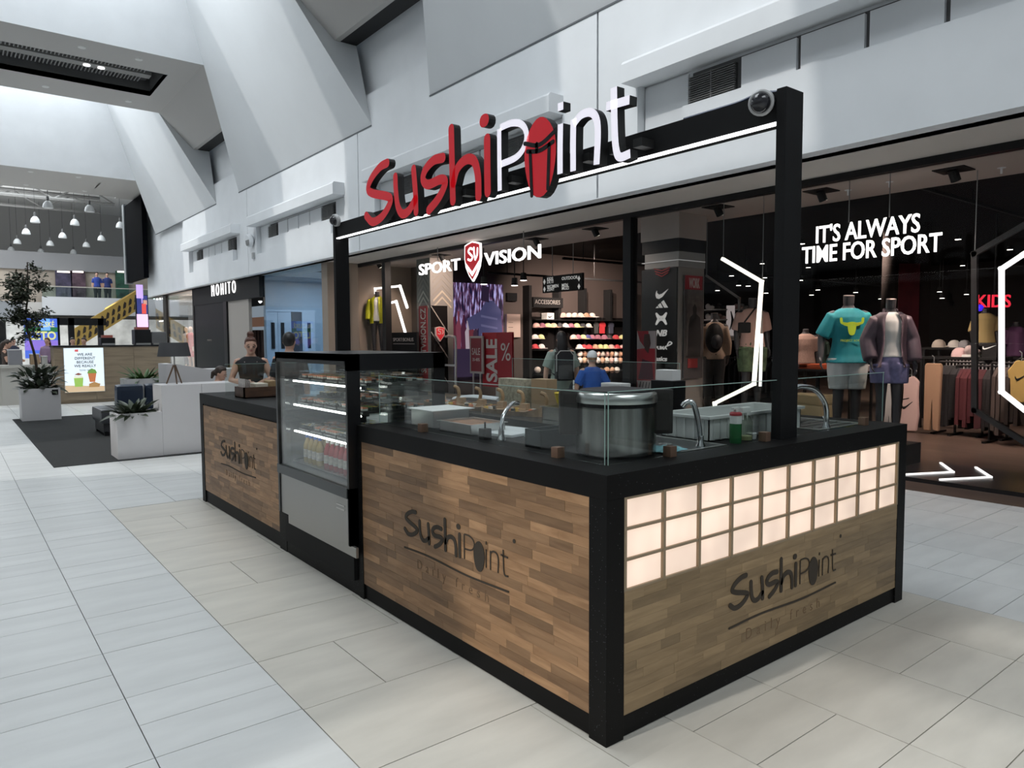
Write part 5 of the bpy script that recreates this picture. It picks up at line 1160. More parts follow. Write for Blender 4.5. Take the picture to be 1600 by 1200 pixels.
# deep ceiling lamps
lp = None
SPL = ['first right of the gantry post', 'second right of the gantry post', 'third right of the gantry post', 'fourth right of the gantry post', 'fifth right of the gantry post', 'above the teal shirt dummy', 'above the plum jacket dummy', 'above and right of the plum jacket', 'lowest above the plum jacket', 'right of the slogan letters', 'below right of the slogan letters', 'above the bright right hexagon', 'first of four left of the dark hexagon', 'second of four left of the dark hexagon', 'third of four left of the dark hexagon', 'fourth and lowest left of the dark hexagon', 'left of the gantry post', 'below the bend of the warm light line', 'just beside the warm light line', 'third beside the brand pillar', 'second beside the brand pillar', 'first and lowest beside the brand pillar', 'last one left of the gantry post', 'first left of the direction sign', 'second left of the direction sign', 'third left of the direction sign']
for i, (a, b) in enumerate(((1253, 381), (1263, 418), (1251, 438), (1278, 453), (1268, 461), (1337, 457), (1385, 450), (1386, 460), (1376, 467), (1497, 374), (1504, 415), (1578, 390), (1468, 456), (1510, 460), (1472, 466), (1191, 412), (1143, 431), (1195, 434), (1154, 446), (1169, 447), (1121, 454), (1197, 458), (818, 438), (804, 446), (756, 444))):
    z = 4.05 if b < 420 else (3.6 if b < 445 else 3.2); q = P(2, z, a, b); dep = proj(q)[2]
    if dep > 24: q = D(a, b, 24)
    if b > 430 and a < 830: q = D(a, b, 15.5)
    r = .09
    if lp is None:
        t = thing('track_spot', 'x', 'lamp', q, 'spot lamps in the dark shop ceiling', local=True); bm = BM(); tube(bm, [(0, 0, .16), (0, 0, 0)], [.06, .075], 12); obj('barrel', bm, M_blackmatt, t); bm = BM(); tube(bm, [(0, 0, .0), (0, 0, -.008)], .07, 12); obj('lens', bm, mat('spot_lens', (1, 1, 1), .5, emit=5, ecol=(1, .93, .85)), t); lp = t
    else: t = dup(lp, q)
    bm = BM(); tube(bm, [q+Vector((0, 0, .15)), (q.x, q.y, 4.16)], .012, 5); o = obj('rod', bm, M_blackmatt); o.parent = t; o.location = -q
    t['label'] = 'small bright spot in dark shop ceiling, %s' % SPL[i]
for yy, zz in ((9.5, 3.3), (3.0, 3.9), (12.2, 3.2)):
    bm = BM(); box(bm, 8.4, 25 if yy < 12 else 16.5, yy, yy+.05, zz, zz+.05); [tube(bm, [(xx, yy+.025, zz+.05), (xx, yy+.025, 4.16)], .01, 5) for xx in (9, 12, 15)]; tag(obj('light_track', bm, M_blackmatt), {9.5: 'black light track in the middle of the shop ceiling', 3.0: 'black light track above the right clothes racks', 12.2: 'black light track before the accessories wall'}[yy], 'track')
# light in the shop: warm spots and the broad shine of its lamps
for (x, y, z, tx, ty, tz, pw) in ((7.2, 1.3, 3.5, 7.1, 2.6, 1.3, 320), (7.0, 3.2, 3.5, 7.1, 2.0, 1.3, 240), (8.8, 1, 4, 10.8, 2.4, .8, 700), (8.8, 4, 4, 10.8, .6, .8, 500), (9.5, 6, 4, 13, 3.5, 1, 700), (8.2, 8.5, 3.9, 9.6, 5, 1.2, 500), (10.5, 10.5, 4, 13, 14.5, 1.4, 1500), (8, 9.5, 3.9, 9.5, 14.4, 1.5, 260), (11, 12, 4, 15, 14.5, 1.4, 1200), (7.2, 11.5, 3.5, 7.4, 15.3, 1.6, 220), (7.0, 14.2, 3.5, 7.3, 15.4, 1.8, 90), (7.4, 9, 3.9, 8, 11.6, 1.2, 160), (14, 6, 4, 19, 7, 1, 1500), (6.75, 7.2, 3.5, 7, 5.6, 1.6, 140), (7, 8.8, 3.5, 6.6, 7, 1.2, 160), (12, 8, 4, 12, 12, 0, 500), (10, 4, 4, 9.3, 5.3, 1.5, 260)):
    spot('shop_spot', (x, y, z), (tx, ty, tz), pw, R(75), (1, .80, .68), .8, .1)
# ---- big lit signs
t = thing('wall_sign', 'white lit two line slogan sign hanging in the shop window', 'sign', (6.9, 2.3, 2.6))
for s, c0, c1, h in (("IT'S ALWAYS", (1275, 380), (1437, 362), None), ('TIME FOR SPORT', (1253, 412), (1471, 398), None)):
    a, b = P(0, 6.9, *c0), P(0, 6.9, *c1); zz = (a.z+b.z)/2 if False else a.z
    for i, ch_ in enumerate([s]): text('lettering', s, M_neon, (6.9, a.y, zz), (0, -1, 0), (0, 0, 1), .222, t, width=a.y-b.y, ext=.008, bold=.012)
for a in (1325, 1388):
    q = P(0, 6.9, a, 345); bm = BM(); tube(bm, [(6.92, q.y, 3.05), (6.92, q.y, 3.57)], .006, 5); obj('wire', bm, mat('wire_grey', (.25, .25, .25), .4), t)
def hexa(label, polys, X, m, w=.07, wires=()):
    t = thing('hexagon_light', label, 'light', P(0, X, *polys[0][0]))
    for pl in polys: bm = BM(); bar(bm, [P(0, X, *q) for q in pl], w, (1, 0, 0)); obj('tube', bm, m, t)
    for a, b in wires: q = P(0, X, a, b); bm = BM(); tube(bm, [q, (X, q.y, ZS)], .006, 5); obj('wire', bm, MAT['wire_grey'], t)
    return t
r1 = P(0, 6.8, 1565, 420); r2 = P(0, 6.8, 1565, 612); dz = P(0, 6.8, 1600, 397); db = P(0, 6.8, 1600, 640)
t = hexa('bright white lit hexagon frame cut by right picture edge', [((1600, 397), (1565, 420), (1565, 612), (1600, 640))], 6.8, M_neon, .045)
bm = BM(); bar(bm, [dz, dz+(dz-r1)*2.2, dz+(dz-r1)*2.2+Vector((0, 0, -3.0)), db+Vector((0, (dz-r1).y*2.2, -.8))], .045, (1, 0, 0)); obj('tube', bm, M_neon, t)
hexa('tall warm white lit half hexagon line beside the brand pillar', [((1130, 405), (1190, 440), (1178, 600), (1117, 630), (1117, 640))], 6.8, M_neonw, .045, ((1130, 405),))
hexa('thin unlit grey hexagon tube behind the warm light line', [((1104, 431), (1155, 466), (1155, 520))], 7.9, mat('tube_grey', (.2, .19, .18), .4), .03, ((1104, 431),))
hexa('dark unlit hexagon frame left of the bright right hexagon', [((1600, 352), (1523, 397), (1523, 641), (1600, 690))], 7.6, mat('tube_dark', (.03, .029, .03), .5), .06, ((1523, 397),))
hexa('thin pale vertical lit line just left of the gantry post', [((1190, 523), (1188, 602))], 6.9, mat('neon_dim', (1, 1, 1), .5, emit=.9), .03, ((1190, 523),))
hexa('thin white vertical lit edge right of the gantry post', [((1244, 470), (1241, 592))], 6.9, MAT['neon_dim'], .02, ((1244, 470),))
hexa('upper bent white light line in left shop window', [((586, 458), (586, 451), (625, 447), (636, 480))], 7.0, M_neon, .05)
hexa('lower bent white light line in left shop window', [((611, 473), (619, 471), (633, 519))], 7.05, M_neon, .05)
# shop name
t = thing('shop_sign', 'white lit shop name with red shield hanging over the entrance', 'sign', (6.3, 9.9, 3.2))
a, b = P(0, 6.3, 655, 430), P(0, 6.3, 719, 426); text('lettering', 'SPORT', M_neon, (6.3, a.y, a.z+.0), (0, -1, 0), (0, 0, 1), .24, t, width=a.y-b.y, ext=.012, bold=.012)
a2, b2 = P(0, 6.3, 757, 419), P(0, 6.3, 845, 408); text('lettering', 'VISION', M_neon, (6.3, a2.y, a.z+.01), (0, -1, 0), (0, 0, 1), .25, t, width=a2.y-b2.y, ext=.012, bold=.012)
def shield(parent, X, y, z, s, d=.04, m1=None, m2=None, mono=True):
    T = lambda u, v: Vector((X, y-u*s, z+v*s)); m1 = m1 or mat('shield_red', (.5, .02, .03), .5, emit=.45, ecol=(.55, .02, .03)); m2 = m2 or M_neon
    SHP = [(-.42, .42), (-.25, .47), (0, .52), (.25, .47), (.42, .42), (.43, 0), (.36, -.28), (.2, -.52), (0, -.72), (-.2, -.52), (-.36, -.28), (-.43, 0)]
    bm = BM(); poly_solid(bm, SHP, T, (d, 0, 0)); obj('shield', bm, m2, parent)
    T2 = lambda u, v: T(u, v)+Vector((-.004, 0, 0)); bm = BM(); poly_solid(bm, [(u*.9, v*.92) for u, v in SHP], T2, (.004, 0, 0)); obj('shield_field', bm, m1, parent)
    T3 = lambda u, v: T(u, v)+Vector((-.008, 0, 0))
    bm = BM(); poly_solid(bm, [(-.37, -.1), (0, -.42), (.37, -.1), (.36, -.24), (0, -.56), (-.34, -.26)], T3, (.004, 0, 0)); obj('shield_chevron', bm, m2, parent)
    bm = BM()
    for st in ([(.03, .27), (-.1, .31), (-.2, .22), (-.08, .12), (.02, .03), (-.07, -.06), (-.22, -.02)], [(.1, .31), (.12, .1), (.17, -.05)], [(.29, .27), (.27, .08), (.17, -.05)]): stroke_solid(bm, st, .07, T3, (.004, 0, 0))
    obj('monogram', bm, m2, parent)
q = P(0, 6.28, 738, 405); shield(t, 6.28, q.y, q.z+.02, .64)
for yy in (11.2, 8.3):
    bm = BM(); tube(bm, [(6.33, yy, 3.3), (6.33, yy, 3.57)], .01, 5); obj('hanger', bm, MAT['wire_grey'], t)
# ---- brand pillar
t = thing('brand_pillar', 'black and pale pillar carrying a column of white sport brand marks', 'pillar', (7.3, 5.65, 0)); M_pillp = mat('pillar_pale', (.33, .29, .265), .6)
zz = lambda y: P(0, 7.0, 1061, y).z
PX0, PX1, PY0, PY1 = 7.0, 7.66, 5.31, 6.0
obj('core', bx(PX0+.02, PX1, PY0+.02, PY1-.02, 0, ZS), M_pillp, t); obj('capital', bx(PX0-.01, PX1+.01, PY0-.01, PY1+.08, zz(371), ZS), mat('pillar_cream', (.45, .39, .35), .7), t)
obj('black_band', bx(PX0, PX1, PY0, PY1+.06, zz(392), zz(371)), M_black, t); obj('pale_band', bx(PX0, PX1, PY0, PY1, zz(416), zz(392)), mat('pillar_grey', (.33, .33, .32), .5), t); obj('line', bx(PX0-.006, PX1, PY0-.006, PY1+.06, zz(406), zz(405)), mat('line_pale', (.7, .7, .7), .4, emit=.25), t)
obj('black_face', bx(PX0-.006, PX0+.02, PY0+.03, PY1+.06, .1, zz(417)), mat('pillar_black', (.012, .014, .014), .4), t)
MB = mat('brand_white_glow', (.62, .62, .6), .5, emit=.34)  # glow put into the marks to brighten them; they are no lamps
def mk(px, py): q = P(0, 6.985, px, py); return lambda u, v: Vector((6.985, q.y-u, q.z+v))
bm = BM(); poly_solid(bm, [(-.13, -.0), (-.12, .05), (-.1, .075), (-.1, .04), (-.06, .01), (.0, .02), (.13, .09), (.01, -.03), (-.06, -.06), (-.11, -.045)], mk(1034, 461), (.004, 0, 0)); obj('brand_mark', bm, MB, t)
bm = BM(); T = mk(1034, 481)
for p4 in ([(-.13, 0), (-.09, .03), (-.06, 0)], [(-.08, .045), (-.03, .075), (.02, 0), (-.045, 0)], [(-.015, .09), (.035, .12), (.125, 0), (.05, 0)]): poly_solid(bm, p4, T, (.004, 0, 0))
obj('brand_mark', bm, MB, t)
bm = BM(); T = mk(1033, 498)
for st in ([(-.1, .08), (-.035, .03), (.035, .03), (.1, .08)], [(-.1, -.08), (-.035, -.02), (.035, -.02), (.1, -.08)], [(-.085, .05), (-.06, 0), (-.085, -.05)], [(.085, .05), (.06, 0), (.085, -.05)]): stroke_solid(bm, st, .04, T, (.004, 0, 0))
obj('brand_mark', bm, MB, t)
for s, py, h, sh in (('NB', 525, .1, .3), ('PUMA', 546, .055, .0), ('asics', 564, .075, .15)): q = P(0, 6.985, 1033, py); text('brand_mark', s, MB, (6.985, q.y, q.z), (0, -1, 0), (0, 0, 1), h, t, width=.24, ext=.004, bold=.03, align='CENTER', shear=sh)
bm = BM(); stroke_solid(bm, [(.06, .075), (.1, .12), (.15, .1), (.1, .07), (.03, .05)], .02, mk(1038, 546), (.004, 0, 0)); obj('brand_mark', bm, MB, t)
bm = BM(); T = mk(1034, 426)
for k in range(3): stroke_solid(bm, [(-.16+.02*k, .07-.04*k), (0, .03-.045*k), (.16-.02*k, .07-.04*k)], .018, T, (.004, 0, 0), smooth=False)
obj('chevrons', bm, mat('brand_red', (.35, .03, .035), .5), t)
# poster on the pale side of the pillar
def yq(x, y, Y=5.3): q = P(1, Y, x, y); return q
a, b = yq(1067, 592), yq(1098, 432); obj('poster_frame', bx(a.x, b.x, 5.285, 5.3, a.z, b.z), mat('pf', (.09, .08, .078), .5), t)
a, b = yq(1069, 452), yq(1096, 432); obj('red_band', bx(a.x, b.x, 5.278, 5.286, a.z, b.z), mat('band_red', (.35, .02, .03), .5), t); text('lettering', 'WORK', mat('pale_letter', (.6, .5, .46), .5), (a.x+.09, 5.277, a.z+.03), (1, 0, 0), (0, 0, 1), b.z-a.z-.06, t, width=(b.x-a.x)*.62, ext=.002, bold=.02)
a, b = yq(1071, 558), yq(1096, 453); obj('photo', bx(a.x, b.x, 5.28, 5.286, a.z, b.z), mat('photo_grey', (.15, .125, .115), .5, var=.3, vscale=8), t)
cx_ = (a.x+b.x)/2; bm = BM(); prism(bm, [(cx_+u, 5.279, a.z+v) for u, v in ((-.17, .0), (-.15, .5), (-.12, .62), (-.04, .68), (-.05, .78), (0, .84), (.05, .78), (.04, .68), (.14, .62), (.17, .3), (.15, 0))], (0, -.002, 0)); obj('portrait', bm, mat('portrait_dark', (.035, .03, .03), .6), t)
a, b = yq(1073, 575), yq(1088, 560); obj('red_label', bx(a.x, b.x, 5.275, 5.286, a.z, b.z), mat('label_red', (.4, .05, .05), .5, var=.5, vscale=40, stretch=(60, 1, 1)), t)
# ---- left pillar with chevrons and red banner
t = thing('chevron_pillar', 'grey pillar with pale chevrons and red web address banner', 'pillar', (7.6, 13.2, 0)); LX = 7.2; obj('core', bx(LX, 7.85, 12.92, 13.55, 0, ZS), mat('pillar_taupe', (.235, .215, .20), .6), t)
q = [P(0, LX, 651, y).z for y in (405, 474, 478, 600)]
obj('green_grey', bx(LX-.006, LX+.01, 12.93, 13.54, q[1], q[0]), mat('chev_ground', (.15, .16, .145), .6), t)
for side in (0, 1):
    T = (lambda u, v: Vector((LX-.01, 13.235-u*.27, 2.85+v))) if side == 0 else (lambda u, v: Vector((7.53+u*.29, 12.912, 2.85+v)))
    off = (.004, 0, 0) if side == 0 else (0, .004, 0)
    for k in range(7): bm = BM(); stroke_solid(bm, [(-.9, -.46+.15*k), (0, -.22+.15*k), (.9, -.46+.15*k)], .055, T, off, smooth=False, rnd=False); obj('chevron', bm, mat('chev%d%d' % (side, k < 2), ((.42, .42, .37) if side == 0 else (.46, .38, .3)) if k < 2 else ((.2, .21, .19) if side == 0 else (.24, .215, .19)), .6), t)
y0, y1 = P(0, LX, 655, 500).y, P(0, LX, 668, 500).y; zt, zb_ = P(0, LX, 661, 478).z, .6
obj('banner', bx(LX-.012, LX, y1, y0, zb_, zt), mat('banner_red', (.33, .035, .04), .6), t); text('lettering', 'SPORTVISION.CZ', mat('banner_white', (.6, .57, .52), .6), (LX-.014, y1+.07, zt-.04), (0, 0, -1), (0, -1, 0), .01, t, width=2.1, ext=.002, bold=.01)
for o in list(t.children):
    if o.name.startswith('lettering'): bpy.data.objects.remove(o)
text('lettering', 'SPORTVISION.CZ', MAT['banner_white'], (LX-.015, y1+.07, zb_+.2), (0, 0, 1), (0, 1, 0), (y0-y1)*.62, t, width=zt-zb_-.26, ext=.002, bold=.012)
a, b = P(1, 12.9, 675, 600), P(1, 12.9, 699, 478); obj('dark_mirror', bx(a.x, b.x, 12.9, 12.92, .3, b.z), mat('mirror_dark', (.012, .011, .011), .12), t)
for k in range(3): 
    bm = BM(); zt2 = b.z-.02-.62*k; stroke_solid(bm, [(a.x, zt2), (b.x, zt2-.62)], .022, lambda u, v: Vector((u, 12.893, v)), (0, .006, 0), smooth=False); obj('line', bm, mat('line_taupe', (.35, .31, .28), .5), t)
shp = thing('shield_sign', 'small red shield sign on the chevron pillar mirror', 'sign', P(1, 12.8, 688, 523))
qz = P(1, 12.8, 688, 520)
bm = BM(); SH2 = [(-.42, .42), (0, .5), (.42, .42), (.4, -.2), (0, -.7), (-.4, -.2)]; poly_solid(bm, [(u*.3, v*.3) for u, v in SH2], lambda u, v: qz+Vector((u, 0, v)), (0, .06, 0)); obj('shield', bm, mat('shield_pale', (.6, .4, .36), .5, emit=.2), shp)
bm = BM(); poly_solid(bm, [(u*.26, v*.26) for u, v in SH2], lambda u, v: qz+Vector((u, -.006, v)), (0, .006, 0)); obj('field', bm, MAT['shield_red'], shp)
bm = BM(); stroke_solid(bm, [(.01, .08), (-.05, .09), (-.06, .05), (0, .02), (-.01, -.03), (-.07, -.02)], .022, lambda u, v: qz+Vector((u, -.012, v)), (0, .004, 0)); stroke_solid(bm, [(.05, .08), (.075, .02), (.05, -.03)], .02, lambda u, v: qz+Vector((u, -.012, v)), (0, .004, 0)); obj('monogram', bm, MAT['shield_pale'], shp)
# boards and stands by the entrance
a, b = P(0, 7.0, 612, 556), P(0, 7.0, 651, 519); t = thing('info_board', 'black bonus board with fine print in left shop window', 'board', (7.0, (a.y+b.y)/2, 0)); obj('board', bx(7.0, 7.06, b.y, a.y, .0, b.z), M_blackmatt, t); text('lettering', 'SPORT:BONUS', mat('pale_letter', (.6, .5, .46), .5), (6.995, a.y-.1, b.z-.22), (0, -1, 0), (0, 0, 1), .09, t, width=(a.y-b.y)*.8, ext=.002)
obj('line', bx(6.994, 7.0, b.y+.1, a.y-.1, b.z-.29, b.z-.28), MAT['pale_letter'], t); text('lettering', 'A BENEFITY', mat('red_letter', (.35, .08, .06), .5), (6.995, a.y-.15, b.z-.62), (0, -1, 0), (0, 0, 1), .07, t, width=.7, ext=.002)
t = thing('sale_stand', 'tall red sale stand with white sideways letters and percent sign', 'stand', (8, 11.3, 0)); a, b = P(0, 8, 754, 590), P(0, 8, 800, 519); M_sale = mat('sale_red', (.42, .02, .03), .5)
obj('panel', bx(8, 8.05, (a.y+b.y)/2, a.y, .5, b.z), M_sale, t); obj('panel', bx(8, 8.05, b.y, (a.y+b.y)/2-.005, .5, b.z), mat('sale_red_dark', (.34, .016, .025), .5), t); obj('foot', bx(7.9, 8.2, b.y+.2, a.y-.2, 0, .05), M_steel, t); obj('stem', bx(8.0, 8.04, 11.3, 11.4, .05, .5), M_steel, t)
M_sl = mat('sale_letter', (.6, .55, .52), .5); c = P(0, 7.99, 776, 545); text('lettering', 'SALE', M_sl, (7.99, c.y, .62), (0, 0, 1), (0, 1, 0), .42, t, width=1.0, ext=.003, bold=.03)
c = P(0, 7.99, 782, 563); text('lettering', '%', M_sl, (7.99, c.y+.0, c.z), (0, -1, 0), (0, 0, 1), .42, t, ext=.003)
t = thing('framed_sale_sign', 'small framed dull red sale sign on pale stand', 'sign', (8, 12.2, 0)); a, b = P(0, 7.9, 734.5, 583), P(0, 7.9, 754, 525)
obj('frame', bx(7.9, 7.94, b.y, a.y, a.z, b.z), mat('frame_pale', (.45, .42, .4), .4), t); obj('sheet', bx(7.894, 7.9, b.y+.05, a.y-.05, a.z+.05, b.z-.05), mat('sale_dull', (.25, .04, .05), .5), t); text('lettering', 'SALE', M_sl, (7.892, (a.y+b.y)/2, (a.z+b.z)/2), (0, -1, 0), (0, 0, 1), .17, t, width=.33, ext=.002, align='CENTER'); text('lettering', '20-40%', M_sl, (7.892, (a.y+b.y)/2, (a.z+b.z)/2-.15), (0, -1, 0), (0, 0, 1), .08, t, width=.3, ext=.002, align='CENTER')
for yy in (a.y-.12, b.y+.12): obj('leg', bx(7.9, 7.93, yy-.015, yy+.015, 0, a.z), MAT['frame_pale'], t)
t = thing('clothes_rail', 'empty white rounded rail frame beside the chevron pillar', 'rail', (8, 13.3, 0)); bm = BM(); tube(bm, spline([P(0, 7.6, 694, 606), P(0, 7.6, 694, 535), P(0, 7.6, 698, 526), P(0, 7.6, 708, 526), P(0, 7.6, 712, 535), P(0, 7.6, 712, 606)], 4), .03, 8); obj('frame', bm, mat('rail_white', (.55, .53, .52), .4), t); obj('shelf', bx(7.57, 7.63, P(0, 7.6, 712, 570).y, P(0, 7.6, 694, 570).y, P(0, 7.6, 700, 572).z, P(0, 7.6, 700, 569).z), MAT['rail_white'], t)
# video wall
a, b = P(1, 14.4, 705, 590), P(1, 14.4, 786, 445); vs_ = thing('video_screen', 'tall video screen of a man in blue puffer jacket in snow', 'screen', ((a.x+b.x)/2, 14.4, a.z))
def vid():
    M = mat('video_forest', (.02, .02, .05), .4); nt = M.node_tree; bb_ = nt.nodes['Principled BSDF']; g_ = nt.nodes.new('ShaderNodeNewGeometry'); mp = nt.nodes.new('ShaderNodeMapping'); mp.inputs['Scale'].default_value = (9, 1, 1.6); n = nt.nodes.new('ShaderNodeTexNoise'); n.inputs['Scale'].default_value = 1.6; n.inputs['Detail'].default_value = 5
    nt.links.new(g_.outputs['Position'], mp.inputs[0]); nt.links.new(mp.outputs[0], n.inputs['Vector']); cr = nt.nodes.new('ShaderNodeValToRGB'); e = cr.color_ramp.elements; e[0].position = .42; e[0].color = (.012, .008, .03, 1); e[1].position = .62; e[1].color = (.42, .4, .75, 1); x = e.new(.5); x.color = (.1, .04, .09, 1); nt.links.new(n.outputs['Fac'], cr.inputs[0]); nt.links.new(cr.outputs[0], bb_.inputs['Emission Color']); bb_.inputs['Emission Strength'].default_value = .9; bb_.inputs['Base Color'].default_value = (.01, .01, .01, 1); return M
obj('panel', bx(a.x, b.x, 14.4, 14.59, a.z, b.z), vid(), vs_)
def vp(nm, m, pts, d): bm = BM(); prism(bm, [(a.x+(b.x-a.x)*u, 14.4-d, a.z+(b.z-a.z)*v) for u, v in pts], (0, .003, 0)); obj(nm, bm, m, vs_)
vp('picture', E_('v_ground', (.02, .014, .035), .9), [(0, 0), (1, 0), (1, .22), (.5, .3), (0, .33)], .004)
for k, (u, w_, h, cc_) in enumerate(((.02, .09, .34, (.07, .012, .025)), (.1, .08, .4, (.12, .03, .05)), (.19, .09, .36, (.05, .012, .03)), (.27, .08, .3, (.3, .26, .3)), (.34, .08, .33, (.1, .02, .03)), (.42, .07, .28, (.03, .015, .03)), (.92, .07, .36, (.14, .04, .06)))):
    vp('picture', E_('v_crowd%d' % k, cc_, .9), [(u, .3), (u+w_, .3), (u+w_*1.1, .3+h*.6), (u+w_*.75, .3+h*.75), (u+w_*.7, .3+h), (u+w_*.35, .3+h), (u+w_*.3, .3+h*.75), (u-.01, .3+h*.6)], .005+.0003*k)
vp('picture', E_('v_jacket', (.045, .046, .11), .9), [(.5, .25), (.92, .22), (.98, .5), (.95, .72), (.8, .82), (.66, .82), (.54, .7), (.3, .62), (.34, .5), (.52, .52)], .008)
vp('picture', E_('v_head', (.02, .012, .03), .9), [(.56, .82), (.72, .8), (.72, .97), (.58, .98)], .010); vp('picture', E_('v_legs', (.006, .006, .012), .9), [(.42, .0), (.78, .0), (.9, .24), (.52, .27)], .010)
for k in range(4): vp('picture', E_('v_fold', (.085, .085, .17), .9), [(.56, .34+.1*k), (.88, .31+.1*k), (.88, .33+.1*k), (.56, .365+.1*k)], .011)
# hanging direction sign, header, price board
a, b = P(0, 8.4, 848, 458), P(0, 8.4, 910, 426); t = thing('direction_sign', 'hanging black direction sign with white words and arrows', 'sign', (8.4, (a.y+b.y)/2, a.z)); obj('board', bx(8.4, 8.45, b.y, a.y, a.z, b.z), M_blackmatt, t)
wd = a.y-b.y; hh = b.z-a.z
for s, u, v in (('KIDS', .12, .74), ('D\u011aTI', .12, .56), ('WOMEN', .12, .28), ('\u017dENY', .12, .1), ('OUTDOOR', .5, .68), ('MEN', .5, .28), ('MU\u017dI', .5, .1)): text('lettering', s, MAT['brand_white_glow'], (8.394, a.y-wd*u, a.z+hh*v), (0, -1, 0), (0, 0, 1), .07, t, ext=.002, bold=.01)
for u, v in ((.05, .68), (.05, .22), (.92, .68), (.92, .22)): bm = BM(); c_ = Vector((8.394, a.y-wd*u, a.z+hh*v)); prism(bm, [c_+Vector((0, .04, 0)), c_+Vector((0, 0, .06)), c_+Vector((0, -.04, 0)), c_+Vector((0, 0, -.06))], (.004, 0, 0)); obj('arrow', bm, MAT['brand_white_glow'], t)
for yy in (a.y-.3, b.y+.3): bm = BM(); tube(bm, [(8.42, yy, b.z), (8.42, yy, 4.15)], .008, 5); obj('rod', bm, MAT['wire_grey'], t)
YW = 14.6
def wq(x, y): return P(1, YW-.3, x, y)
rk = thing('display_wall', 'dark accessories display wall with rails and shelf header', 'display', (13.5, 14.5, 0))
a, b = wq(832, 480), wq(878, 466); obj('header', bx(a.x, b.x, YW-.35, YW-.2, a.z, b.z), M_blackmatt, rk); text('lettering', 'ACCESSORIES', mat('header_letter', (.25, .24, .23), .5), (a.x+.05, YW-.355, a.z+.1), (1, 0, 0), (0, 0, 1), .13, rk, width=(b.x-a.x)*.85, ext=.003)
for xx in (829, 875, 915, 955, 990): q = wq(xx, 500); obj('upright', bx(q.x-.05, q.x+.05, YW-.3, YW, 0, wq(870, 448).z), M_blackmatt, rk)
for yy in (499, 547, 585): q = wq(832, yy); obj('shelf', bx(q.x, wq(985, 500).x, YW-.45, YW-.01, q.z-.02, q.z), M_blackmatt, rk)
a, b = wq(830, 600), wq(988, 497); obj('back_panel', bx(a.x, b.x, YW-.08, YW-.04, 0, b.z), M_shopdark, rk)
# caps, packs, balls and shoes on that wall: each its own thing
def cap(label, loc, col, rz=0, s=1.0, group='caps on the accessories wall'):
    t = thing('cap', label, 'cap', loc, group, rz=rz, local=True); m = mat('cap_%02x%02x%02x' % tuple(int(c*255) for c in col), col, .8)
    bm = BM(); lathe(bm, [(.1*s, 0), (.1*s, .03*s), (.085*s, .08*s), (.05*s, .115*s), (.01*s, .125*s)], seg=12); obj('crown', bm, m, t, smooth=.9); bm = BM(); ball(bm, (0, -.12*s, .012*s), (.08*s, .1*s, .012*s), 7); obj('brim', bm, m, t, smooth=True); return t
def shoe(label, loc, col, rz=0, group='shoes on display', s=1.0):
    t = thing('shoe', label, 'shoe', loc, group, rz=rz, local=True); m = mat('shoe_%02x%02x%02x' % tuple(int(c*255) for c in col), col, .6)
    bm = BM(); ball(bm, (0, -.05*s, .06*s), (.05*s, .11*s, .04*s), 7); ball(bm, (0, .07*s, .085*s), (.045*s, .07*s, .06*s), 7); obj('upper', bm, m, t, smooth=True); obj('sole', bx(-.05*s, .05*s, -.16*s, .14*s, 0, .03*s, bev=.01*s), M_wcap, t); return t
PAL = [(.6, .38, .34), (.55, .5, .46), (.5, .5, .24), (.25, .1, .14), (.06, .06, .2), (.4, .04, .05), (.03, .03, .035), (.5, .3, .2), (.12, .2, .12), (.65, .62, .6)]
CN = ['pink', 'pale grey', 'lime', 'plum', 'navy', 'red', 'black', 'tan', 'green', 'white']
def wl(kind, i, x, y, c): return '%s %s, %s from left in the %s row of accessories wall' % (CN[c], kind, i, y)
rnd = random.Random(5); ordn = ['first', 'second', 'third', 'fourth', 'fifth', 'sixth', 'seventh', 'eighth', 'ninth', 'tenth', 'eleventh', 'twelfth', 'thirteenth', 'fourteenth']
for yy, nm, xs in ((496, 'top', list(range(880, 928, 9))), (512, 'second', list(range(838, 926, 9))), (530, 'third', [836, 845, 896, 903, 911, 918, 925, 934, 944, 952, 962, 972]), (545, 'fourth', [836, 846, 905, 912, 920, 930, 938, 946, 955, 964, 973])):
    for i, x in enumerate(xs):
        q = wq(x, yy); c = [0, 1, 1, 1, 7, 9][i % 6] if nm == 'top' else rnd.randrange(10); cap(wl('cap', ordn[i], x, nm, c), (q.x, YW-.3, q.z), PAL[c], rnd.uniform(-.4, .4), 1.15)
for yy, nm, xs in ((553, 'upper', list(range(906, 984, 7))), (563, 'middle', list(range(906, 984, 7))), (578, 'lower', [840, 900, 948, 956, 964])):
    for i, x in enumerate(xs):
        q = wq(x, yy); c = rnd.choice([0, 7, 7, 1, 9]); bm = BM(); ball(bm, (q.x, YW-.3, q.z), .1, 7); tag(obj('ball', bm, mat('ball_%d' % c, PAL[c], .6), smooth=True), '%s ball, %s from left in the %s ball row of accessories wall' % (CN[c], ordn[min(i, 13)], nm), 'ball')
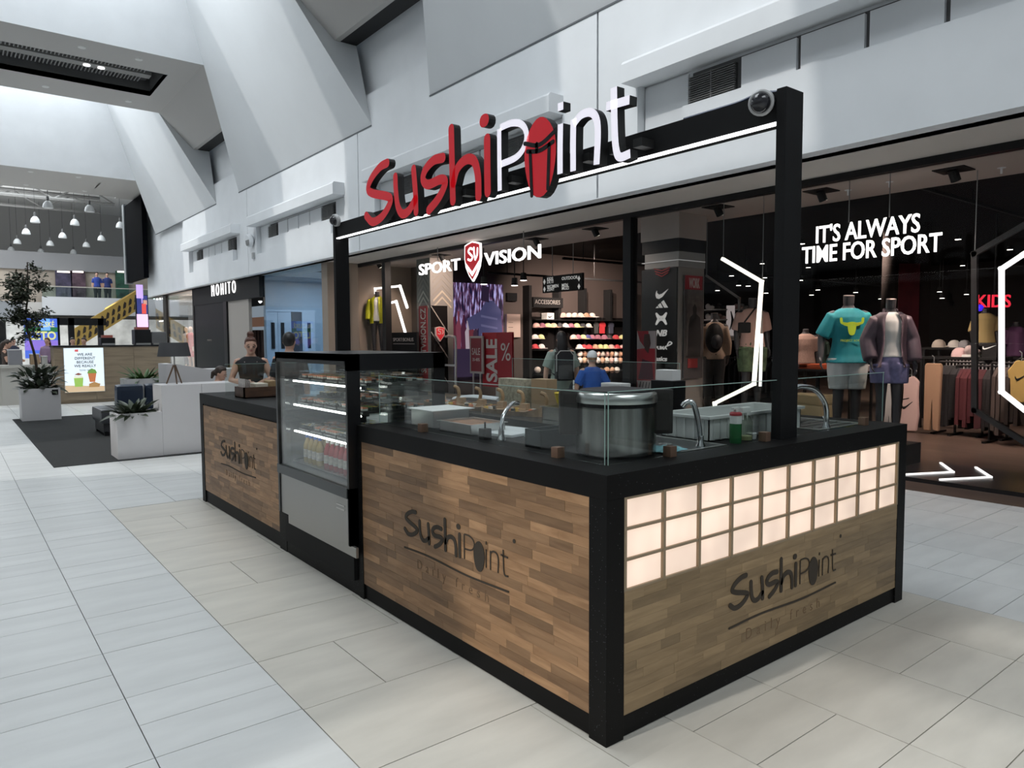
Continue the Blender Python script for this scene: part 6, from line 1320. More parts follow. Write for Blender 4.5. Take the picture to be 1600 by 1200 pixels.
for i, (x, w_, c, lb) in enumerate(((941, 9, (.5, .03, .04), 'bright red sports shirt'), (955, 7, (.04, .045, .07), 'dark blue sports shirt'), (932, 6, (.05, .05, .05), 'black sports shirt'))):
    q0, q1 = wq(x-w_/2, 521), wq(x+w_/2, 502); t = thing('hanging_shirt', lb+' hanging at right of the accessories wall', 'shirt', (q0.x, YW-.3, q0.z)); bm = BM(); W_ = q1.x-q0.x; H_ = q1.z-q0.z
    prism(bm, [(q0.x+W_*u, YW-.32, q0.z+H_*v) for u, v in ((.12, 0), (.88, 0), (.88, .6), (1, .55), (1.05, .75), (.7, 1), (.3, 1), (-.05, .75), (0, .55), (.12, .6))], (0, .06, 0)); obj('cloth', bm, mat('sh%d' % i, c, .8), t); bm = BM(); tube(bm, [((q0.x+q1.x)/2, YW-.29, q1.z), ((q0.x+q1.x)/2, YW-.29, q1.z+.12)], .01, 5); obj('hook', bm, M_steel, t)
q0, q1 = wq(853, 499), wq(864, 489); t = thing('shoe_box', 'white box with dark tick mark on top of accessories wall', 'box', (q0.x, YW-.3, q0.z)); obj('box', bx(q0.x, q1.x, YW-.35, YW-.1, q0.z, q1.z), M_wcap, t); bm = BM(); stroke_solid(bm, [(.2, .45), (.35, .3), (.8, .6)], [.1, .16, .02], lambda u, v: Vector((q0.x+(q1.x-q0.x)*u, YW-.352, q0.z+(q1.z-q0.z)*v)), (0, -.003, 0)); obj('mark', bm, M_black, t)
a, b = P(1, 14.5, 792, 527), P(1, 14.5, 813, 491); t = thing('price_board', 'pale leaflet board left of the accessories wall', 'board', (a.x, 14.5, a.z)); obj('board', bx(a.x, b.x, 14.5, 14.59, a.z, b.z), mat('leaflet_pale', (.42, .33, .29), .6), t)
for k in range(4): obj('line', bx(a.x+.06, a.x+(b.x-a.x)*.45, 14.495, 14.5, b.z-.25-.14*k, b.z-.235-.14*k), mat('ink', (.1, .08, .08), .6), t)
a, b = P(1, 14.5, 793, 470), P(1, 14.5, 808, 458); tag(obj('wall_monitor', bx(a.x, b.x, 14.5, 14.58, a.z, b.z), M_black), 'small black monitor high on wall right of the video screen', 'monitor')
# ---- right part of the shop: dummies, racks, tables
M_teal = mat('shirt_teal', (.005, .20, .235), .75, var=.06, vscale=10); M_shortw = mat('shorts_pale', (.52, .54, .53), .8, var=.05, vscale=12); M_purp = mat('jacket_plum', (.095, .066, .085), .5, var=.15, vscale=14); M_tw = mat('top_white', (.60, .60, .58), .8, var=.06, vscale=10); M_denim = mat('shorts_violet', (.14, .135, .26), .7, var=.15, vscale=30)
pz = .30
t = thing('display_podium', 'black low podium under the two front dummies', 'podium', (7.2, 2.6, .045)); obj('block', bx(6.9, 7.6, 1.95, 3.3, .046, pz), M_blackmatt, t)
q = P(0, 7.2, 1325, 520); RZ = -.72+PI*0
d1 = dummy('mannequin', 'headless dummy in teal bull-print t-shirt and pale shorts', (7.2, q.y, .30), R(-48), [('shorts', M_shortw, {'len': .42, 'loose': .02, 'puff': .018}), ('top', M_teal, {'hem': .85, 'sleeve': .52, 'loose': .024, 'puff': .016, 'flare': .035})], H=1.99, arms={1: [(.27, .03, 1.13), (.29, -.05, .9)], -1: [(-.27, .03, 1.13), (-.29, -.05, .9)]})
q = P(0, 7.0, 1388, 520)
d2 = dummy('mannequin', 'headless dummy in open plum jacket over white top', (7.05, q.y, .28), R(-52), [('shorts', M_denim, {'len': .26, 'loose': .02, 'puff': .03}), ('waist', mat('waist_lilac', (.3, .24, .32), .7)), ('top', M_tw, {'hem': .97, 'sleeve': .2, 'loose': .02, 'flare': .012}), ('jacket', M_purp, {'hem': .86, 'loose': .045, 'gap': .62, 'flare': .01})], H=1.93, wide=.86, arms={1: [(.25, .04, 1.15), (.27, -.06, .9)], -1: [(-.25, .03, 1.15), (-.23, -.08, .92)]})
# bull print on the shirt
def on_dummy(root, u, v, w): return root
bmx = []
def shirt_print(root, name, material, strokes, wid, yf, zc, k=1.0):
    bm = BM()
    for st in strokes: stroke_solid(bm, st, wid, lambda u, v: Vector((u, yf-.012*(1-abs(u)*3), zc+v)), (0, -.004, 0))
    o = bpy.data.objects.new(name, bpy.data.meshes.new(name)); bmesh.ops.recalc_face_normals(bm, faces=bm.faces[:]); bm.to_mesh(o.data); bm.free(); o.data.materials.append(material); COL.objects.link(o); o.parent = root; return o
M_lime = mat('print_lime', (.45, .62, .03), .6)
shirt_print(d1, 'bull_print', M_lime, [[(-.13, .10), (-.12, .05), (-.06, .035), (0, .045), (.06, .035), (.12, .05), (.13, .10)], [(-.035, .02), (-.03, -.04), (-.015, -.09), (.015, -.09), (.03, -.04), (.035, .02)], [(0, .03), (0, -.09)], [(-.085, .03), (-.05, .02)], [(.085, .03), (.05, .02)]], .032, -.158, 1.46)
tx = text('print', 'PROJECT ROCK', M_lime, (-.13, -.163, 1.27), (1, 0, 0), (0, 0, 1), .028, None, width=.26, ext=.002); tx.parent = d1
# other dummies
dummy('mannequin', 'dummy in yellow jacket and black leggings in left shop window', (6.9, P(0, 6.9, 590, 500).y, 1.2), R(-40), [('top', mat('tee_white', (.6, .6, .58), .8), {'hem': .86, 'sleeve': .3}), ('jacket', mat('jacket_yellow', (.60, .60, .02), .6, var=.1, vscale=14), {'hem': .8, 'loose': .04, 'gap': .4})], H=1.78)
t = thing('display_podium', 'black tall podium under the yellow jacket dummy', 'podium', (6.9, 14.7, 0)); obj('block', bx(6.6, 7.3, 14.2, 15.2, 0, 1.2), M_blackmatt, t)
q = D(1176, 470, 11.0)
dummy('mannequin', 'dummy in pink t-shirt, camera bag and green shorts behind light line', (q.x, q.y, .5), R(-35), [('shorts', mat('shorts_green', (.08, .12, .06), .8, var=.4, vscale=14), {'len': .42, 'loose': .02, 'puff': .02}), ('top', mat('tee_pink', (.58, .36, .3), .8), {'hem': .9, 'sleeve': .5, 'loose': .02, 'puff': .02}), ('waist', mat('belt_red', (.4, .07, .05), .6))], H=1.84)
t = thing('display_podium', 'black podium under the pink shirt dummy', 'podium', (q.x, q.y, 0)); obj('block', bx(q.x-.4, q.x+.4, q.y-.4, q.y+.4, 0, .5), M_blackmatt, t)
c = D(1163, 512, 10.7); t = thing('shoulder_bag', 'small black shoulder bag hanging on the pink shirt dummy', 'bag', c); bm = BM(); box(bm, c.x-.09, c.x+.09, c.y-.04, c.y+.04, c.z-.08, c.z+.08, bev=.03, rot=Matrix.Rotation(-.7, 3, 'Z')); obj('pouch', bm, M_blackmatt, t); bm = BM(); tube(bm, [c+Vector((0, 0, .08)), D(1181, 480, 10.72)], .012, 6); obj('strap', bm, M_blackmatt, t)
q = D(1116, 505, 12.2); dummy('mannequin', 'dummy seen from behind wearing black backpack by the shoe wall', (q.x, q.y, .35), R(140), [('top', mat('tee_tan', (.42, .3, .22), .8), {'hem': .86, 'sleeve': .9}), ('trousers', mat('pants_dark', (.03, .028, .028), .8), {'len': .95})], H=1.8)
t = thing('display_podium', 'dark podium under the backpack dummy', 'podium', (q.x, q.y, 0)); obj('block', bx(q.x-.4, q.x+.4, q.y-.4, q.y+.4, 0, .35), M_blackmatt, t)
c = D(1116, 528, 11.9); t = thing('backpack', 'black rounded backpack on the rear dummy beside the pillar', 'backpack', c); bm = BM(); ball(bm, c, (.19, .12, .25), 10); obj('sack', bm, M_blackmatt, t, smooth=True); bm = BM(); ball(bm, c+Vector((-.06, -.09, -.06)), (.12, .07, .12), 8); obj('pocket', bm, mat('pocket_dark', (.03, .03, .035), .6), t, smooth=True)
def bust(label, px, py, dep, m, rz=R(-40), extra=()):
    q = D(px, py, dep); t = thing('mannequin', label, 'mannequin', (q.x, q.y, q.z-1.42), rz=rz, local=True); bm = BM(); figure(t, 1.7, skin=M_dummy, head=False, neckcap=False, upper=True, hands=False, clothes=[('top', m, {'hem': .9, 'sleeve': .55, 'loose': .02, 'puff': .015})]+list(extra))
    bm = BM(); tube(bm, [(0, 0, .84), (0, 0, -q.z+1.43)], .03, 8); obj('stand', bm, M_blackmatt, t); return t
bust('torso dummy in sand yellow t-shirt under the red kids sign', 1540, 492, 13.5, mat('tee_sand', (.42, .32, .14), .8))
bust('torso dummy in purple and grey t-shirt at right edge', 1588, 513, 13.5, mat('tee_purple', (.13, .05, .13), .8))
bust('torso dummy in long striped beige shirt right of gantry post', 1259, 524, 13.5, mat('tee_beige', (.33, .21, .17), .8, var=.3, vscale=30, stretch=(10, 10, .5)))
bust('torso dummy in dark green shirt behind the teal shirt', 1278, 532, 15, mat('tee_green', (.03, .06, .045), .8))
# garments hanging face out on the right rack
XR = 10.8
def hang(label, cat, x0, x1, y0, y1, outline, m, th=.07, mark=None, X=XR):
    a, b = P(0, X, x0, y1), P(0, X, x1, y0); T = lambda u, v: Vector((X, a.y+(b.y-a.y)*u, a.z+(b.z-a.z)*v)); t = thing('hanging_'+cat, label, cat, T(.5, 1))
    bm = BM(); poly_solid(bm, outline, T, (th, 0, 0)); bmesh.ops.bevel(bm, geom=bm.edges[:], offset=.012, segments=1, affect='EDGES'); 
    for f in bm.faces: f.material_index = 0
    obj('cloth', bm, m, t); c = T(.5, 1); bm = BM(); tube(bm, [c+Vector((th/2, 0, -.02)), c+Vector((th/2, 0, .1)), c+Vector((th/2, .03, .13))], .008, 5); obj('hook', bm, M_steel, t); bm = BM()
    tube(bm, [T(.25, .97)+Vector((th/2, 0, 0)), c+Vector((th/2, 0, .03)), T(.75, .97)+Vector((th/2, 0, 0))], .01, 5); obj('hanger', bm, M_black, t)
    if mark: bm = BM(); [stroke_solid(bm, s, w, lambda u, v: T(u, v)+Vector((-.004, 0, 0)), (.003, 0, 0)) for s, w in mark]; obj('mark', bm, M_black, t)
    return t
TEE = [(.1, 0), (.9, 0), (.88, .6), (1.0, .56), (1.05, .74), (.72, .98), (.58, 1), (.5, .95), (.42, 1), (.28, .98), (-.05, .74), (0, .56), (.12, .6)]
VEST = [(.0, 0), (.8, .02), (.9, .3), (.78, .62), (.86, .9), (.62, 1), (.4, .97), (.16, .86), (.2, .55)]
PANT = [(.04, 0), (.42, .0), (.47, .55), (.53, .55), (.56, .02), (.9, .0), (.98, .96), (.9, 1), (.1, 1), (.02, .96)]
SW = [([(.1, .5), (.22, .42), (.62, .54)], [.03, .05, .012]), ([(.14, .57), (.45, .6)], .02)]
hang('pale pink sleeveless top with black tick mark on the right rack', 'shirt', 1404, 1440, 588, 673, VEST, mat('cloth_pink', (.52, .37, .35), .85), mark=SW)
hang('tan jogging trousers hanging right of the pink top', 'trousers', 1441, 1472, 568, 672, PANT, mat('cloth_tan', (.29, .175, .11), .85))
hang('ochre yellow t-shirt with dark tick at right picture edge', 'shirt', 1574, 1614, 563, 628, TEE, mat('cloth_ochre', (.4, .27, .08), .85), mark=[([(.3, .6), (.4, .54), (.8, .68)], [.02, .05, .01])], X=10.0)
hang('pale grey trousers behind the plum jacket dummy', 'trousers', 1380, 1398, 600, 680, PANT, mat('cloth_grey', (.34, .34, .34), .85), X=11.4)
# rails of dark garments seen edge on
def rail(label, X, px0, px1, ytop, n, cols, cn, z0=.12, grp='garments on the right clothes rack'):
    a, b = P(0, X, px0, ytop), P(0, X, px1, ytop); t = thing('clothes_rail', label, 'rail', (X, (a.y+b.y)/2, 0)); bm = BM(); z = (a.z+b.z)/2; tube(bm, [(X+.15, a.y+.1, z), (X+.15, b.y-.1, z)], .018, 8); obj('bar', bm, M_black, t)
    for yy in (a.y+.1, b.y-.1): bm = BM(); tube(bm, [(X+.15, yy, 0), (X+.15, yy, z)], .02, 8); obj('post', bm, M_black, t); 
    obj('foot', bx(X-.1, X+.45, b.y-.12, b.y-.08, 0, .03), M_black, t); obj('foot', bx(X-.1, X+.45, a.y+.08, a.y+.12, 0, .03), M_black, t)
    for i in range(n):
        y = a.y+(b.y-a.y)*(i+.5)/n; c = cols[i*len(cols)//n]; g_ = thing('hanging_garment', '%s garment, %s from the left on the %s' % (cn[i*len(cn)//n], ordn[min(i, 13)], label), 'garment', (X, y, z), grp); r_ = random.Random(i+px0); zb = z0+r_.uniform(0, .25); w_ = r_.uniform(.42, .5)
        bm = BM(); prism(bm, [(X+.15-w_/2, y, zb), (X+.15+w_/2, y, zb), (X+.15+w_/2, y, z-.2), (X+.2, y, z-.06), (X+.1, y, z-.06), (X+.15-w_/2, y, z-.2)], (0, .05, 0)); obj('cloth', bm, mat('gar_%s' % cn[i*len(cn)//n].replace(' ', '_'), c, .85), g_); bm = BM(); tube(bm, [(X+.15, y+.025, z-.07), (X+.15, y+.025, z+.03)], .008, 5); obj('hook', bm, mat('hook_grey', (.4, .38, .37), .4), g_)
rail('right rack below the pink cap', 11.0, 1473, 1522, 566, 9, [(.012, .012, .014), (.018, .017, .02)], ['black', 'charcoal'])
rail('dark red rack behind the dark hexagon', 10.9, 1500, 1560, 572, 10, [(.055, .005, .009), (.04, .004, .007), (.012, .01, .011)], ['wine red', 'deep red', 'near black'])
rail('right end rack beside ochre shirt', 10.4, 1556, 1600, 568, 6, [(.05, .035, .03), (.03, .022, .02)], ['brown', 'dark brown'])
rail('rear rack behind the brand pillar', 13.0, 1140, 1215, 560, 9, [(.02, .02, .02), (.09, .06, .05), (.03, .028, .03)], ['coal black', 'taupe', 'slate'])
# tables with goods
def table(label, px0, px1, py, X, h=None):
    a, b = P(0, X, px0, py), P(0, X, px1, py); z = (a.z+b.z)/2; t = thing('display_table', label, 'table', (X, (a.y+b.y)/2, 0)); obj('top', bx(X, X+.8, b.y, a.y, z-.04, z), M_blackmatt, t)
    for yy in (a.y-.05, b.y+.01):
        for xx in (X+.02, X+.74): obj('leg', bx(xx, xx+.04, yy, yy+.04, 0, z-.04), M_black, t)
    return z
z = table('black display table with the pink cap', 1436, 1556, 558, 11.6)
q = P(0, 11.7, 1492, 556); cap('pink peaked cap lying on the black display table', (11.9, q.y, z), (.58, .4, .4), 1.2, 1.3, 'caps on the tables'); q = P(0, 11.7, 1512, 556); shoe('pale shoe right of the pink cap on the table', (11.9, q.y, z), (.45, .36, .36), 1.4, s=1.4)
q = P(0, 12.4, 1466, 541); z2 = table('black rear table with straw hat', 1440, 1520, 543, 13.2); cap('cream sun hat on the rear black table', (13.4, P(0, 13.4, 1467, 540).y, z2), (.5, .44, .38), .5, 1.25, 'caps on the tables'); cap('white cap beside black caps on the rear table', (13.5, P(0, 13.5, 1491, 538).y, z2), (.6, .58, .55), .5, 1.15, 'caps on the tables'); cap('grey cap at right end of the rear table', (13.5, P(0, 13.5, 1507, 538).y, z2), (.3, .3, .32), .5, 1.15, 'caps on the tables')
a, b = P(0, 11.8, 1534, 550), P(0, 11.8, 1558, 536); t = thing('brand_board', 'black board with a white tick mark under the sand shirt', 'board', (11.8, (a.y+b.y)/2, a.z)); obj('board', bx(11.8, 11.84, b.y, a.y, z, b.z), M_blackmatt, t); bm = BM(); stroke_solid(bm, [(.08, .6), (.2, .35), (.95, .75)], [.06, .14, .02], lambda u, v: Vector((11.79, a.y+(b.y-a.y)*u, a.z+(b.z-a.z)*v)), (.004, 0, 0)); obj('mark', bm, MAT['brand_white_glow'], t)
z3 = table('dark low table with folded clothes behind the gantry post', 1240, 1330, 578, 9.4)
for i, (px, c, lb) in enumerate(((1270, (.5, .09, .03), 'bright orange folded pile'), (1346, (.5, .42, .4), 'pale folded pile'), (1250, (.16, .07, .06), 'brown folded pile'))):
    q = P(0, 9.6, px, 576); bm = BM(); box(bm, 9.5, 9.9, q.y-.22, q.y+.22, z3, z3+.09, bev=.03); tag(obj('folded_clothes', bm, mat('fold%d' % i, c, .85), smooth=.6), lb+' on the dark low table', 'clothes')
bm = BM(); q = P(0, 8.6, 1262, 616); box(bm, 8.4, 8.9, q.y-.3, q.y+.3, q.z-.15, q.z, bev=.03); box(bm, 8.35, 8.95, q.y-.35, q.y+.35, 0, q.z-.15); tag(obj('folded_clothes', bm, mat('fold_sand', (.4, .33, .2), .85)), 'sand coloured folded clothes on a low block behind tap', 'clothes')
# shoe wall deep inside
sw = thing('shoe_display', 'dark shoe display board with white lit panel deep inside', 'display', D(1135, 500, 19)); c0 = D(1106, 540, 19); c1 = D(1170, 478, 19); d_ = (c1-c0); d_.z = 0; nrm = Vector((-d_.y, d_.x, 0)).normalized()
def sp(u, v, o=0): return c0+d_*u+Vector((0, 0, (c1.z-c0.z)*v))+nrm*o
bm = BM(); prism(bm, [sp(-.2, -1.36, .1), sp(2.2, -1.36, .1), sp(2.2, 1.1, .1), sp(-.2, 1.1, .1)], nrm*.1); obj('back_panel', bm, M_shopdark, sw)
for k in range(4): bm = BM(); prism(bm, [sp(-.1, .1+.25*k, -.25), sp(1.0, .1+.25*k, -.25), sp(1.0, .13+.25*k, -.25), sp(-.1, .13+.25*k, -.25)], nrm*.35); obj('shelf', bm, M_blackmatt, sw)
bm = BM(); prism(bm, [sp(.37, .25, -.28), sp(.56, .25, -.28), sp(.56, 1.0, -.28), sp(.37, 1.0, -.28)], nrm*.05); obj('lit_panel', bm, mat('panel_lit', (.7, .62, .6), .5, emit=.35), sw); bm = BM(); stroke_solid(bm, [(.44, .4), (.5, .62), (.46, .85)], [.02, .06, .02], lambda u, v: sp(u, v, -.3), nrm*.01); obj('print', bm, M_black, sw)
for k in range(4):
    for j in range(7):
        u = .0+.14*j
        if .3 < u < .58 and k > 0: continue
        c_ = rnd.choice([9, 9, 1, 0, 6]); q = sp(u, .13+.25*k, -.12); shoe('%s shoe, %s from left on the %s shelf of the shoe wall' % (CN[c_], ordn[j], ordn[k]), q, PAL[c_], -.4, 'shoes on the shoe wall', 1.3)
c_ = D(1426, 445, 16); t = thing('poster_pillar', 'dim taupe pillar with dark red picture above the plum jacket', 'pillar', (c_.x, c_.y, 0)); e0, e1 = D(1397, 480, 16), D(1455, 412, 16); w_ = e1-e0; w_.z = 0; n_ = Vector((-w_.y, w_.x, 0)).normalized(); zt_ = 4.15
bm = BM(); prism(bm, [(e0.x, e0.y, 0), (e1.x, e1.y, 0), (e1.x, e1.y, zt_), (e0.x, e0.y, zt_)], n_*.5); obj('core', bm, mat('pillar_dim', (.018, .015, .014), .8, spec=.05), t)
bm = BM(); g0, g1 = e0+w_*.1-n_*.02, e0+w_*.68-n_*.02; prism(bm, [(g0.x, g0.y, 1.2), (g1.x, g1.y, 1.2), (g1.x, g1.y, e1.z), (g0.x, g0.y, e1.z)], n_*.02); obj('picture', bm, mat('pic_darkred', (.07, .008, .01), .5, var=.5, vscale=2), t)
# red kids sign and player poster
t = thing('kids_sign', 'red lit kids sign deep at right of the shop', 'sign', D(1555, 475, 15)); o_ = D(1526, 480, 15); ux = (D(1580, 480, 15)-o_); ux.z = 0; text('lettering', 'KIDS', mat('neon_red', (.7, .02, .04), .5, emit=1.0, ecol=(.85, .03, .06)), o_, ux, (0, 0, 1), .27, t, width=ux.length*.98, ext=.012, bold=.008)
c = D(1531, 481, 14.8); bm = BM(); ball(bm, c, .07, 8); obj('blue_glow', bm, mat('neon_blue', (.05, .02, .9), .5, emit=1.0), t)
bm = BM(); tube(bm, [o_+ux*.5+Vector((0, 0, .25)), o_+ux*.5+Vector((0, 0, 4.16-o_.z))], .015, 5); obj('rod', bm, M_black, t)
a, b = P(0, 6.75, 981, 612), P(0, 6.75, 1024, 517); t = thing('player_poster', 'standing red and white football player poster before brand pillar', 'poster', (6.75, (a.y+b.y)/2, 0)); obj('sheet', bx(6.75, 6.78, b.y, a.y, .045, b.z), mat('poster_white', (.42, .36, .35), .6), t)
def pp(nm, m, pts, d): bm = BM(); poly_solid(bm, pts, lambda u, v: Vector((6.75-d, a.y+(b.y-a.y)*u, a.z+(b.z-a.z)*v)), (.003, 0, 0)); obj(nm, bm, m, t)
M_pr = mat('poster_red', (.33, .02, .03), .6); pp('print', M_pr, [(.35, 1), (.75, 1), (.8, .8), (.62, .74), (.45, .84)], .004); pp('print', mat('poster_navy', (.03, .04, .13), .6), [(.08, .88), (.25, .9), (.32, .75), (.2, .73)], .004)
pp('print', M_pr, [(0, .68), (.55, .72), (1, .72), (1, .2), (.35, .2), (.32, .5), (0, .55)], .005); pp('print', mat('poster_skin', (.06, .03, .025), .6), [(.62, .95), (.8, .95), (.84, .8), (.76, .64), (.64, .7), (.58, .82)], .007); pp('print', mat('poster_dark', (.09, .015, .03), .6), [(.4, .22), (.95, .22), (.9, .5), (.55, .55)], .007)
pp('print', M_pr, [(0, 0), (.36, 0), (.36, .18), (0, .18)], .005)
for k in range(5): pp('stripe', mat('stripe_ink', (.05, .04, .04), .6), [(.4+.11*k, 0), (.43+.11*k, 0), (.5+.11*k, .18), (.47+.11*k, .18)], .006)
qq = a.lerp(b, .0); shield(t, 6.738, a.y+(b.y-a.y)*.17, a.z+(b.z-a.z)*.1, .13, .006, MAT['sale_red'], MAT['sale_letter'])
# ================================================================== shops further along and the people
M_corr = mat('corridor_blue', (.34, .43, .52), .5); M_doorb = mat('door_pale_blue', (.52, .60, .70), .45)
XC = 5.6
yA, yB = 15.5, P(0, XC, 410, 480).y          # corridor between these
yM = P(0, XC, 304, 500).y                     # far end of the dark shop front
struct('wall_corridor', bx(XC, 6.44, 15.2, 15.55, 0, ZS), M_bei); struct('wall_corridor', bx(XC+.1, 9.0, yB-.02, yB+.05, 0, ZS), M_corr)
struct('wall_corridor', bx(6.45, 9.0, 15.52, 15.58, 0, ZS), M_corr)
YD_ = yB-.06
def xD(px): return P(1, YD_, px, 520).x
zl = P(1, YD_, 440, 487).z
d = struct('door_1', bx(xD(416.5), xD(434), YD_, YD_+.05, 0, zl), M_doorb); e = struct('door_2', bx(xD(434.6), xD(455.5), YD_, YD_+.05, 0, zl), M_doorb); f = struct('door_3', bx(xD(473), xD(492), YD_-.02, YD_+.03, 0, zl), M_doorb)
zs0, zs1 = P(1, YD_, 430, 545).z, P(1, YD_, 430, 504).z
for o, a, b in ((d, 424, 429), (e, 439, 444), (f, 480, 485)):
    obj('vision_slot', bx(xD(a), xD(b), YD_-.03, YD_, zs0, zs1), M_black, o); obj('handle', bx(xD(b+3), xD(b+3)+.03, YD_-.06, YD_-.02, .95, 1.15), M_steel, o)
struct('trim_8', bx(xD(456), xD(458), YD_-.03, YD_+.03, 0, zl), mat('frame_dark', (.06, .06, .06), .5)); struct('trim_9', bx(xD(471.5), xD(473), YD_-.05, YD_+.03, 0, zl), M_doorb); obj('opening_shade', bx(xD(458), xD(471.5), YD_, YD_+.05, 0, zl), mat('corr_shade', (.05, .055, .075), .6), e)  # doorway gap is a dark panel, its shade put into the colour
struct('trim_11', bx(xD(416), xD(493), YD_-.03, YD_+.02, zl, zl+.06), M_doorb); struct('wall_corridor', bx(8.9, 9.0, 15.55, yB, 0, ZS), M_corr)
struct('window_3', bx(XC+.02, XC+.035, 15.56, yB-.03, 0, ZS), glass('blue_glass', (.72, .8, .86), .55))
q = P(0, 6.6, 443, 452); t = thing('exit_sign', 'small lit green exit sign over the blue corridor doors', 'sign', q); obj('box', bx(6.6, 6.66, q.y-.3, q.y+.3, q.z-.09, q.z+.09), mat('exit_green', (.03, .35, .15), .5, emit=.55), t)
bm = BM(); stroke_solid(bm, [(.05, 0), (.22, 0)], .045, lambda u, v: Vector((6.595, q.y-u, q.z+v)), (.004, 0, 0), smooth=False); stroke_solid(bm, [(.15, .06), (.23, 0), (.15, -.06)], .04, lambda u, v: Vector((6.595, q.y-u, q.z+v)), (.004, 0, 0), smooth=False); box(bm, 6.594, 6.6, q.y+.1, q.y+.2, q.z-.06, q.z+.06); obj('arrow', bm, mat('exit_white', (.9, 1, .95), .5, emit=1.5), t)
bm = BM(); tube(bm, [(6.63, q.y, q.z+.09), (6.63, q.y, ZS)], .01, 5); obj('rod', bm, M_steel, t)
area('corridor_lamp', (7, 17.7, 3.4), (0, 0, 0), 1.2, 2.5, 90, (.85, .93, 1))
# black fashion shop front
t = thing('fashion_front', 'black shop front with tall white letters beside the blue corridor', 'shop', (XC, (yB+yM)/2, 0)); yF = lambda px: P(0, XC, px, 500).y; M_fr = mat('front_black', (.011, .012, .013), .55, spec=.2)
zf = P(0, XC, 357, 471).z
obj('fascia', bx(XC-.06, XC+.1, yB+.06, yM, zf, ZS), M_fr, t); obj('dark_panel', bx(XC-.04, XC+.3, yF(352), yF(306), 0, zf), mat('panel_black', (.010, .012, .014), .5, spec=.2), t); obj('side_frame', bx(XC-.06, XC+.2, yF(357), yF(352), 0, zf), M_black, t); obj('side_frame', bx(XC-.06, XC+.1, yF(306), yM, 0, zf), M_black, t)
obj('beige_return', bx(XC, XC+.1, yF(389), yF(357), 0, zf), mat('return_beige', (.40, .365, .33), .6), t); obj('inner_wall', bx(XC+2, XC+2.1, yB+.06, yF(357), 0, zf), mat('shop_orange', (.32, .10, .05), .6), t); obj('inner_ceiling', bx(XC+.1, XC+2, yB+.06, yM, zf, zf+.05), M_shopdark, t)
y0, y1 = P(0, XC-.07, 331, 455).y, P(0, XC-.07, 368, 448).y; text('lettering', 'MOHITO', M_neon, (XC-.07, y0, P(0, XC-.07, 332, 463.5).z), (0, -1, 0), (0, 0, 1), .44, t, width=y0-y1, ext=.02, bold=-.02, space=1.7)
text('lettering', 'MOHITO', mat('brass_dim', (.25, .22, .2), .4), (XC-.045, yF(325), P(0, XC, 330, 533).z), (0, -1, 0), (0, 0, 1), .07, t, width=.55, ext=.004)
for a, b in ((372, 472), (391, 480), (408, 470)): q = P(0, XC+.8, a, b); bm = BM(); tube(bm, [q, q+Vector((-.06, 0, -.05))], .05, 8); obj('spot_head', bm, mat('lamp_glow2', (1, 1, 1), .5, emit=2.5), t)
spot('fashion_lamp', (XC+.6, 21, 3.1), (XC+2, 21.2, 1.4), 160, R(80), (1, .75, .6))
a, b = P(0, XC+1.8, 391, 511), P(0, XC+1.8, 411, 495); tag(obj('picture', bx(XC+1.8, XC+1.84, b.y, a.y, a.z, b.z), mat('pic_salmon', (.62, .35, .24), .5, emit=.15)), 'salmon lit picture above the clothes in the fashion shop', 'picture')
for k, px in enumerate((396, 401, 406)):
    q = P(0, XC+1.5, px, 520); bm = BM(); prism(bm, [(XC+1.5, q.y-.15, .4), (XC+1.5, q.y+.15, .4), (XC+1.5, q.y+.12, q.z+.1), (XC+1.5, q.y-.12, q.z+.1)], (.1, 0, 0)); tag(obj('hanging_dress', bm, mat('dress%d' % k, [(.6, .4, .34), (.5, .3, .25), (.62, .45, .4)][k], .8)), ['pale pink dress at left of the small clothes rail', 'dusky dress in the middle of the small clothes rail', 'peach dress at right of the small clothes rail'][k]+' in fashion shop', 'dress')
# bright shop window with blinds and two dummies
yW0, yW1 = yM, yF(262)
struct('window_4', bx(XC, XC+.02, yM+.02, yW1, .3, ZS), glass('window_glass', (.95, .95, .95)))
t = thing('window_display', 'pale beige window display with vertical blinds', 'display', (6.5, 29, 0)); obj('back_wall', bx(7.0, 7.1, yM, 31.5, 0, ZS), mat('blind_beige', (.52, .46, .41), .7), t); obj('platform', bx(XC+.05, 7.0, yM, 31.5, 0, .45), M_white, t); obj('side_wall', bx(XC+.1, 7.0, yM-.02, yM, 0, ZS), M_white, t)
for k in range(9): obj('blind', bx(6.9, 6.93, yM+.35*k+.02, yM+.35*k+.33, .5, 3.2), mat('blind_pale', (.55, .5, .45), .8, vary=.06), t)
area('window_lamp', (6.2, 29.3, 3.5), (0, 0, 0), .8, 2.5, 90, (1, .86, .76))
for k, (px, lb, m, dy) in enumerate(((298.5, 'dummy in red patterned dress in the beige window', mat('dress_red', (.42, .05, .06), .8, var=.3, vscale=10), 0), (292, 'dummy in white top and grey trousers behind the red dress', mat('top_pale', (.6, .55, .52), .8), 1))):
    q = P(0, 6.2+.2*k, px, 540); dd = thing('mannequin', lb, 'mannequin', (6.2+.2*k, q.y, .45), rz=R(-60), local=True)
    figure(dd, 1.75, skin=mat('dummy_pale', (.55, .42, .36), .5), face=False, clothes=[('dress', m, {'hem': .45, 'sleeve': .3})] if k == 0 else [('top', m, {'hem': .86, 'sleeve': .4}), ('trousers', mat('trs_grey', (.3, .3, .33), .8), {'len': .95})], hands=True, vox=.016)
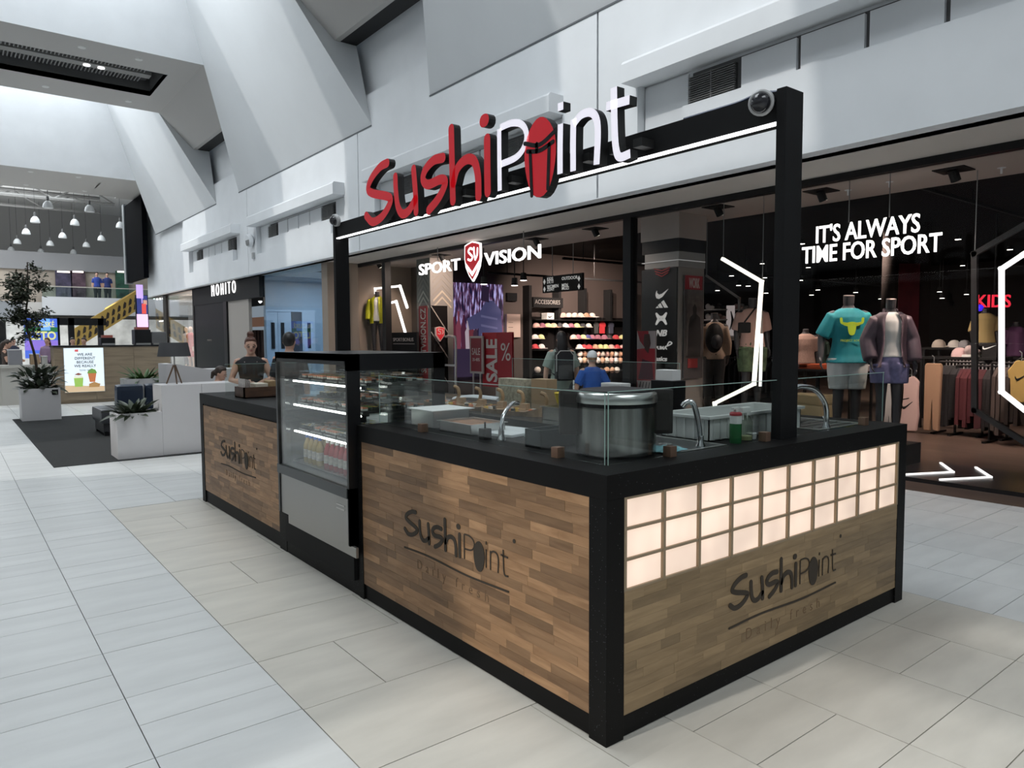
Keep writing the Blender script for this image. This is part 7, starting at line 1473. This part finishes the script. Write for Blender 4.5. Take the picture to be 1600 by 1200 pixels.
# last shop front before the food court
t = thing('grey_shop', 'grey lit shop front at the far end of the right wall', 'shop', (XC, 32.5, 0)); obj('post', bx(XC-.05, XC+.1, yW1, yF(257.5), 0, ZS-.01), M_black, t); obj('back_wall', bx(8.5, 8.6, 30.2, 40, 0, ZS-.02), mat('shop_grey', (.2, .2, .2), .6, var=.6, vscale=1.2), t); obj('dark_unit', bx(7.5, 8.0, 31.5, 33.5, 0, 2.3), M_shopdark, t)
for k in range(5): q = P(0, 7.8, 241+k*4.6, 468-k*.5); bm = BM(); ball(bm, q, .06, 6); obj('lamp', bm, MAT['lamp_glow2'], t)
obj('glass_front', bx(XC, XC+.02, yF(257.5), 34, .05, ZS-.01), MAT['window_glass'], t)
q = P(0, 7.45, 252, 502); obj('light_line', bx(7.44, 7.46, q.y-.5, q.y+.5, q.z-.03, q.z+.05), M_neon, t)
area('grey_shop_lamp', (6.8, 32.5, 3.4), (0, 0, 0), 1.5, 3, 60, (1, .95, .9))
# round wall speaker and sensor on the bulkhead
q = P(0, 5.19, 395, 376); t = thing('wall_speaker', 'white round speaker on the bulkhead left of the gantry', 'speaker', q); bm = BM(); tube(bm, [q, q+Vector((-.06, 0, 0)), q+Vector((-.16, 0, -.02))], [.12, .2, .17], 16); obj('shell', bm, M_white, t, smooth=.6); bm = BM(); tube(bm, [q+Vector((-.16, 0, -.02)), q+Vector((-.165, 0, -.02))], .15, 16); obj('grille', bm, mat('speaker_grey', (.2, .2, .2), .6), t)
q = P(0, 5.19, 397, 399); bm = BM(); box(bm, 5.14, 5.2, q.y-.06, q.y+.06, q.z-.1, q.z+.08, bev=.01); tag(obj('sensor', bm, mat('sensor_grey', (.35, .36, .36), .5)), 'small grey sensor under the round wall speaker', 'sensor')
# ---- people
M_tblack = mat('cloth_black', (.014, .014, .016), .85); M_jeans = mat('denim', (.10, .14, .2), .85)
q = D(391, 522, 9.6)
person('barista with glasses and hair bun in black sleeveless top behind far counter', (q.x, q.y, 0), R(-20), H=1.66, hair='bun', hairm=M_hairr, turn=.1, nod=.18, arms={1: [(.26, -.02, 1.14), (.07, -.24, 1.07)], -1: [(-.26, -.02, 1.13), (-.05, -.25, 1.10)]}, clothes=[('top', M_tblack, {'hem': .84, 'sleeve': .13}), ('skirt', mat('skirt_print', (.06, .06, .06), .85, var=.7, vscale=14), {'hem': .4})], vox=.01, upper=False)
pr = [o for o in bpy.data.objects if o.get('category') == 'person'][-1]
bm = BM(); 
for s in (1, -1): tube(bm, [(s*.03+.022*math.cos(a), -.102, .022*math.sin(a)) for a in [i*PI/5 for i in range(11)]], .003, 5, cap=False)
tube(bm, [(-.01, -.104, 0), (.01, -.104, 0)], .003, 5); bmesh.ops.transform(bm, matrix=Matrix.Translation((0, 0, 1.564)) @ Matrix.Rotation(.1, 4, 'Z') @ Matrix.Rotation(.12, 4, 'X'), verts=bm.verts[:]); o = obj('glasses', bm, M_black, pr)
bm = BM(); tube(bm, [(-.08, -.085, 1.38), (-.05, -.105, 1.3), (0, -.115, 1.24), (.05, -.105, 1.3), (.08, -.085, 1.38)], .008, 6); bmesh.ops.scale(bm, vec=(.976,)*3, verts=bm.verts[:]); obj('necklace', bm, mat('scarf_pale', (.45, .38, .36), .7), pr)
q = D(452, 530, 9.4)
person('man with short dark hair and black t-shirt seen from behind chiller', (q.x, q.y, 0), R(140), H=1.71, hair='short', hairm=M_hairk, clothes=[('top', M_tblack, {'hem': .84, 'sleeve': .5}), ('trousers', M_tblack, {'len': .95})])
q = D(342, 590, 11.6)
bench = thing('bench', 'white bench behind the long white counter block', 'bench', (q.x, q.y, 0)); obj('seat', bx(q.x-.5, q.x+.5, q.y-.25, q.y+.35, .36, .42), M_lwhite, bench); obj('base', bx(q.x-.45, q.x+.45, q.y-.2, q.y+.3, .008, .36), M_lwhite, bench)
person('seated woman with short brown hair and white sleeveless top facing right', (q.x, q.y, -.42), R(52), H=1.62, hair='back', nod=.3, arms={1: [(.2, -.12, 1.16), (.12, -.3, 1.1)], -1: [(-.2, -.12, 1.16), (-.12, -.3, 1.1)]}, legs={1: [(.1, -.42, .88), (.1, -.44, .52)], -1: [(-.1, -.42, .88), (-.1, -.44, .52)]}, clothes=[('top', M_tw, {'hem': .84, 'sleeve': .13}), ('trousers', M_jeans, {'len': .95})])
q = P(2, 0, 10, 625); q = Vector((-.70, 22.0, 0))
person('woman with long brown hair reading a sheet at left picture edge', q, R(75), H=1.66, hair='long', nod=.35, arms={1: [(.22, -.06, 1.12), (.1, -.32, 1.12)], -1: [(-.22, -.06, 1.12), (-.1, -.32, 1.12)]}, clothes=[('top', mat('top_brown', (.05, .035, .03), .85), {'hem': .84, 'sleeve': .3}), ('shorts', M_jeans, {'len': .34, 'puff': .02, 'loose': .02}), ('shoes', M_black)], vox=.01)
bm = BM(); box(bm, q.x+.27, q.x+.275, q.y-.14, q.y+.14, .98, 1.3, rot=Matrix.Rotation(-.5, 3, 'Y')); tag(obj('paper', bm, MAT['paper_white']), 'white sheet held by the woman at left edge', 'paper')
q = D(877, 560, 11.8); M_sage = mat('shirt_sage', (.27, .33, .29), .85)
person('shopper with dark hair, sage shirt and black backpack seen from behind', (q.x, q.y, 0), R(150), H=1.72, hair='long', hairm=M_hairk, clothes=[('top', M_sage, {'hem': .8, 'sleeve': .5, 'loose': .02, 'puff': .02}), ('trousers', mat('trs_slate', (.1, .12, .13), .85), {'len': .95}), ('shoes', M_black)], arms={1: [(.25, .02, 1.12), (.26, -.04, .88)], -1: [(-.25, .02, 1.12), (-.26, -.04, .88)]})
M2 = Matrix.Translation((q.x, q.y, 0)) @ Matrix.Rotation(R(150), 4, 'Z')
bp = thing('backpack', 'black backpack with pale edge worn by the sage shirted shopper', 'backpack', q); bm = BM(); box(bm, -.15, .15, .14, .30, .95, 1.42, bev=.05); bmesh.ops.transform(bm, matrix=M2, verts=bm.verts[:]); obj('sack', bm, M_tblack, bp, smooth=.7)
bm = BM(); box(bm, -.11, .11, .28, .36, .98, 1.2, bev=.03); bmesh.ops.transform(bm, matrix=M2, verts=bm.verts[:]); obj('pocket', bm, mat('pack_grey', (.035, .035, .037), .6), bp, smooth=.7)
for s in (1, -1): bm = BM(); tube(bm, [(s*.1, .17, 1.42), (s*.1, .06, 1.475), (s*.11, -.1, 1.42), (s*.13, -.14, 1.25), (s*.16, -.02, 1.08), (s*.12, .16, 1.02)], [(.02, .008)]*6, 6); bmesh.ops.transform(bm, matrix=M2, verts=bm.verts[:]); obj('strap', bm, M_tblack, bp)
bm = BM(); tube(bm, [(-.14, .30, 1.1), (-.14, .30, 1.36), (-.08, .30, 1.43), (.08, .30, 1.43), (.14, .30, 1.36), (.14, .30, 1.1)], .008, 6); bmesh.ops.transform(bm, matrix=M2, verts=bm.verts[:]); obj('piping', bm, mat('piping_pale', (.4, .4, .38), .5), bp)
q = D(925, 570, 10.4); M_blue = mat('shirt_blue', (.025, .10, .40), .8)
person('boy in white cap and blue t-shirt seen from behind', (q.x, q.y, 0), R(152), H=1.43, hair='short', hairm=mat('hair_fair', (.22, .13, .07), .6), wide=1.02, clothes=[('top', M_blue, {'hem': .8, 'sleeve': .5, 'loose': .018, 'puff': .014}), ('shorts', M_tblack, {'len': .5, 'loose': .02}), ('cap', mat('cap_white', (.75, .77, .78), .8)), ('shoes', M_wcap)], arms={1: [(.27, .02, 1.12), (.30, -.05, .9)], -1: [(-.27, .02, 1.12), (-.30, -.05, .9)]})
_b = [o for o in bpy.data.objects if o.get('category') == 'person'][-1]
for zz_ in (1.0, .93):
    bm = BM(); c_ = Vector((.285, .045, zz_)); tube(bm, [c_+Vector((0, .024*math.cos(a), .028*math.sin(a))) for a in [i*PI/5 for i in range(11)]], .007, 5, cap=False); o = obj('sleeve_print', bm, M_wcap); o.parent = _b
# cafe staff and passers-by, small in the distance
for i, (px, py, dep, hh, hm, m, rz, lb) in enumerate(((113, 524, 24.2, 'short', M_hairk, M_tblack, 0, 'cafe worker in black, left of the coffee machine behind oak counter'), (73, 522, 24.8, 'long', M_hairr, mat('top_mauve', (.3, .2, .3), .85), -.5, 'auburn haired woman before the summer advert screen'), (174, 528, 24.5, 'back', M_hairk, M_tblack, .3, 'bending dark haired worker in middle of the oak cafe counter'), (131, 530, 24.8, 'short', M_hairb, mat('top_blue', (.06, .1, .2), .85), -.6, 'man in dark blue shirt passing behind the cafe'), (20, 524, 27, 'short', M_hairk, mat('top_navy', (.03, .035, .06), .85), .6, 'man in navy top beyond the reading woman'))):
    q = D(px, py, dep); person(lb, (q.x, q.y, 0), rz, H=1.72, hair=hh, hairm=hm, clothes=[('top', m, {'hem': .84, 'sleeve': .5}), ('trousers', M_tblack, {'len': .95})], vox=.02, hands=False)
zg = P(1, 44, 66, 463).z-.3
for px, m, lb in ((152, mat('top_royal', (.03, .06, .3), .85), 'person in royal blue top behind the upper gallery railing'), (168, mat('top_dkblue', (.025, .04, .16), .85), 'person in dark blue top right of the other on upper gallery')):
    q = P(1, 45.2, px, 450); person(lb, (q.x, 45.2, zg), 0, H=1.8, hair='short', hairm=M_hairk, clothes=[('top', m, {'hem': .84, 'sleeve': .5}), ('trousers', M_tblack, {'len': .95})], vox=.025, hands=False)
